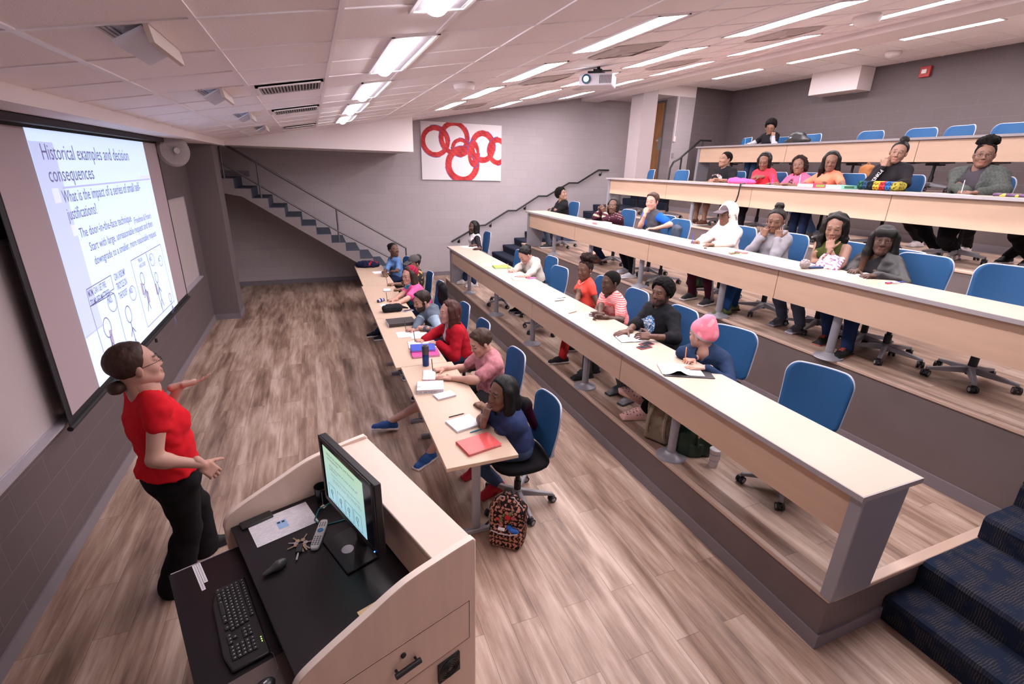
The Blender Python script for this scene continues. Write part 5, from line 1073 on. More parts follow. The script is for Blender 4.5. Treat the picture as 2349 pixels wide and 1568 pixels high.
R_ = sit(2, 'person in a white hooded sweatshirt with the hood up over a cap, writing', hd(1668, 492, x=6.64), (187, -6), pen=((.04, .06, .45), 'blue pen in the hand of the white-hooded person'), skin='d3', w=1.05, fat=.008, vs=.009, top=dict(c=(.80, .66, .62), sleeve='long', hood='up', e=.018), pants=dict(c=(.07, .012, .025), stripe=(.6, .55, .55)), hat=('cap', (.10, .08, .09)), glasses='black', seed=19.,
  arms=dict(R=hnd(dk(2, 1592, 555), 185, 'pen'), L=hnd(dk(2, 1625, 561), 170, 'relaxed', hint=(0, -1, -.7))), chair_label='blue task chair behind the person in the white hood', shoes=dict(c=(.02, .02, .022), sole=(.55, .5, .5)), legs=dict(R=dict(f=ft(2, 1580, 682)+(.04, 0, 0), d=azd(190)), L=dict(f=ft(2, 1620, 695)+(.04, 0, 0), d=azd(195))))
P = R_[1]; HM = P['HM']; decal(R_[0], 'shirt', P['H']+HM@np.array([-.015, .11, -.02]), HM@np.array([-.42, 0, -.9]), HM@np.array([-.9, 0, .42]), 'VIBE', .085, .040, M_ink)
sit(2, 'person in a grey hooded sweatshirt with a top bun, cheeks propped on both hands', hd(1780, 506, x=6.64), (208, -12), skin='d3', w=1.05, fat=.01, bust=.01, vs=.0088, top=dict(c=(.24, .23, .26), sleeve='long', hood='down', e=.016), pants=dict(c=(.012, .05, .15)), hair=('bun', 'black'), ears='pearl', seed=20.,
  arms=dict(R=dict(near=((.085, -.062, -.075), .12, -.1), ns=.4, pose='cheek', hint=(-.6, .3, -1)), L=dict(near=((.085, .062, -.075), .12, -.1), ns=.4, pose='cheek', hint=(-.5, -.3, -1))), chair_label='blue task chair behind the person in the grey hooded sweatshirt', shoes=dict(c=(.10, .12, .045), sole=(.03, .03, .02)), legs=dict(R=dict(f=ft(2, 1655, 718)+(.05, 0, 0), d=azd(180)), L=dict(f=ft(2, 1672, 712)+(.05, 0, .02), d=azd(170))))
sit(2, 'person in an olive halter top with wavy dark hair eating from a snack bag', hd(1916, 522, x=6.64), (206, -14), skin='m', w=1.0, bust=.015, vs=.0088, top=dict(c=(.045, .055, .012), sleeve='none', e=.008, wr=.001, neck=.05, name='halter_top'), pants=dict(c=(.08, .10, .15)), hair=('wavy', 'black'), ears='pearl', seed=21.,
  arms=dict(R=hnd(at(1890, 590, x=6.40), 190, 'open', n=(-.3, -.7, -.4), hint=(0, .6, -1)), L=dict(near=((.130, .004, -.085), .30, -.25), pose='pen', hint=(.1, -.7, -1))), chair_label='blue task chair behind the person in the olive top', shoes=dict(c=(.12, .12, .15), sole=(.35, .33, .38), lace=(.2, .2, .24)), legs=dict(R=dict(f=ft(2, 1785, 740)+(.05, 0, 0), d=azd(185)), L=dict(f=ft(2, 1825, 757)+(.05, 0, 0), d=azd(188))))
R_ = sit(2, 'smiling person in a black leather jacket with long brown-ended hair and bangs', hd(2027, 552, x=6.62), (212, 2), skin='d1', w=1.0, bust=.015, vs=.008, top=dict(c=(.012, .011, .013), sleeve='short', nd=.11, over=dict(c=(.009, .007, .008), m=M_leather, name='jacket', gap=.06)), pants=dict(c=(.015, .03, .09)), hair=('bangs', 'black', (.14, .055, .03)), glasses=None, seed=22.,
  arms=dict(R=hnd(dk(2, 1957, 622), 190, 'relaxed', hint=(0, .8, -.8)), L=hnd(dk(2, 1990, 632), 165, 'relaxed', hint=(0, -1, -.6))), chair_label='blue task chair behind the person in the leather jacket', shoes=dict(c=(.014, .012, .013), sole=(.55, .18, .14), sh=.014, high=1, lace=(.7, .1, .08)), legs=dict(R=dict(f=ft(2, 1888, 782)+(.05, 0, 0), d=azd(188)), L=dict(f=ft(2, 1930, 812)+(.05, 0, 0), d=azd(190))))
necklace(R_, M_gold, .066, .09)
# ---- third tier (row 3) ----
sit(3, 'heavyset person in a black T-shirt with red and white print', hd(1664, 366, x=8.65), (176, 4), skin='m', w=1.25, fat=.028, vs=.011, top=dict(c=(.009, .009, .011), sleeve='elbow', e=.016, fn=f_print(0, .64, .10, .17, [(.016, .016, .02), (.7, .66, .68), (.5, .06, .07), (.016, .016, .02), (.7, .6, .6)], 85)), pants=dict(c=(.02, .02, .02), len=.1), hair=('buzz', 'black'), seed=23.,
  arms=dict(R=hnd(dk(3, 1632, 412), 170, 'clasp', n=(0, .7, -.5), hint=(0, 1, -.8)), L=hnd(dk(3, 1640, 413, .04), 140, 'clasp', n=(0, -.7, -.5), hint=(0, -1, -.8))), chair_label='blue task chair behind the person in the printed black T-shirt', shoes=dict(c=(.12, .05, .035)))
sit(3, 'person with a dark bob in a red long-sleeve shirt beside the pink jacket', hd(1754, 370, x=8.65), (206, -22), skin='d3', w=1.05, fat=.008, bust=.015, vs=.011, top=dict(c=(.68, .035, .06), sleeve='long', collar=1, e=.013), pants=dict(c=blk), hair=('bob', 'black'), seed=24.,
  arms=dict(R=hnd(at(1733, 405, x=8.50), 130, 'relaxed', n=(0, .5, -.6), hint=(0, .8, -1)), L=hnd(dk(3, 1765, 415), 160, 'relaxed')), chair_label='blue task chair behind the person in the red shirt', shoes=dict(c=blk))
sit(3, 'smiling person with short curls and a gold earring in a bright pink top, writing', hd(1833, 380, x=8.65), (205, 2), pen=((.45, .03, .50), 'magenta pen in the hand of the person with short curls'), skin='d3', w=1.08, fat=.01, bust=.02, roll=.18, vs=.011, top=dict(c=(.82, .10, .20), sleeve='elbow', e=.013, fn=f_print(0, .72, .035, .2, [(.02, .02, .03), (.02, .02, .03), (.4, .1, .15)], 120)), pants=dict(c=(.14, .25, .48)), hair=('curly', 'dark'), ears='gold', seed=25.,
  arms=dict(R=hnd(dk(3, 1775, 416), 185, 'pen'), L=hnd(dk(3, 1795, 418), 165, 'flat', hint=(0, -1, -.6))), chair_label='blue task chair behind the person in the bright pink top', shoes=dict(c=(.5, .45, .45)), legs=dict(R=dict(f=ft(3, 1840, 540)+(.05, 0, 0)), L=dict(f=ft(3, 1858, 545)+(.05, 0, 0))))
sit(3, 'person with long straight dark hair in an apricot short-sleeve top looking down', hd(1907, 370, x=8.65), (214, -14), pen=((.65, .6, .6), 'white pen in the hand of the person in the apricot top'), skin='d3', w=.93, bust=.012, vs=.011, top=dict(c=(.76, .20, .12), sleeve='short', e=.008, nd=.10), pants=dict(c=navy), hair=('long', 'black'), seed=26.,
  arms=dict(R=hnd(dk(3, 1838, 412, .04), 190, 'pen', hint=(0, 1, -.7)), L=hnd(dk(3, 1925, 430), 170, 'relaxed')), chair_label='blue task chair behind the person in the apricot top', shoes=dict(c=blk))
R_ = sit(3, 'person with a top bun in a black hooded sweatshirt with lettered sleeve', hd(2061, 350, x=8.65), (205, -6), skin='m', w=1.10, fat=.01, bust=.01, roll=-.15, vs=.010, top=dict(c=(.014, .012, .015), sleeve='long', hood='down', e=.017), pants=dict(c=blk), hair=('bun', 'black'), seed=27.,
  arms=dict(R=dict(near=((.075, -.075, -.085), .10, -.1), ns=.5, pose='cheek', hint=(-.5, .3, -1)), L=hnd(dk(3, 2015, 424, .03), 140, 'relaxed', hint=(.2, -1, -.5))), chair_label='blue task chair behind the person in the black hooded sweatshirt', shoes=dict(c=(.7, .65, .66)), legs=dict(R=dict(f=ft(3, 2120, 570)+(.3, .25, 0)), L=dict(f=ft(3, 2150, 590)+(.3, .2, 0))))
P = R_[1]; S_, E_q, Wt, a = P['A'][-1]; ax = nrm(Wt-E_q); fwd_ = nrm(np.cross((0, 1, 0), ax)+np.array([-.2, -.6, 0])); nn_ = nrm(np.array([-.62, -.78, .0])); r_ = ax; u_ = nrm(np.cross(nn_, r_)); decal(R_[0], 'shirt', (E_q+Wt)/2, r_, u_, 'EKINKLd', .17, .055, M_whiteprint)
R_ = sit(3, 'heavyset person with glasses in a dark grey-green cardigan over a charcoal top, eyes lowered', hd(2258, 356, x=8.65), (206, -2), pen=((.5, .5, .52), 'slim silver pen held by the person in the grey-green cardigan'), skin='d3', w=1.28, fat=.03, bust=.025, vs=.0095, top=dict(c=(.045, .038, .048), sleeve='short', nd=.10, over=dict(c=(.055, .062, .058), gap=.07, fn=lambda V, C_: C_*(1+.35*snoise(V, 180)[:, None]))), pants=dict(c=blk), hair=('puff', 'black'), glasses='black', ears='pearl', seed=28.,
  arms=dict(R=hnd(dk(3, 2210, 437), 185, 'pen', hint=(0, 1, -.7)), L=hnd(dk(3, 2225, 440), 150, 'relaxed', hint=(.1, -1, -.6))), chair_label='blue task chair behind the person in the grey-green cardigan', shoes=dict(c=(.74, .66, .70), sole=(.7, .62, .65)), legs=dict(R=dict(f=ft(3, 2190, 590), d=azd(190)), L=dict(f=ft(3, 2215, 580)+(.2, .1, 0), d=azd(190))))
necklace(R_, M_alu, .070, .06)
sit(3, 'person at the right edge of the third tier, only black trouser legs in view', np.array([8.66, 2.80, T[3]+1.12]), (200, 0), skin='d3', w=1.05, vs=.013, top=dict(c=(.05, .03, .08), sleeve='long'), pants=dict(c=blk), hair=('bob', 'black'), seed=30., chair_label='blue task chair at the cut-off right end of the third tier', shoes=dict(c=blk), legs=dict(R=dict(f=ft(3, 2345, 612)+(.25, .05, 0)), L=dict(f=ft(3, 2345, 612)+(.25, .25, 0))))
# ---- top tier (row 4) ----
sit(4, 'person alone on the top tier in a black T-shirt over grey sleeves', hd(1768, 291, x=10.7), (215, -28), pen=((.15, .5, .45), 'mint green pen held by the person on the top tier'), skin='m', w=1.05, vs=.012, top=dict(c=(.010, .009, .012), sleeve='long', fn=f_sleeve((.34, .33, .38), .62)), pants=dict(c=(.03, .05, .11)), hair=('afro', 'black'), glasses='red', ears='pearl', seed=29.,
  arms=dict(R=hnd(dk(4, 1712, 325), 190, 'pen', hint=(0, 1, -.7)), L=dict(near=((.080, .070, -.07), .12, -.1), ns=.5, pose='fist', hint=(-.4, -.5, -1))), chair_label='blue task chair behind the person on the top tier', shoes=dict(c=blk))
# ---- black jacket hung on the hooded writer's chair ----
V, Q = blob([rbox((0, 0, .16), (.035, .20, .16), .03, k=.03), ell((.0, 0, .30), (.05, .17, .06), k=.04)], .009, lambda X: .010*snoise(X, 40, 3)); c_ = at(985, 668, z=.86); t = np_mesh('black_coat', V, Q, M_cloth, None, (.010, .010, .012)); t.location = (3.50, 7.42, .62); tag(t, 'black coat draped over a chair back behind the bearded hooded person', 'coat')
# ---- empty chairs ----
E_ = [(1, 1190, 588, 4.98, .87, 172, 'empty blue chair pushed in just left of the person in the oatmeal sweater'), (1, 1284, 640, 5.02, .85, 186, 'empty blue chair between the oatmeal sweater and the coral top'),
      (1, 1870, 905, 5.15, .78, 200, 'empty blue chair at the near end of the first tier desk'), (2, 1562, 512, 6.75, .84, 180, 'empty blue chair holding a slate backpack on the second tier'), (2, 2120, 600, 6.85, .80, 188, 'empty blue chair right of the person in the leather jacket'), (2, 2315, 650, 6.95, .80, 195, 'empty blue chair at the right on the second tier'),
      (3, 1495, 398, 8.75, .85, 160, 'empty blue chair at the far end of the third tier, by the column'), (3, 1566, 396, 8.72, .85, 176, 'empty blue chair on the third tier in front of the black guard rail'), (3, 1955, 408, 8.85, .80, 172, 'empty blue chair on the third tier beside the tan bag'),
      (4, 1716, 312, 10.75, .92, 160, 'empty blue chair showing its edge left of the top tier person'), (4, 1866, 308, 10.78, .90, 170, 'empty blue chair just right of the black backpack on the top tier'), (4, 2000, 306, 10.82, .88, 178, 'low empty blue chair, third from the left on the top tier'),
      (4, 2116, 301, 10.82, .88, 180, 'low empty blue chair, fourth from the left on the top tier'), (4, 2208, 287, 10.75, .95, 165, 'tallest empty blue chair on the top tier, tilted back'), (4, 2325, 290, 10.8, .92, 176, 'empty blue chair at the right edge of the top tier')]
for k, px, py, x, zc, face, lab in E_:
    p = at(px, py, x=x); dx = .25; fa = radians(face)
    place_chair(x+dx*cos(fa), p[1]+dx*sin(fa), k, face, lab, dz=0)
    if k == 1 and px == 1870: chair_e = p
# ================= LECTERN =================
RZ = math.atan2(.3255, .9455); LB = np.array([2.337, 2.075, 0])
LX = np.array([.9455, .3255, 0]); LY = np.array([-.3255, .9455, 0])
def lw(x, y, z): return LB+LX*x+LY*y+np.array([0, 0, z])
PL = 1.159
lec = thing('lectern', LB, 'maple lectern with curved side panels and black work surface in the lower foreground', 'lectern', rz=RZ)
def smooth_prof(P, n=5):
    out = []
    for i in range(1, len(P)-2):
        p0, p1, p2, p3 = [np.array(q) for q in P[i-1:i+3]]
        for j in range(n): u = j/n; out.append(tuple(.5*((2*p1)+(-p0+p2)*u+(2*p0-5*p1+4*p2-p3)*u*u+(-p0+3*p1-3*p2+p3)*u**3)))
    return out
prof = [(0, 0), (0, 1.035), (-.012, 1.05), (-.21, 1.037), (-.34, 1.022), (-.42, 1.0), (-.50, .970), (-.60, .934), (-.68, .905), (-.76, .872), (-.80, .848), (-.822, .815), (-.83, .77), (-.83, .68), (-.81, 0)]
prof = [prof[0], prof[1]]+smooth_prof(prof[1:-1])+[prof[-2], prof[-1]]
M_pod = mat('pale_maple', (.80, .60, .49), .42, var=.05, vscale=2.2, stretch=(6, 6, 1), spec=.4)
M_pode = mat('maple_edge', (.84, .72, .64), .45)
for y, nm in ((0, 'side_panel'), (PL-.032, 'side_panel')):
    MB().prism(prof, 'y', y, y+.032).build(nm, M_pod, lec, bevel=.006)
    f = MB(); q = prof[2:-2]
    for a, b in zip(q[:-1], q[1:]):
        n_ = np.array([-(b[1]-a[1]), b[0]-a[0]]); n_ = n_/np.linalg.norm(n_)*.0015; n_ = n_ if n_[1] > 0 or n_[0] < 0 else -n_
        f.add([(a[0]+n_[0], y+.0, a[1]+n_[1]), (a[0]+n_[0], y+.032, a[1]+n_[1]), (b[0]+n_[0], y+.032, b[1]+n_[1]), (b[0]+n_[0], y, b[1]+n_[1])], [(0, 1, 2, 3)])
    f.build('edge_band', M_pode, lec)
MB().box((-.02, .032, .02), (-.001, PL-.032, 1.02)).build('front_panel', M_pod, lec)
MB().box((-.215, .032, 1.005), (-.002, PL-.032, 1.033)).build('ledge', mat('ledge_maple', (.74, .60, .51), .38, var=.02, vscale=3), lec, bevel=.006)
MB().box((-.215, .033, .79), (-.20, PL-.033, 1.005)).build('ledge_back', M_pod, lec)
M_bt = mat('black_laminate', (.012, .010, .012), .33, spec=.4)
MB().box((-.80, .033, .755), (-.20, PL-.033, .78)).build('worktop', M_bt, lec, bevel=.003)
MB().box((-1.10, .06, .685), (-.70, 1.055, .70)).build('keyboard_tray', M_bt, lec)
MB().box((-1.092, 1.052, .686), (-.72, 1.058, .703)).build('tray_edge', M_alu, lec)
f = MB(); f.box((-.80, -.004, .467), (-.042, 0, .704)); dq = f.build('door', M_pod, lec)
f = MB()
for a, b in [((-.80, .703), (-.042, .706)), ((-.80, .4655), (-.042, .468)), ((-.044, .467), (-.0415, .705))]: f.box((a[0], -.0048, a[1]), (b[0], -.0035, b[1]))
f.build('door_gap', mat('gap_brown', (.10, .05, .03), .8), dq)
f = MB(); f.tube([(-.326, -.032, .585), (-.447, -.032, .585)], .0125, 12)
for x in (-.34, -.433): f.tube([(x, -.032, .585), (x, -.004, .585)], .006, 8)
f.build('handle', M_black, dq, smooth=True)
MB().tube([(-.395, -.004, .645), (-.395, -.012, .645)], .012, 16).build('lock', M_black, dq)
f = MB(); f.box((-.225, -.012, .31), (-.105, -.001, .43)); fo = f.build('fan_vent', M_black, lec)
f = MB()
for r in (.018, .028, .037, .046, .054): f.tube([(-.165+r*cos(2*pi*k/28), -.014, .37+r*sin(2*pi*k/28)) for k in range(28)], .0022, 5, closed=True)
f.tube([(-.165, -.013, .37), (-.165, -.017, .37)], .012, 14)
for sx in (-.05, .05):
    for sz in (-.05, .05): f.tube([(-.165+sx, -.012, .37+sz), (-.165+sx, -.015, .37+sz)], .004, 8)
f.build('vent_grille', mat('fan_guard_dark', (.03, .028, .03), .4), fo)
MB().lathe([(.03, .7805), (.032, .782), (.026, .784), (0.001, .784)], 24, (-.125, .32, 0)).build('grommet', mat('grommet_dark', (.025, .022, .025), .5), lec, smooth=True)
MB().box((-.42, .07, .30), (-.40, PL-.05, .75)).build('inner_panel', M_bt, lec)
def on_lec(name, x, y, z, rz, label, cat): return thing(name, lw(x, y, z), label, cat, rz=RZ+rz)
# monitor
mc = np.array([1.815, 2.50, 0]); md = nrm((.213, -.534, 0)); ma = math.atan2(md[1], md[0])
t = thing('monitor', (mc[0], mc[1], .78), 'black flat monitor on the lectern mirroring the lecture slide', 'monitor', rz=ma)   # local x = screen right, -y = toward viewer
MB().box((-.287, -.0, .15), (.287, .038, .54)).build('monitor_case', M_black, t, bevel=.006)
f = MB()
for a_, b_ in [((-.287, .15), (.287, .178)), ((-.287, .518), (.287, .54)), ((-.287, .15), (-.262, .54)), ((.262, .15), (.287, .54))]: f.box((a_[0], -.006, a_[1]), (b_[0], .0, b_[1]))
f.build('bezel', mat('bezel_black', (.02, .018, .02), .3), t, bevel=.002)
sc = MB().box((-.262, -.002, .178), (.262, .0, .518)).build('screen', mat('screen_dark_blue', (.008, .012, .035), .15), t)
M_scr = mat('screen_glow', (.50, .74, .68), .3, emit=.32); M_scrt = mat('screen_text', (.08, .12, .16), .3, emit=.08)
m_ = bpy.data.materials['screen_glow'].node_tree; tcn = nd(m_, 'ShaderNodeTexCoord'); sx_ = nd(m_, 'ShaderNodeSeparateXYZ'); cr_ = nd(m_, 'ShaderNodeValToRGB'); m_.links.new(tcn.outputs['Object'], sx_.inputs[0]); mr_ = nd(m_, 'ShaderNodeMapRange'); mr_.inputs[1].default_value = .18; mr_.inputs[2].default_value = .5
m_.links.new(sx_.outputs['Z'], mr_.inputs[0]); m_.links.new(mr_.outputs[0], cr_.inputs[0]); cr_.color_ramp.elements[0].color = (.30, .58, .72, 1); cr_.color_ramp.elements[1].color = (.42, .62, .42, 1); m_.links.new(cr_.outputs[0], m_.nodes['Principled BSDF'].inputs['Emission Color'])
MB().box((-.245, -.0035, .180), (.18, -.0022, .50)).build('slide', M_scr, sc)
def st(s, x, z, w, h, m=None): font_mesh(s, 'slide_text', m or M_scrt, sc, (x, -.004, z), (1, 0, 0), (0, 0, 1), width=w, height=h)
st('Historical examples and decision\nconsequences', -.20, .465, .30, .022); st('What is the impact of a series of small self-\njustifications?', -.185, .405, .31, .017)
st('The door-in-the-face technique (Freedman & Fraser)', -.17, .36, .31, .013); st('Start with large, unreasonable request and then\ndowngrade to a smaller, more reasonable request', -.155, .338, .31, .011)
f = MB()
for x in (-.22, -.12, -.03, .06): 
    for a_, b_ in [((x, .19), (x+.08, .1915)), ((x, .285), (x+.08, .2865)), ((x, .19), (x+.0015, .285)), ((x+.0785, .19), (x+.08, .285))]: f.box((a_[0], -.0045, a_[1]), (b_[0], -.004, b_[1]))
    cx, cz = x+.035, .245; f.tube([(cx+.011*cos(2*pi*k/12), -.0043, cz+.013*sin(2*pi*k/12)) for k in range(12)], .0012, 4, closed=True); f.tube([(cx, -.0043, cz-.013), (cx+.004, -.0043, .205)], .0012, 4)
f.build('slide_comic', M_scrt, sc)
MB().tube([(.255, -.008, .164), (.255, -.004, .164)], .003, 8).build('power_light', mat('blue_led', (.05, .2, 1), .3, emit=4), t)
f = MB(); f.box((-.045, .04, .012), (.045, .065, .42)); f.build('stand_neck', M_black, t, bevel=.01)
f = MB(); f.tube([(0, .03, .42), (0, .075, .42)], .055, 24); f.build('stand_hinge', mat('hinge_grey', (.10, .09, .12), .35), t, smooth=True)
f = MB(); f.prism([(-.145, -.10), (.145, -.10), (.145, .06), (.10, .10), (-.10, .10), (-.145, .06)], 'z', .001, .014); f.build('stand_base', M_black, t, bevel=.004)
MB().lathe([(.03, .0145), (.03, .0155), (.001, .0155)], 24, (0, -.03, 0)).build('cable_hole', M_alu, t)
# mug with teabag
t = on_lec('mug', -.335, 1.045, .78, .5, 'black ceramic mug with a teabag string behind the monitor', 'mug')
MB().lathe([(.028, .0), (.034, .004), (.040, .045), (.043, .098), (.040, .098), (.036, .045), (.03, .010), (.001, .010)], 28).build('mug_body', mat('glazed_black', (.012, .012, .014), .2), t, smooth=True)
MB().tube([(.040, 0, .08), (.066, 0, .075), (.070, 0, .05), (.062, 0, .028), (.038, 0, .024)], .0055, 8).build('handle', MATS['glazed_black'], t, smooth=True)
MB().tube([(-.030, -.026, .098), (-.034, -.030, .06), (-.040, -.034, .006)], .0008, 4).build('string', M_paper, t)
MB().box((-.058, -.056, .001), (-.034, -.028, .0025)).build('tea_tag', mat('cream_tag', (.80, .72, .55), .7), t)
# paper with figure, black phone, remote
M_lines = bpy.data.materials.new('printed_paper'); M_lines.use_nodes = True
def lines_mat(m, fr=70, ink=(.35, .33, .40), paper=(.80, .77, .84), axis='Y'):
    nt = m.node_tree; L = nt.links.new; b = nt.nodes['Principled BSDF']; b.inputs['Roughness'].default_value = .8
    tc = nd(nt, 'ShaderNodeTexCoord'); sp = nd(nt, 'ShaderNodeSeparateXYZ'); L(tc.outputs['Object'], sp.inputs[0])
    s = nd(nt, 'ShaderNodeMath', operation='MULTIPLY'); s.inputs[1].default_value = fr; L(sp.outputs[axis], s.inputs[0]); fr_ = nd(nt, 'ShaderNodeMath', operation='FRACT'); L(s.outputs[0], fr_.inputs[0])
    g = nd(nt, 'ShaderNodeMath', operation='LESS_THAN'); g.inputs[1].default_value = .38; L(fr_.outputs[0], g.inputs[0])
    fl = nd(nt, 'ShaderNodeMath', operation='FLOOR'); L(s.outputs[0], fl.inputs[0]); cb = nd(nt, 'ShaderNodeCombineXYZ'); L(fl.outputs[0], cb.inputs[0]); 
    mx_ = nd(nt, 'ShaderNodeMath', operation='MULTIPLY'); mx_.inputs[1].default_value = 26; L(sp.outputs['X' if axis == 'Y' else 'Y'], mx_.inputs[0]); L(mx_.outputs[0], cb.inputs[1])
    n = nd(nt, 'ShaderNodeTexNoise'); n.inputs['Scale'].default_value = 1.3; n.inputs['Detail'].default_value = 3; L(cb.outputs[0], n.inputs['Vector'])
    g2 = nd(nt, 'ShaderNodeMath', operation='GREATER_THAN'); g2.inputs[1].default_value = .48; L(n.outputs[0], g2.inputs[0])
    mm = nd(nt, 'ShaderNodeMath', operation='MULTIPLY'); L(g.outputs[0], mm.inputs[0]); L(g2.outputs[0], mm.inputs[1])
    x = nd(nt, 'ShaderNodeMix', data_type='RGBA'); x.inputs[6].default_value = (*paper, 1); x.inputs[7].default_value = (*ink, 1); L(mm.outputs[0], x.inputs[0]); L(x.outputs[2], b.inputs['Base Color'])
lines_mat(M_lines, 120, (.62, .60, .66))
M_hand = bpy.data.materials.new('handwritten_paper'); M_hand.use_nodes = True; lines_mat(M_hand, 165, (.60, .60, .68), (.80, .78, .83))
t = on_lec('printed_sheet', -.575, .985, .781, 0, 'white printed sheet with a small blue diagram lying on the lectern', 'paper')
P = [lw(-.731, 1.034, 0), lw(-.426, 1.114, 0), lw(-.406, .894, 0), lw(-.727, .872, 0)]
MB().box((-.155, -.105, 0), (.155, .105, .0015)).build('sheet', M_lines, t)
f = MB(); f.box((-.03, -.04, .0017), (.02, .03, .002)); f.build('diagram', mat('pale_blue_print', (.35, .55, .85), .8), t)
f = MB(); f.box((-.025, .01, .0021), (-.010, .024, .0024)); f.box((-.003, .008, .0021), (.012, .022, .0024)); f.build('diagram_icon', M_ink, t)
t = on_lec('document_clip', -.68, 1.093, .781, .06, 'long black plastic device lying over the edge of the printed sheet', 'device')
MB().box((-.08, -.031, 0), (.08, .031, .014)).build('device_body', mat('device_black', (.03, .027, .028), .5), t, bevel=.006)
f = MB()
for i in range(4): f.tube([(-.068, -.018+i*.012, .014), (-.068, -.018+i*.012, .0155)], .0025, 8)
f.build('indicator_dots', M_black, t)
t = on_lec('remote_control', -.456, .768, .781, math.atan2(.177, .121), 'white remote control with blue centre pad', 'remote control')
P = []
for k in range(24):
    a = 2*pi*k/24; P.append((.108*np.sign(cos(a))*abs(cos(a))**.35, .0235*np.sign(sin(a))*abs(sin(a))**.5))
MB().prism(P, 'z', 0, .018).build('remote_body', mat('remote_white', (.66, .64, .66), .4), t, bevel=.004)
MB().lathe([(.016, .018), (.014, .021), (.001, .021)], 20, (.022, 0, 0)).build('centre_pad', mat('remote_blue', (.05, .25, .55), .4), t, smooth=True)
f = MB()
for i in range(5):
    for j in (-1, 0, 1): f.box((-.085+i*.014, j*.013-.0035, .018), (-.077+i*.014, j*.013+.0035, .0195))
for i in range(3):
    for j in (-1, 0, 1): f.box((.052+i*.012, j*.012-.003, .018), (.059+i*.012, j*.012+.003, .0195))
f.build('button', mat('remote_button', (.16, .15, .20), .5), t)
# keys
t = on_lec('key_bunch', -.551, .772, .781, .3, 'bunch of brass and steel keys with a black car key', 'keys')
MB().tube([(.014*cos(2*pi*k/20), .014*sin(2*pi*k/20), .006) for k in range(20)], .0014, 5, closed=True).build('key_ring', M_alu, t)
def key(a, L, m, z):
    f = MB(); f.T = Matrix.Rotation(a, 4, 'Z')@Matrix.Translation((.012, 0, z)); f.tube([(.012, 0, 0), (.012, 0, .0025)], .011, 14); f.box((.02, -.003, 0), (L, .003, .002))
    for i in range(3): f.box((L-.006-i*.009, -.0055, 0), (L-.002-i*.009, 0, .002))
    f.build('key', m, t)
M_brass = mat('brass_key', (.50, .36, .24), .35, metal=.7); M_nick = mat('nickel_key', (.55, .50, .48), .3, metal=.7)
for a, L, m, z in [(-2.0, .058, M_brass, .004), (-1.75, .060, M_brass, .007), (-1.5, .056, M_nick, .002), (-.7, .052, M_nick, .004), (.5, .055, M_brass, .003), (1.6, .05, M_brass, .005), (2.9, .055, M_brass, .004), (2.2, .05, M_nick, .003)]: key(a, L, m, z)
f = MB(); f.T = Matrix.Rotation(-2.35, 4, 'Z'); f.box((.014, -.016, .001), (.07, .016, .014)); k_ = f.build('car_key', M_black, t, bevel=.005)
f = MB(); f.T = Matrix.Rotation(-2.35, 4, 'Z'); f.box((.07, -.004, .005), (.118, .004, .008)); f.build('key_blade', M_alu, k_)
# clicker
P = [cap((-.05, 0, .014), (.02, 0, .016), .010, .020, k=.02), cap((.02, 0, .016), (.045, .006, .015), .020, .017, k=.02), cap((.045, .012, .014), (.068, .018, .010), .008, .005, k=.01), half((0, 0, .0), (0, 0, -1))]
V, Q = blob(P, .003); t = on_lec('presentation_clicker', -.705, .672, .781, .2, 'dark grey handheld presentation clicker near the keyboard', 'presenter')
np_mesh('clicker_body', V, Q, mat('clicker_grey', (.06, .06, .065), .4), t)
MB().lathe([(.012, .034), (.010, .037), (.001, .037)], 18, (.028, 0, 0)).build('thumb_pad', mat('pad_grey', (.14, .14, .15), .4), t, smooth=True)
# keyboard
kc = lw(-.900, .555, .701); t = thing('keyboard', kc, 'black computer keyboard angled on the pull-out tray', 'keyboard', rz=RZ+pi/2-.04)
# local: x runs along the keyboard (far end = +x), y toward the user = +y
MB().prism([(-.245, -.075), (.245, -.072), (.245, .055), (.15, .078), (-.15, .085), (-.245, .065)], 'z', 0, .016).build('keyboard_body', M_black, t, bevel=.006)
keys = []; rnd = random.Random(4)
def kk(x0, x1, y, m=0): keys.append((x0, x1, y))
for r, (y, off) in enumerate([(-.055, 0), (-.030, 0), (-.011, .004), (.008, .007), (.027, .012)]):
    for i in range(14 if r else 13): kk(.232-i*.0192-off-.0165, .232-i*.0192-off, y)
for x0, x1 in [(.205, .232), (.18, .202), (.155, .177), (.06, .150), (.035, .057), (.012, .032), (-.03, -.01)]: kk(x0, x1, .046)
for r, y in enumerate((-.030, -.011)):
    for i in range(3): kk(-.058-i*.0192-.0165, -.058-i*.0192, y)
kk(-.0937, -.0772, .027); 
for i in range(3): kk(-.058-i*.0192-.0165, -.058-i*.0192, .046)
for r, y in enumerate((-.030, -.011, .008, .027, .046)):
    for i in range(4): kk(-.125-i*.0192-.0165, -.125-i*.0192, y)
kb = MB(); lg_ = MB()
for x0, x1, y in keys:
    kb.box((x0, y-.0078, .016), (x1, y+.0078, .0215)); lg_.box((x1-.009, y-.004, .0216), (x1-.0055, y+.001, .0219))
kb.build('keys', mat('key_black', (.018, .018, .021), .5), t); lg_.build('key_legend', mat('legend_pale', (.50, .55, .62), .6), t)
f = MB()
for i in range(3): f.box((-.150-i*.012, -.062, .016), (-.146-i*.012, -.058, .0172))
f.build('status_light', mat('green_led', (.3, .8, .1), .4, emit=1.5), t)
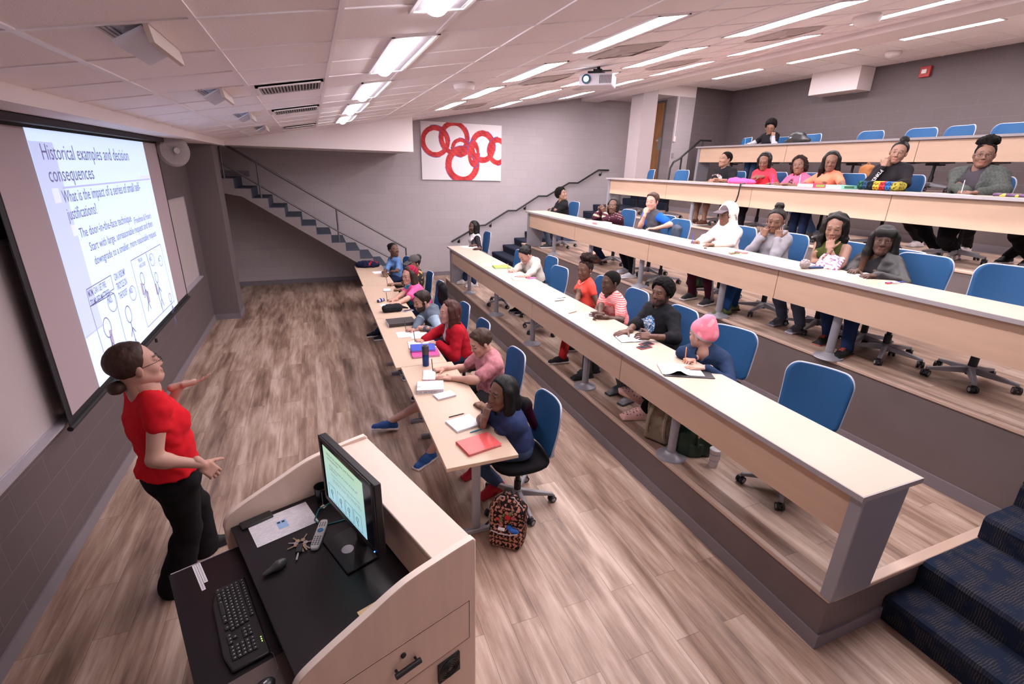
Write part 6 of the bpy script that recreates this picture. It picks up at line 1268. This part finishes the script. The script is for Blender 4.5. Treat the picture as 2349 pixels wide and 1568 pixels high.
# tray stickers, mousepad, mouse
t = on_lec('label_sticker', -.98, .955, .7005, .05, 'pair of white printed label strips stuck on the keyboard tray', 'label')
MB().box((-.018, -.105, 0), (-.001, .105, .0006)).build('strip', M_paper, t); MB().box((.001, -.06, 0), (.018, .105, .0006)).build('strip', M_paper, t)
f = MB()
for i in range(26): f.box((-.013, -.095+i*.0073, .0007), (-.006, -.092+i*.0073, .0009)); 
for i in range(20): f.box((.006, -.05+i*.0073, .0007), (.013, -.047+i*.0073, .0009))
f.build('strip_lettering', mat('label_ink', (.2, .2, .28), .7), t)
t = on_lec('mouse_pad', -.90, .185, .7005, .0, 'brown-grey mouse pad at the bottom edge of the tray', 'mouse pad'); MB().box((-.11, -.115, 0), (.11, .10, .004)).build('pad', mat('pad_brown', (.12, .085, .08), .7), t, bevel=.002)
V, Q = blob([ell((0, 0, .008), (.055, .032, .030), k=.01), half((0, 0, 0), (0, 0, -1))], .003); t = on_lec('mouse', -.905, .165, .705, .35, 'black computer mouse on the brown pad', 'mouse'); np_mesh('mouse_body', V, Q, mat('mouse_black', (.02, .02, .024), .3), t)
MB().tube([(.008, -.004, .037), (.022, -.003, .0345)], .004, 8).build('scroll_wheel', M_alu, t); MB().tube([(.05, 0, .006), (.09, .03, .003), (.12, .10, .003), (.11, .20, .003)], .0018, 5).build('cord', mat('cord_grey', (.15, .15, .18), .5), t)
o = MB().tube([lw(-.30, .80, .784), lw(-.42, .83, .784), lw(-.435, .90, .784), lw(-.385, .975, .784), lw(-.30, .99, .784)], .004, 6).build('teal_cable', mat('teal_braid', (.01, .18, .22), .5, bump=.5, bscale=300), None, smooth=True); tag(o, 'teal braided cable looping out from under the monitor', 'cable')
o = MB().prism([(0, 0), (.15, .02), (.14, .10), (.0, .10)], 'z', 0, .004).build('manila_folder', mat('manila', (.80, .62, .34), .7), None); o.location = lw(-.50, .10, .7815); o.rotation_euler = (0, 0, RZ); tag(o, 'manila folder corner peeking out beside the near lectern panel', 'folder')
o = MB().tube([(.95, 2.02, .02), (.88, 1.90, .02), (.75, 1.78, .02), (.6, 1.75, .02)], .012, 8).build('floor_cable', M_black, None, smooth=True); tag(o, 'thick black cable on the floor at the bottom edge beside the lectern', 'cable')
# ================= THINGS ON THE DESKS =================
def cm(c, r=.6, **k): return mat('c%02x%02x%02x_%d' % (int(c[0]*255), int(c[1]*255), int(c[2]*255), int(r*10)), c, r, **k)
def onto(k, px, py, up=0):
    if k < 3: p = at(px, py, z=T[k]+DH)
    else: p = at(px, py, x=DX[k]+.16)
    x0 = DX[k] if k else 2.40; p[0] = min(max(p[0], x0+.03), x0+DW-.0); p[2] = T[k]+DH+up+.0005; return p
NSH = [0]
def sheet(k, px, py, az, label, w=.21, l=.28, m=None, up=0, name='paper_sheet', cat='paper', group=None):
    t = tag(MB().box((-l/2, -w/2, 0), (l/2, w/2, .0012)).build(name, m or M_hand), label, cat, group); NSH[0] += 1; t.location = onto(k, px, py, up+.0004*(NSH[0] % 5)); t.rotation_euler = (0, 0, radians(az)); return t
def pen(P, az, label, c, L=.14, tilt=0, group=None):
    d = azd(az, tilt); P = np.array(P, float); t = thing('pen', P, label, 'pen', group)
    MB().tube([-d*L/2, d*L*.42], .0042, 8).build('barrel', cm(c, .3), t); MB().tube([d*L*.42, d*L*.5], [.0042, .001], 8).build('tip', M_alu, t); return t
def dpen(k, px, py, az, label, c, up=.005): return pen(onto(k, px, py, up), az, label, c)
def notebook(k, px, py, az, label, cover=(.02, .02, .03), w=.28, l=.22, openb=True, th=.012, up=0):
    p = onto(k, px, py, up); t = thing('notebook', p, label, 'notebook', rz=radians(az))
    if openb:
        MB().box((-l-.004, -w/2, 0), (l+.004, w/2, .003)).build('cover', cm(cover, .5), t)
        for s in (-1, 1):
            n = 8; V = []; 
            for i in range(n+1):
                u = i/n; V += [(s*u*l, -w/2+.004, .004+th*sin(pi*min(1, u*1.15+.08))*.8), (s*u*l, w/2-.004, .004+th*sin(pi*min(1, u*1.15+.08))*.8)]
            F = [(2*i, 2*i+1, 2*i+3, 2*i+2) for i in range(n)]; V2 = [(a, b, .003) for a, b, c in V]; m_ = len(V); F2 = [(2*i+m_, 2*i+2+m_, 2*i+3+m_, 2*i+1+m_) for i in range(n)]
            F3 = [(2*i, 2*i+2, 2*i+2+m_, 2*i+m_) for i in range(n)]+[(2*i+1, 2*i+1+m_, 2*i+3+m_, 2*i+3) for i in range(n)]
            MB().add(V+V2, F+F2+F3).build('page', M_hand, t)
    else:
        MB().box((-l/2, -w/2, 0), (l/2, w/2, .003)).build('cover', cm(cover, .5), t); MB().box((-l/2+.002, -w/2+.002, .003), (l/2-.002, w/2-.002, .003+th)).build('page', M_hand, t)
    return t
def phone(k, px, py, az, label, c=(.01, .01, .012), face=(.03, .03, .04)):
    t = thing('phone', onto(k, px, py), label, 'phone', rz=radians(az)); MB().box((-.07, -.035, 0), (.07, .035, .009)).build('phone_case', cm(c, .4), t, bevel=.003)
    MB().box((-.062, -.031, .009), (.062, .031, .0095)).build('phone_screen', cm(face, .1), t); return t
def binder(k, px, py, az, label, c, w=.28, l=.25, th=.045, spine=None, up=0, cat='binder'):
    t = thing('binder', onto(k, px, py, up), label, cat, rz=radians(az)); m = cm(c, .4)
    MB().box((-l/2, -w/2, 0), (l/2, w/2, .003)).box((-l/2, -w/2, th-.003), (l/2, w/2, th)).box((-l/2, -w/2, 0), (-l/2+.003, w/2, th)).build('cover', m, t)
    MB().box((-l/2+.006, -w/2+.006, .004), (l/2-.004, w/2-.006, th-.005)).build('page', M_paper, t)
    if spine: MB().box((-l/2-.001, -w*.3, th*.2), (-l/2, w*.3, th*.8)).build('spine_label', cm(spine, .6), t)
    return t
# front tables
V, Q = blob([ell((0, 0, .05), (.19, .13, .07), k=.05), ell((-.13, .04, .04), (.09, .08, .05), k=.04), ell((.14, -.03, .04), (.10, .08, .05), k=.04), half((0, 0, .0), (0, 0, -1))], .009, lambda X: .014*snoise(X, 38, 2)+.006*snoise(X, 80, 4))
k_ = snoise(V, 40, 7); C_ = np.where((k_ > .25)[:, None] & (V[:, :1] > .03), np.array([.32, .02, .03]), np.array([.012, .014, .045])); t = np_mesh('jacket', V, Q, M_cloth, None, C_); t.location = onto(0, 842, 612); tag(t, 'rumpled dark navy jacket heaped on the far end of the front tables', 'jacket')
sheet(0, 873, 624, 10, 'loose white sheet on the far front table by the denim shirt')
notebook(0, 888, 666, -8, 'small open notepad under the hand of the grey-capped person', w=.15, l=.11, openb=False)
V, Q = blob([cap((-.05, 0, .022), (.05, 0, .022), .020), ell((.0, 0, .03), (.04, .03, .02)), half((0, 0, 0), (0, 0, -1))], .005); t = np_mesh('sunglasses_case', V, Q, M_cloth, None, np.where((np.sin(V[:, 0]*120) > .3)[:, None], np.array([.6, .58, .65]), np.array([.03, .035, .12]))); t.location = onto(0, 874, 692); t.rotation_euler = (0, 0, .6); tag(t, 'small navy and white object on the table by the pink-shirted person', 'case')
sheet(0, 890, 700, 12, 'crumpled white sheet beneath the hands of the crimson-beanie person', w=.16, l=.2)
V, Q = blob([rbox((0, 0, .045), (.135, .065, .042), .035, k=.02), rbox((.02, .01, .085), (.10, .045, .015), .014, k=.015), cap((.13, .02, .05), (.22, .03, .02), .02, .012, k=.03), half((0, 0, 0), (0, 0, -1))], .006, lambda X: .003*snoise(X, 60)); t = np_mesh('pencil_bag', V, Q, M_cloth, None, (.016, .016, .02)); t.location = onto(0, 900, 714); t.rotation_euler = (0, 0, .05); tag(t, 'plump black zipped bag lying on the front table', 'bag')
phone(0, 936, 713, 25, 'silver-edged phone beside the plump black bag', (.45, .43, .45), (.06, .06, .09))
t = thing('laptop_sleeve', onto(0, 920, 742), 'flat dark brown boxed folder on the front table by the hooded writer', 'folder', rz=.05); MB().box((-.17, -.12, 0), (.17, .12, .045)).build('case_body', cm((.035, .028, .03), .5), t, bevel=.004); MB().box((-.172, -.11, .004), (-.168, .11, .038)).build('pages', M_paper, t)
sheet(0, 938, 766, 0, 'white sheet under the hooded person\'s writing hand')
sheet(0, 962, 770, -5, 'white page edge poking out beyond the hooded person\'s elbow', w=.2, l=.2, up=.002)
notebook(0, 968, 790, -6, 'open notebook under the hands of the person in the red cardigan', w=.24, l=.15, cover=(.4, .1, .15))
binder(0, 975, 812, -4, 'pink binder at the bottom of the pile by the blue bottle', (.62, .05, .25), l=.29, w=.20, th=.02)
binder(0, 970, 803, -8, 'blue-edged folder of white pages on top of the pink binder', (.02, .06, .45), l=.26, w=.20, th=.018, up=.021)
t = thing('travel_bottle', onto(0, 977, 838), 'dark blue travel bottle with black lid standing by the table joint', 'bottle')
MB().lathe([(.030, 0), (.033, .004), (.034, .12), (.033, .125)], 26).build('bottle_body', mat('bottle_blue', (.012, .05, .22), .25, metal=.5), t, smooth=True)
MB().lathe([(.034, .125), (.035, .15), (.036, .20), (.034, .213), (.02, .215), (.019, .222), (.001, .222)], 26).build('lid', mat('lid_dark', (.05, .045, .055), .4), t, smooth=True)
notebook(0, 985, 862, -14, 'open lined notebook the dusty-pink-shirted person writes in', w=.22, l=.12, openb=False, cover=(.5, .1, .2))
binder(0, 987, 892, -12, 'thick white book with printed spine on the front table', (.62, .60, .66), w=.19, l=.24, th=.038, cat='book')
o_ = [x for x in bpy.data.objects if x.get('label') == 'thick white book with printed spine on the front table'][0]; font_mesh('2 E   200 THEORY', 'spine_lettering', M_ink, o_, (-.10, -.0955, .010), (1, 0, 0), (0, 0, 1), width=.16, height=.020); font_mesh('22\n33', 'cover_lettering', M_ink, o_, (-.105, -.04, .0385), (0, 1, 0), (-1, 0, 0), width=.03, height=.018)
t = thing('spiral_notepad', onto(0, 1020, 908), 'small white spiral notepad against the thick white book', 'notepad', rz=radians(12)); MB().box((-.085, -.055, 0), (.085, .055, .014)).build('page', M_lines, t)
f = MB()
for i in range(18): f.tube([(-.08+i*.0094, -.055+.006*cos(a), .010+.008*sin(a)) for a in np.linspace(0, 2*pi, 8)[:-1]], .0011, 4, closed=True)
f.build('spiral', M_alu, t)
pen(onto(0, 1048, 953, .005), 10, 'black pen lying above the printed notebook', (.015, .013, .02)); 
notebook(0, 1063, 972, 14, 'printed white notebook between the black pen and the blue pen', w=.19, l=.22, openb=False, cover=(.55, .55, .62))
pen(onto(0, 1097, 987, .005), 12, 'bright blue pen beside the coral folder', (.02, .30, .55))
binder(0, 1098, 1020, 12, 'coral red folder with worn silvery edge near the table end', (.72, .10, .10), w=.20, l=.27, th=.018, cat='folder')
# first tier desk
sheet(1, 1078, 566, 10, 'white sheets before the raglan-shirted person', w=.26, l=.3); phone(1, 1093, 573, 5, 'dark phone at the edge of the sheets by the raglan shirt')
binder(1, 1150, 613, -8, 'green and orange edged open binder on the first tier desk', (.25, .55, .05), l=.26, w=.24, th=.02); sheet(1, 1128, 608, -8, 'white page opened out beside the green edged binder', up=.003)
sheet(1, 1180, 628, -5, 'white page under the hand of the person in the oatmeal sweater', w=.22, l=.24)
notebook(1, 1190, 640, -8, 'closed cream notebook with a blue pen on top', w=.2, l=.2, openb=False, cover=(.55, .42, .30)); dpen(1, 1190, 637, 5, 'blue pen lying on the cream notebook', (.05, .05, .4), .02)
phone(1, 1219, 638, 15, 'pink phone by the elbow of the person in the oatmeal sweater', (.7, .12, .30), (.6, .15, .35))
sheet(1, 1262, 681, -8, 'blank white notebook page lying between two empty seats', w=.22, l=.28); dpen(1, 1288, 684, 5, 'dark pen resting on the blank page between empty seats', (.03, .03, .06)); dpen(1, 1284, 690, 5, 'second dark pen just below the first on the blank page', (.05, .05, .08))
dpen(1, 1314, 717, 20, 'short brown pencil left of the striped shirt person\'s paper', (.25, .12, .04))
sheet(1, 1345, 723, -4, 'small white sheet under the clasped hands', w=.2, l=.2)
notebook(1, 1447, 777, -12, 'open notebook under the hands of the person in the black T-shirt', w=.2, l=.13)
phone(1, 1478, 797, 8, 'phone in a dark red case on the first tier desk', (.25, .03, .04)); phone(1, 1483, 790, 8, 'second red-edged phone just behind the first one', (.30, .03, .05))
t = thing('portfolio', onto(1, 1570, 850), 'black portfolio lying open under a curling white page', 'folder', rz=radians(-26)); MB().box((-.19, -.14, 0), (.20, .12, .006)).build('cover', cm((.02, .018, .022), .5), t)
V = []; F = []
for i in range(13):
    u = i/12; x = -.20+.33*u; z = .008+.035*math.exp(-((u-.38)/.14)**2); V += [(x, -.11, z), (x, .11, z*.5+.006)]
F = [(2*i, 2*i+2, 2*i+3, 2*i+1) for i in range(12)]; MB().add(V, F).build('page', M_hand, t)
# second tier desk
phone(2, 1351, 503, 8, 'black phone at the far part of the second tier desk'); dpen(2, 1346, 511, 8, 'grey pen behind the book with red lettering', (.3, .3, .34)); sheet(2, 1362, 508, 5, 'white sheets beside the elbow of the striped-sweater person')
binder(2, 1380, 515, 3, 'thick white book with red spine lettering on the second tier', (.66, .58, .58), w=.2, l=.27, th=.04, spine=(.6, .2, .22), cat='book')
sheet(2, 1425, 521, 4, 'white papers with a small red mark on the second tier', w=.26, l=.32); sheet(2, 1462, 528, -10, 'loose white pages near the blue raglan person')
sheet(2, 1598, 561, -4, 'white page the white-hooded person writes on'); o = onto(2, 1618, 570); t = tag(MB().box((-.014, -.008, 0), (.014, .008, .012)).build('eraser', cm((.08, .04, .035), .6)), 'tiny brown block on the desk before the white-hooded person', 'eraser'); t.location = o
t = thing('key_fob', onto(2, 1690, 582), 'keys with green and pink straps and a pale pompom', 'keys'); V, Q = blob([ell((-.08, 0, .022), (.035, .03, .022))], .004, lambda X: .004*snoise(X, 200)); np_mesh('pompom', V, Q, M_cloth, t, (.55, .50, .44))
MB().tube([(-.04, .01, .008), (0, .03, .01), (.04, 0, .008), (0, -.02, .012), (-.04, 0, .008)], .006, 6).build('strap', cm((.12, .14, .04), .6), t); MB().tube([(-.02, .02, .02), (.03, .03, .018), (.07, .0, .012)], .005, 6).build('strap', cm((.45, .06, .20), .6), t); MB().tube([(.06, -.01, .014), (.14, -.015, .014)], .012, 10).build('charm', cm((.75, .35, .38), .4), t)
notebook(2, 1838, 607, -6, 'closed white notepad left of the fluffy grey pompom', w=.16, l=.2, openb=False, cover=(.6, .6, .6)); dpen(2, 1858, 607, 0, 'dark blue pen lying behind the grey pompom', (.03, .06, .2), .012)
t = thing('wristlet', onto(2, 1850, 616), 'navy wrist strap with a fluffy grey pompom on the desk edge', 'wrist strap', rz=radians(-8)); V, Q = blob([ell((-.03, 0, .045), (.046, .044, .044))], .005, lambda X: .006*snoise(X, 190, 1)+.004*snoise(X, 320, 3)); np_mesh('pompom', V, Q, M_cloth, t, (.30, .26, .26))
MB().box((.02, -.018, .001), (.21, .018, .02)).build('strap', cm((.02, .05, .14), .4), t, bevel=.006)
V, Q = blob([rbox((0, 0, .0), (.11, .10, .03), .028, k=.02)], .006, lambda X: .008*snoise(X, 60, 2)); C_ = np.array([(.70, .66, .72), (.70, .66, .72), (.45, .04, .06), (.12, .05, .25), (.75, .72, .75)])[np.clip(((snoise(V, 130, 5)+.7)/1.4*5).astype(int), 0, 4)]
t = np_mesh('snack_bag', V, Q, mat('printed_foil', (1, 1, 1), .3, attr=True), None, C_); t.location = at(1905, 600, x=6.38); t.location.z = T[2]+DH+.05; t.rotation_euler = (.1, -.45, .4); tag(t, 'white printed snack bag tilted open in front of the olive top', 'snack bag')
sheet(2, 1982, 632, -8, 'white sheet under the arm of the leather jacket'); t = thing('lanyard_keys', onto(2, 2048, 650), 'red and blue lanyard with small keys beside the leather jacket elbow', 'keys', rz=-.1)
MB().box((-.08, -.012, .001), (-.03, .006, .008)).build('red_tag', cm((.5, .03, .03), .4), t); MB().box((-.05, .01, .001), (.15, .03, .007)).build('strap', cm((.02, .04, .25), .5), t)
f = MB(); f.tube([(-.02, -.01, .006), (.03, -.02, .006)], .004, 5); f.tube([(-.01, .0, .01), (.05, -.02, .008)], .004, 5); f.tube([(.0, -.02, .008), (.02, .02, .012)], .005, 5); f.build('key', M_nick, t)
# third tier desk
V, Q = blob([ell((0, 0, .03), (.09, .26, .055), k=.04), ell((0, .16, .03), (.09, .10, .06), k=.04), half((0, 0, 0), (0, 0, -1))], .009, lambda X: .008*snoise(X, 45, 3)); t = np_mesh('pink_jacket', V, Q, M_cloth, None, (.78, .09, .28)); p = onto(3, 1692, 412); t.location = p+(.10, 0, 0); tag(t, 'bright pink jacket folded on the third tier desk', 'jacket')
MB_ = MB().tube([(DX[3]+.10, p[1]-.22, T[3]+DH+.012), (DX[3]-.012, p[1]-.24, T[3]+DH+.008), (DX[3]-.02, p[1]-.24, T[3]+DH-.16), (DX[3]-.01, p[1]-.21, T[3]+DH-.25), (DX[3]-.02, p[1]-.14, T[3]+DH-.31)], .011, 6).build('black_strap', M_black, None, smooth=True); tag(MB_, 'black strap hanging over the front of the third tier desk', 'strap')
sheet(3, 1765, 424, 8, 'white paper under the hand of the bright pink top')
binder(3, 1862, 427, 90, 'pink binder with green and black spine label', (.72, .08, .20), w=.27, l=.24, th=.05, spine=(.30, .45, .10)); binder(3, 1928, 433, 82, 'teal binder with dark spine label next to the pink binder', (.25, .60, .52), w=.25, l=.24, th=.045, spine=(.05, .15, .08))
V, Q = blob([rbox((0, 0, .055), (.10, .24, .05), .04, k=.03), half((0, 0, 0), (0, 0, -1))], .008, lambda X: .006*snoise(X, 50, 6)); u_ = (V[:, 1]+.24)/.48; pal = np.array([(.35, .30, .05), (.03, .12, .35), (.60, .04, .05), (.70, .40, .05), (.01, .015, .02), (.02, .06, .12), (.02, .10, .06)]); C_ = pal[np.clip((u_*7).astype(int), 0, 6)]; sp_ = snoise(V, 150, 3) > .15; C_ = np.where(sp_[:, None], C_*.25, C_)
t = np_mesh('patterned_bag', V, Q, M_cloth, None, C_); p = onto(3, 2008, 432); t.location = p+(.12, .02, 0); tag(t, 'rainbow leopard patterned bag on the third tier desk', 'bag')
sheet(3, 2190, 448, 5, 'white notebook page before the person in the grey-green cardigan'); dpen(3, 2150, 446, 60, 'thin pen lying left of the cardigan person\'s page', (.3, .3, .35))
V, Q = blob([rbox((0, 0, .015), (.07, .16, .014), .012, k=.02)], .006, lambda X: .004*snoise(X, 60, 6)); t = np_mesh('plastic_pouch', V, Q, M_leather, None, np.where((snoise(V, 60, 1) > .4)[:, None], np.array([.65, .50, .05]), np.array([.08, .03, .10]))); p = onto(3, 2315, 452); t.location = p+(.12, 0, 0); tag(t, 'purple and yellow pouch at the right edge of the third tier', 'pouch')
# top tier
V, Q = blob([ell((0, 0, .09), (.12, .17, .12), k=.05), ell((0, -.13, .05), (.09, .14, .05), k=.05), ell((0, .15, .04), (.08, .10, .04), k=.05), half((0, 0, 0), (0, 0, -1))], .009, lambda X: .006*snoise(X, 45, 2)); C_ = np.tile(np.array([.012, .012, .014]), (len(V), 1)); C_[(np.abs(V[:, 1]-.06) < .03) & (np.abs(V[:, 2]-.10) < .012) & (V[:, 0] < 0)] = .6
t = np_mesh('black_backpack', V, Q, M_leather, None, C_); p = onto(4, 1818, 320); t.location = p+(.12, 0, 0); tag(t, 'black backpack slumped on the top tier desk', 'backpack')
# ================= BAGS ON THE FLOORS AND CHAIRS =================
def leo(V):
    n1 = snoise(V*np.array([1, 1, 1]), 150, 3); n2 = snoise(V, 235, 8); C_ = np.tile(np.array([.42, .19, .14]), (len(V), 1)); C_[(n1+n2*.5) > -.18] = (.012, .008, .009); C_[(n1+n2*.5) > .75] = (.14, .05, .03); return C_
V, Q = blob([rbox((0, 0, .17), (.075, .135, .17), .05, k=.04), ell((0, 0, .30), (.07, .11, .11), k=.05), rbox((-.07, 0, .09), (.045, .12, .085), .035, k=.02), half((0, 0, .0), (0, 0, -1))], .0045, lambda X: .003*snoise(X, 40))
bp = thing('leopard_backpack', at(1158, 1248, z=0)+(.04, .04, 0), 'leopard print backpack with embroidered roses standing on the floor by the table leg', 'backpack', rz=radians(52)); C_ = leo(V)
rs = V[:, 0] < -.055
for (y, z, r, c) in [(-.015, .27, .022, (.55, .03, .04)), (-.055, .27, .016, (.40, .12, .14)), (.06, .24, .015, (.55, .08, .09)), (.035, .205, .010, (.5, .2, .2))]:
    d = np.sqrt((V[:, 1]-y)**2+(V[:, 2]-z)**2); C_[rs & (d < r)] = c; C_[rs & (d < r) & (np.sin(d*900) > .4)] = np.array(c)*.5+(.15, .02, .02)
for (y, z, a) in [(-.045, .315, .4), (-.03, .30, -.5), (.03, .25, 1.2), (.035, .225, 1.5), (.015, .285, .2)]:
    dy = (V[:, 1]-y)*cos(a)+(V[:, 2]-z)*sin(a); dz = -(V[:, 1]-y)*sin(a)+(V[:, 2]-z)*cos(a); C_[rs & ((dy/.007)**2+(dz/.018)**2 < 1)] = (.14, .17, .07)
np_mesh('bag_body', V, Q, M_cloth, bp, C_)
MB().tube([(.0, .045, .395), (.01, .03, .44), (.01, -.01, .445), (.0, -.03, .40)], .009, 8).build('grab_handle', M_black, bp, smooth=True)
MB().tube([(-.035, .128, .06), (-.04, .138, .2), (-.03, .12, .32), (-.02, .06, .395), (-.02, -.04, .402), (-.03, -.11, .34)], .004, 6).build('zip', M_alu, bp, smooth=True)
MB().tube([(-.112, .10, .155), (-.124, .04, .150), (-.124, -.04, .155), (-.110, -.10, .165)], .0035, 6).build('pocket_zip', M_alu, bp, smooth=True)
MB().tube([(.08, .10, .30), (.10, .13, .12), (.06, .20, .03), (.05, .14, .02)], .012, 6).build('shoulder_strap', M_black, bp, smooth=True)
V, Q = blob([ell((-.085, -.06, .17), (.022, .035, .02), k=.01), ell((-.08, -.03, .185), (.018, .02, .02), k=.01), ell((-.09, -.085, .165), (.015, .02, .022), k=.01)], .0045); np_mesh('blue_cable', V, Q, cm((.01, .10, .45), .3), bp)
MB().box((-.105, .0, .15), (-.085, .05, .175)).build('white_packet', M_paper, bp)
def backpack(p, rz, c, c2, label, sc=1., seed=1., name='backpack', strap=True, chair=False):
    t = thing(name, p, label, 'backpack', rz=radians(rz))
    V, Q = blob([rbox((0, 0, .19), (.085, .15, .19), .06, k=.04), ell((0, 0, .32), (.08, .13, .10), k=.05), rbox((-.085, 0, .12), (.045, .12, .11), .035, k=.025), half((0, 0, .0), (0, 0, -1))], .008, lambda X: .007*snoise(X, 34, seed)+.003*snoise(X, 75, seed))
    C_ = np.tile(np.array(c), (len(V), 1)); C_[(snoise(V, 30, seed) > .3) & (V[:, 0] < -.03)] = c2; np_mesh('bag_body', V*sc, Q, M_cloth, t, C_)
    if strap:
        for s in (-.07, .07): MB().tube([np.array(q)*sc for q in [(-.09, s, .36), (-.15, s*1.1, .26), (-.15, s*1.2, .12), (-.10, s*1.3, .04)]], .016*sc, 6).build('shoulder_strap', cm(c2, .8), t, smooth=True)
    MB().tube([np.array(q)*sc for q in [(0, .03, .40), (0, .02, .45), (0, -.02, .45), (0, -.03, .40)]], .008, 6).build('grab_handle', cm(c, .8), t, smooth=True); return t
backpack(at(1508, 1010, z=T[1])+(.06, .03, 0), 25, (.22, .17, .12), (.30, .24, .17), 'tan canvas backpack with webbing straps on the floor behind the first tier desk', .95, 3.)
backpack(at(1590, 660, z=T[2])+(.12, .08, 0), 80, (.014, .015, .018), (.02, .09, .03), 'black and green backpack on the second tier floor behind the maroon trousers', .95, 5., strap=False)
backpack(at(1552, 540, x=6.76)-(0, 0, .10), 175, (.07, .085, .12), (.10, .12, .17), 'slate blue backpack sitting on an empty second tier chair', .62, 6., strap=False)
backpack(at(1985, 405, x=8.95)-(0, 0, .1), 175, (.36, .15, .06), (.42, .18, .08), 'tan leather handbag behind an empty third tier chair', .62, 7., name='handbag', strap=False)
V, Q = blob([rbox((0, 0, .12), (.075, .15, .115), .025, k=.03), rbox((-.075, .0, .07), (.02, .06, .06), .015, k=.01), half((0, 0, .0), (0, 0, -1))], .007, lambda X: .003*snoise(X, 40)); t = thing('tote_bag', at(1585, 1050, z=T[1])+(.06, .07, 0), 'dark green leather tote bag on the first tier floor next to the paper cup', 'handbag', rz=radians(65)); np_mesh('bag_body', V, Q, M_leather, t, (.012, .04, .022))
MB().tube([(-.01, -.08, .23), (-.02, -.07, .33), (-.02, .05, .33), (-.01, .08, .23)], .007, 6).build('handle', cm((.012, .035, .02), .4), t, smooth=True); MB().tube([(-.085, -.01, .20), (-.098, -.01, .11)], .009, 6).build('tassel', cm((.012, .035, .02), .4), t); MB().tube([(-.085, -.01, .21), (-.088, -.01, .195)], .011, 8).build('buckle', M_gold, t)
V, Q = blob([ell((.0, .02, .24), (.04, .06, .04), k=.02)], .006, lambda X: .008*snoise(X, 70)); np_mesh('green_contents', V, Q, cm((.02, .30, .12), .4), t)
t = thing('paper_cup', at(1626, 1070, z=T[1])+(.04, .0, 0), 'tall white paper cup with blue band standing on the first tier floor', 'cup')
MB().lathe([(.031, 0), (.033, .003), (.045, .15), (.044, .15), (.001, .148)], 28).build('cup_body', mat('cup_white', (.70, .67, .70), .5), t, smooth=True); MB().lathe([(.0365, .055), (.0372, .055), (.038, .064), (.037, .064)], 28).build('blue_band', cm((.02, .07, .32), .5), t); MB().lathe([(.0425, .118), (.0435, .118), (.0437, .121), (.0427, .121)], 28).build('blue_line', cm((.02, .07, .32), .5), t)
MB().lathe([(.046, .148), (.047, .153), (.045, .160), (.041, .162), (.001, .160)], 28).build('lid', mat('lid_white', (.72, .70, .74), .35), t, smooth=True)
f = MB()
for i in range(3):
    for j in range(3): 
        a = radians(-62+i*11); r = .0405; z = .078+j*.011; f.cbox((r*cos(a)+.0012*cos(a), r*sin(a)+.0012*sin(a), z), (.0006, .0026, .0035), rotM((0, 0, 1), a))
f.build('printed_mark', cm((.05, .06, .15), .6), t)
# pens held in writing hands
for (P_, q, col, lab) in PENS:
    S_, E_q, Wt, a = P_['A'][q]; d = np.array(a['d']); tip = Wt+d*.105+np.array([0, 0, -.012]); end = tip+np.array([0, 0, .125])+d*.01-np.array([0, .0, 0]) ; dv = nrm(end-tip)
    t = thing('pen', tip, lab, 'pen'); MB().tube([dv*.004, dv*.135], .0042, 8).build('barrel', cm(col, .3), t); MB().tube([(0, 0, 0), dv*.006], [.001, .0042], 8).build('tip', M_alu, t)
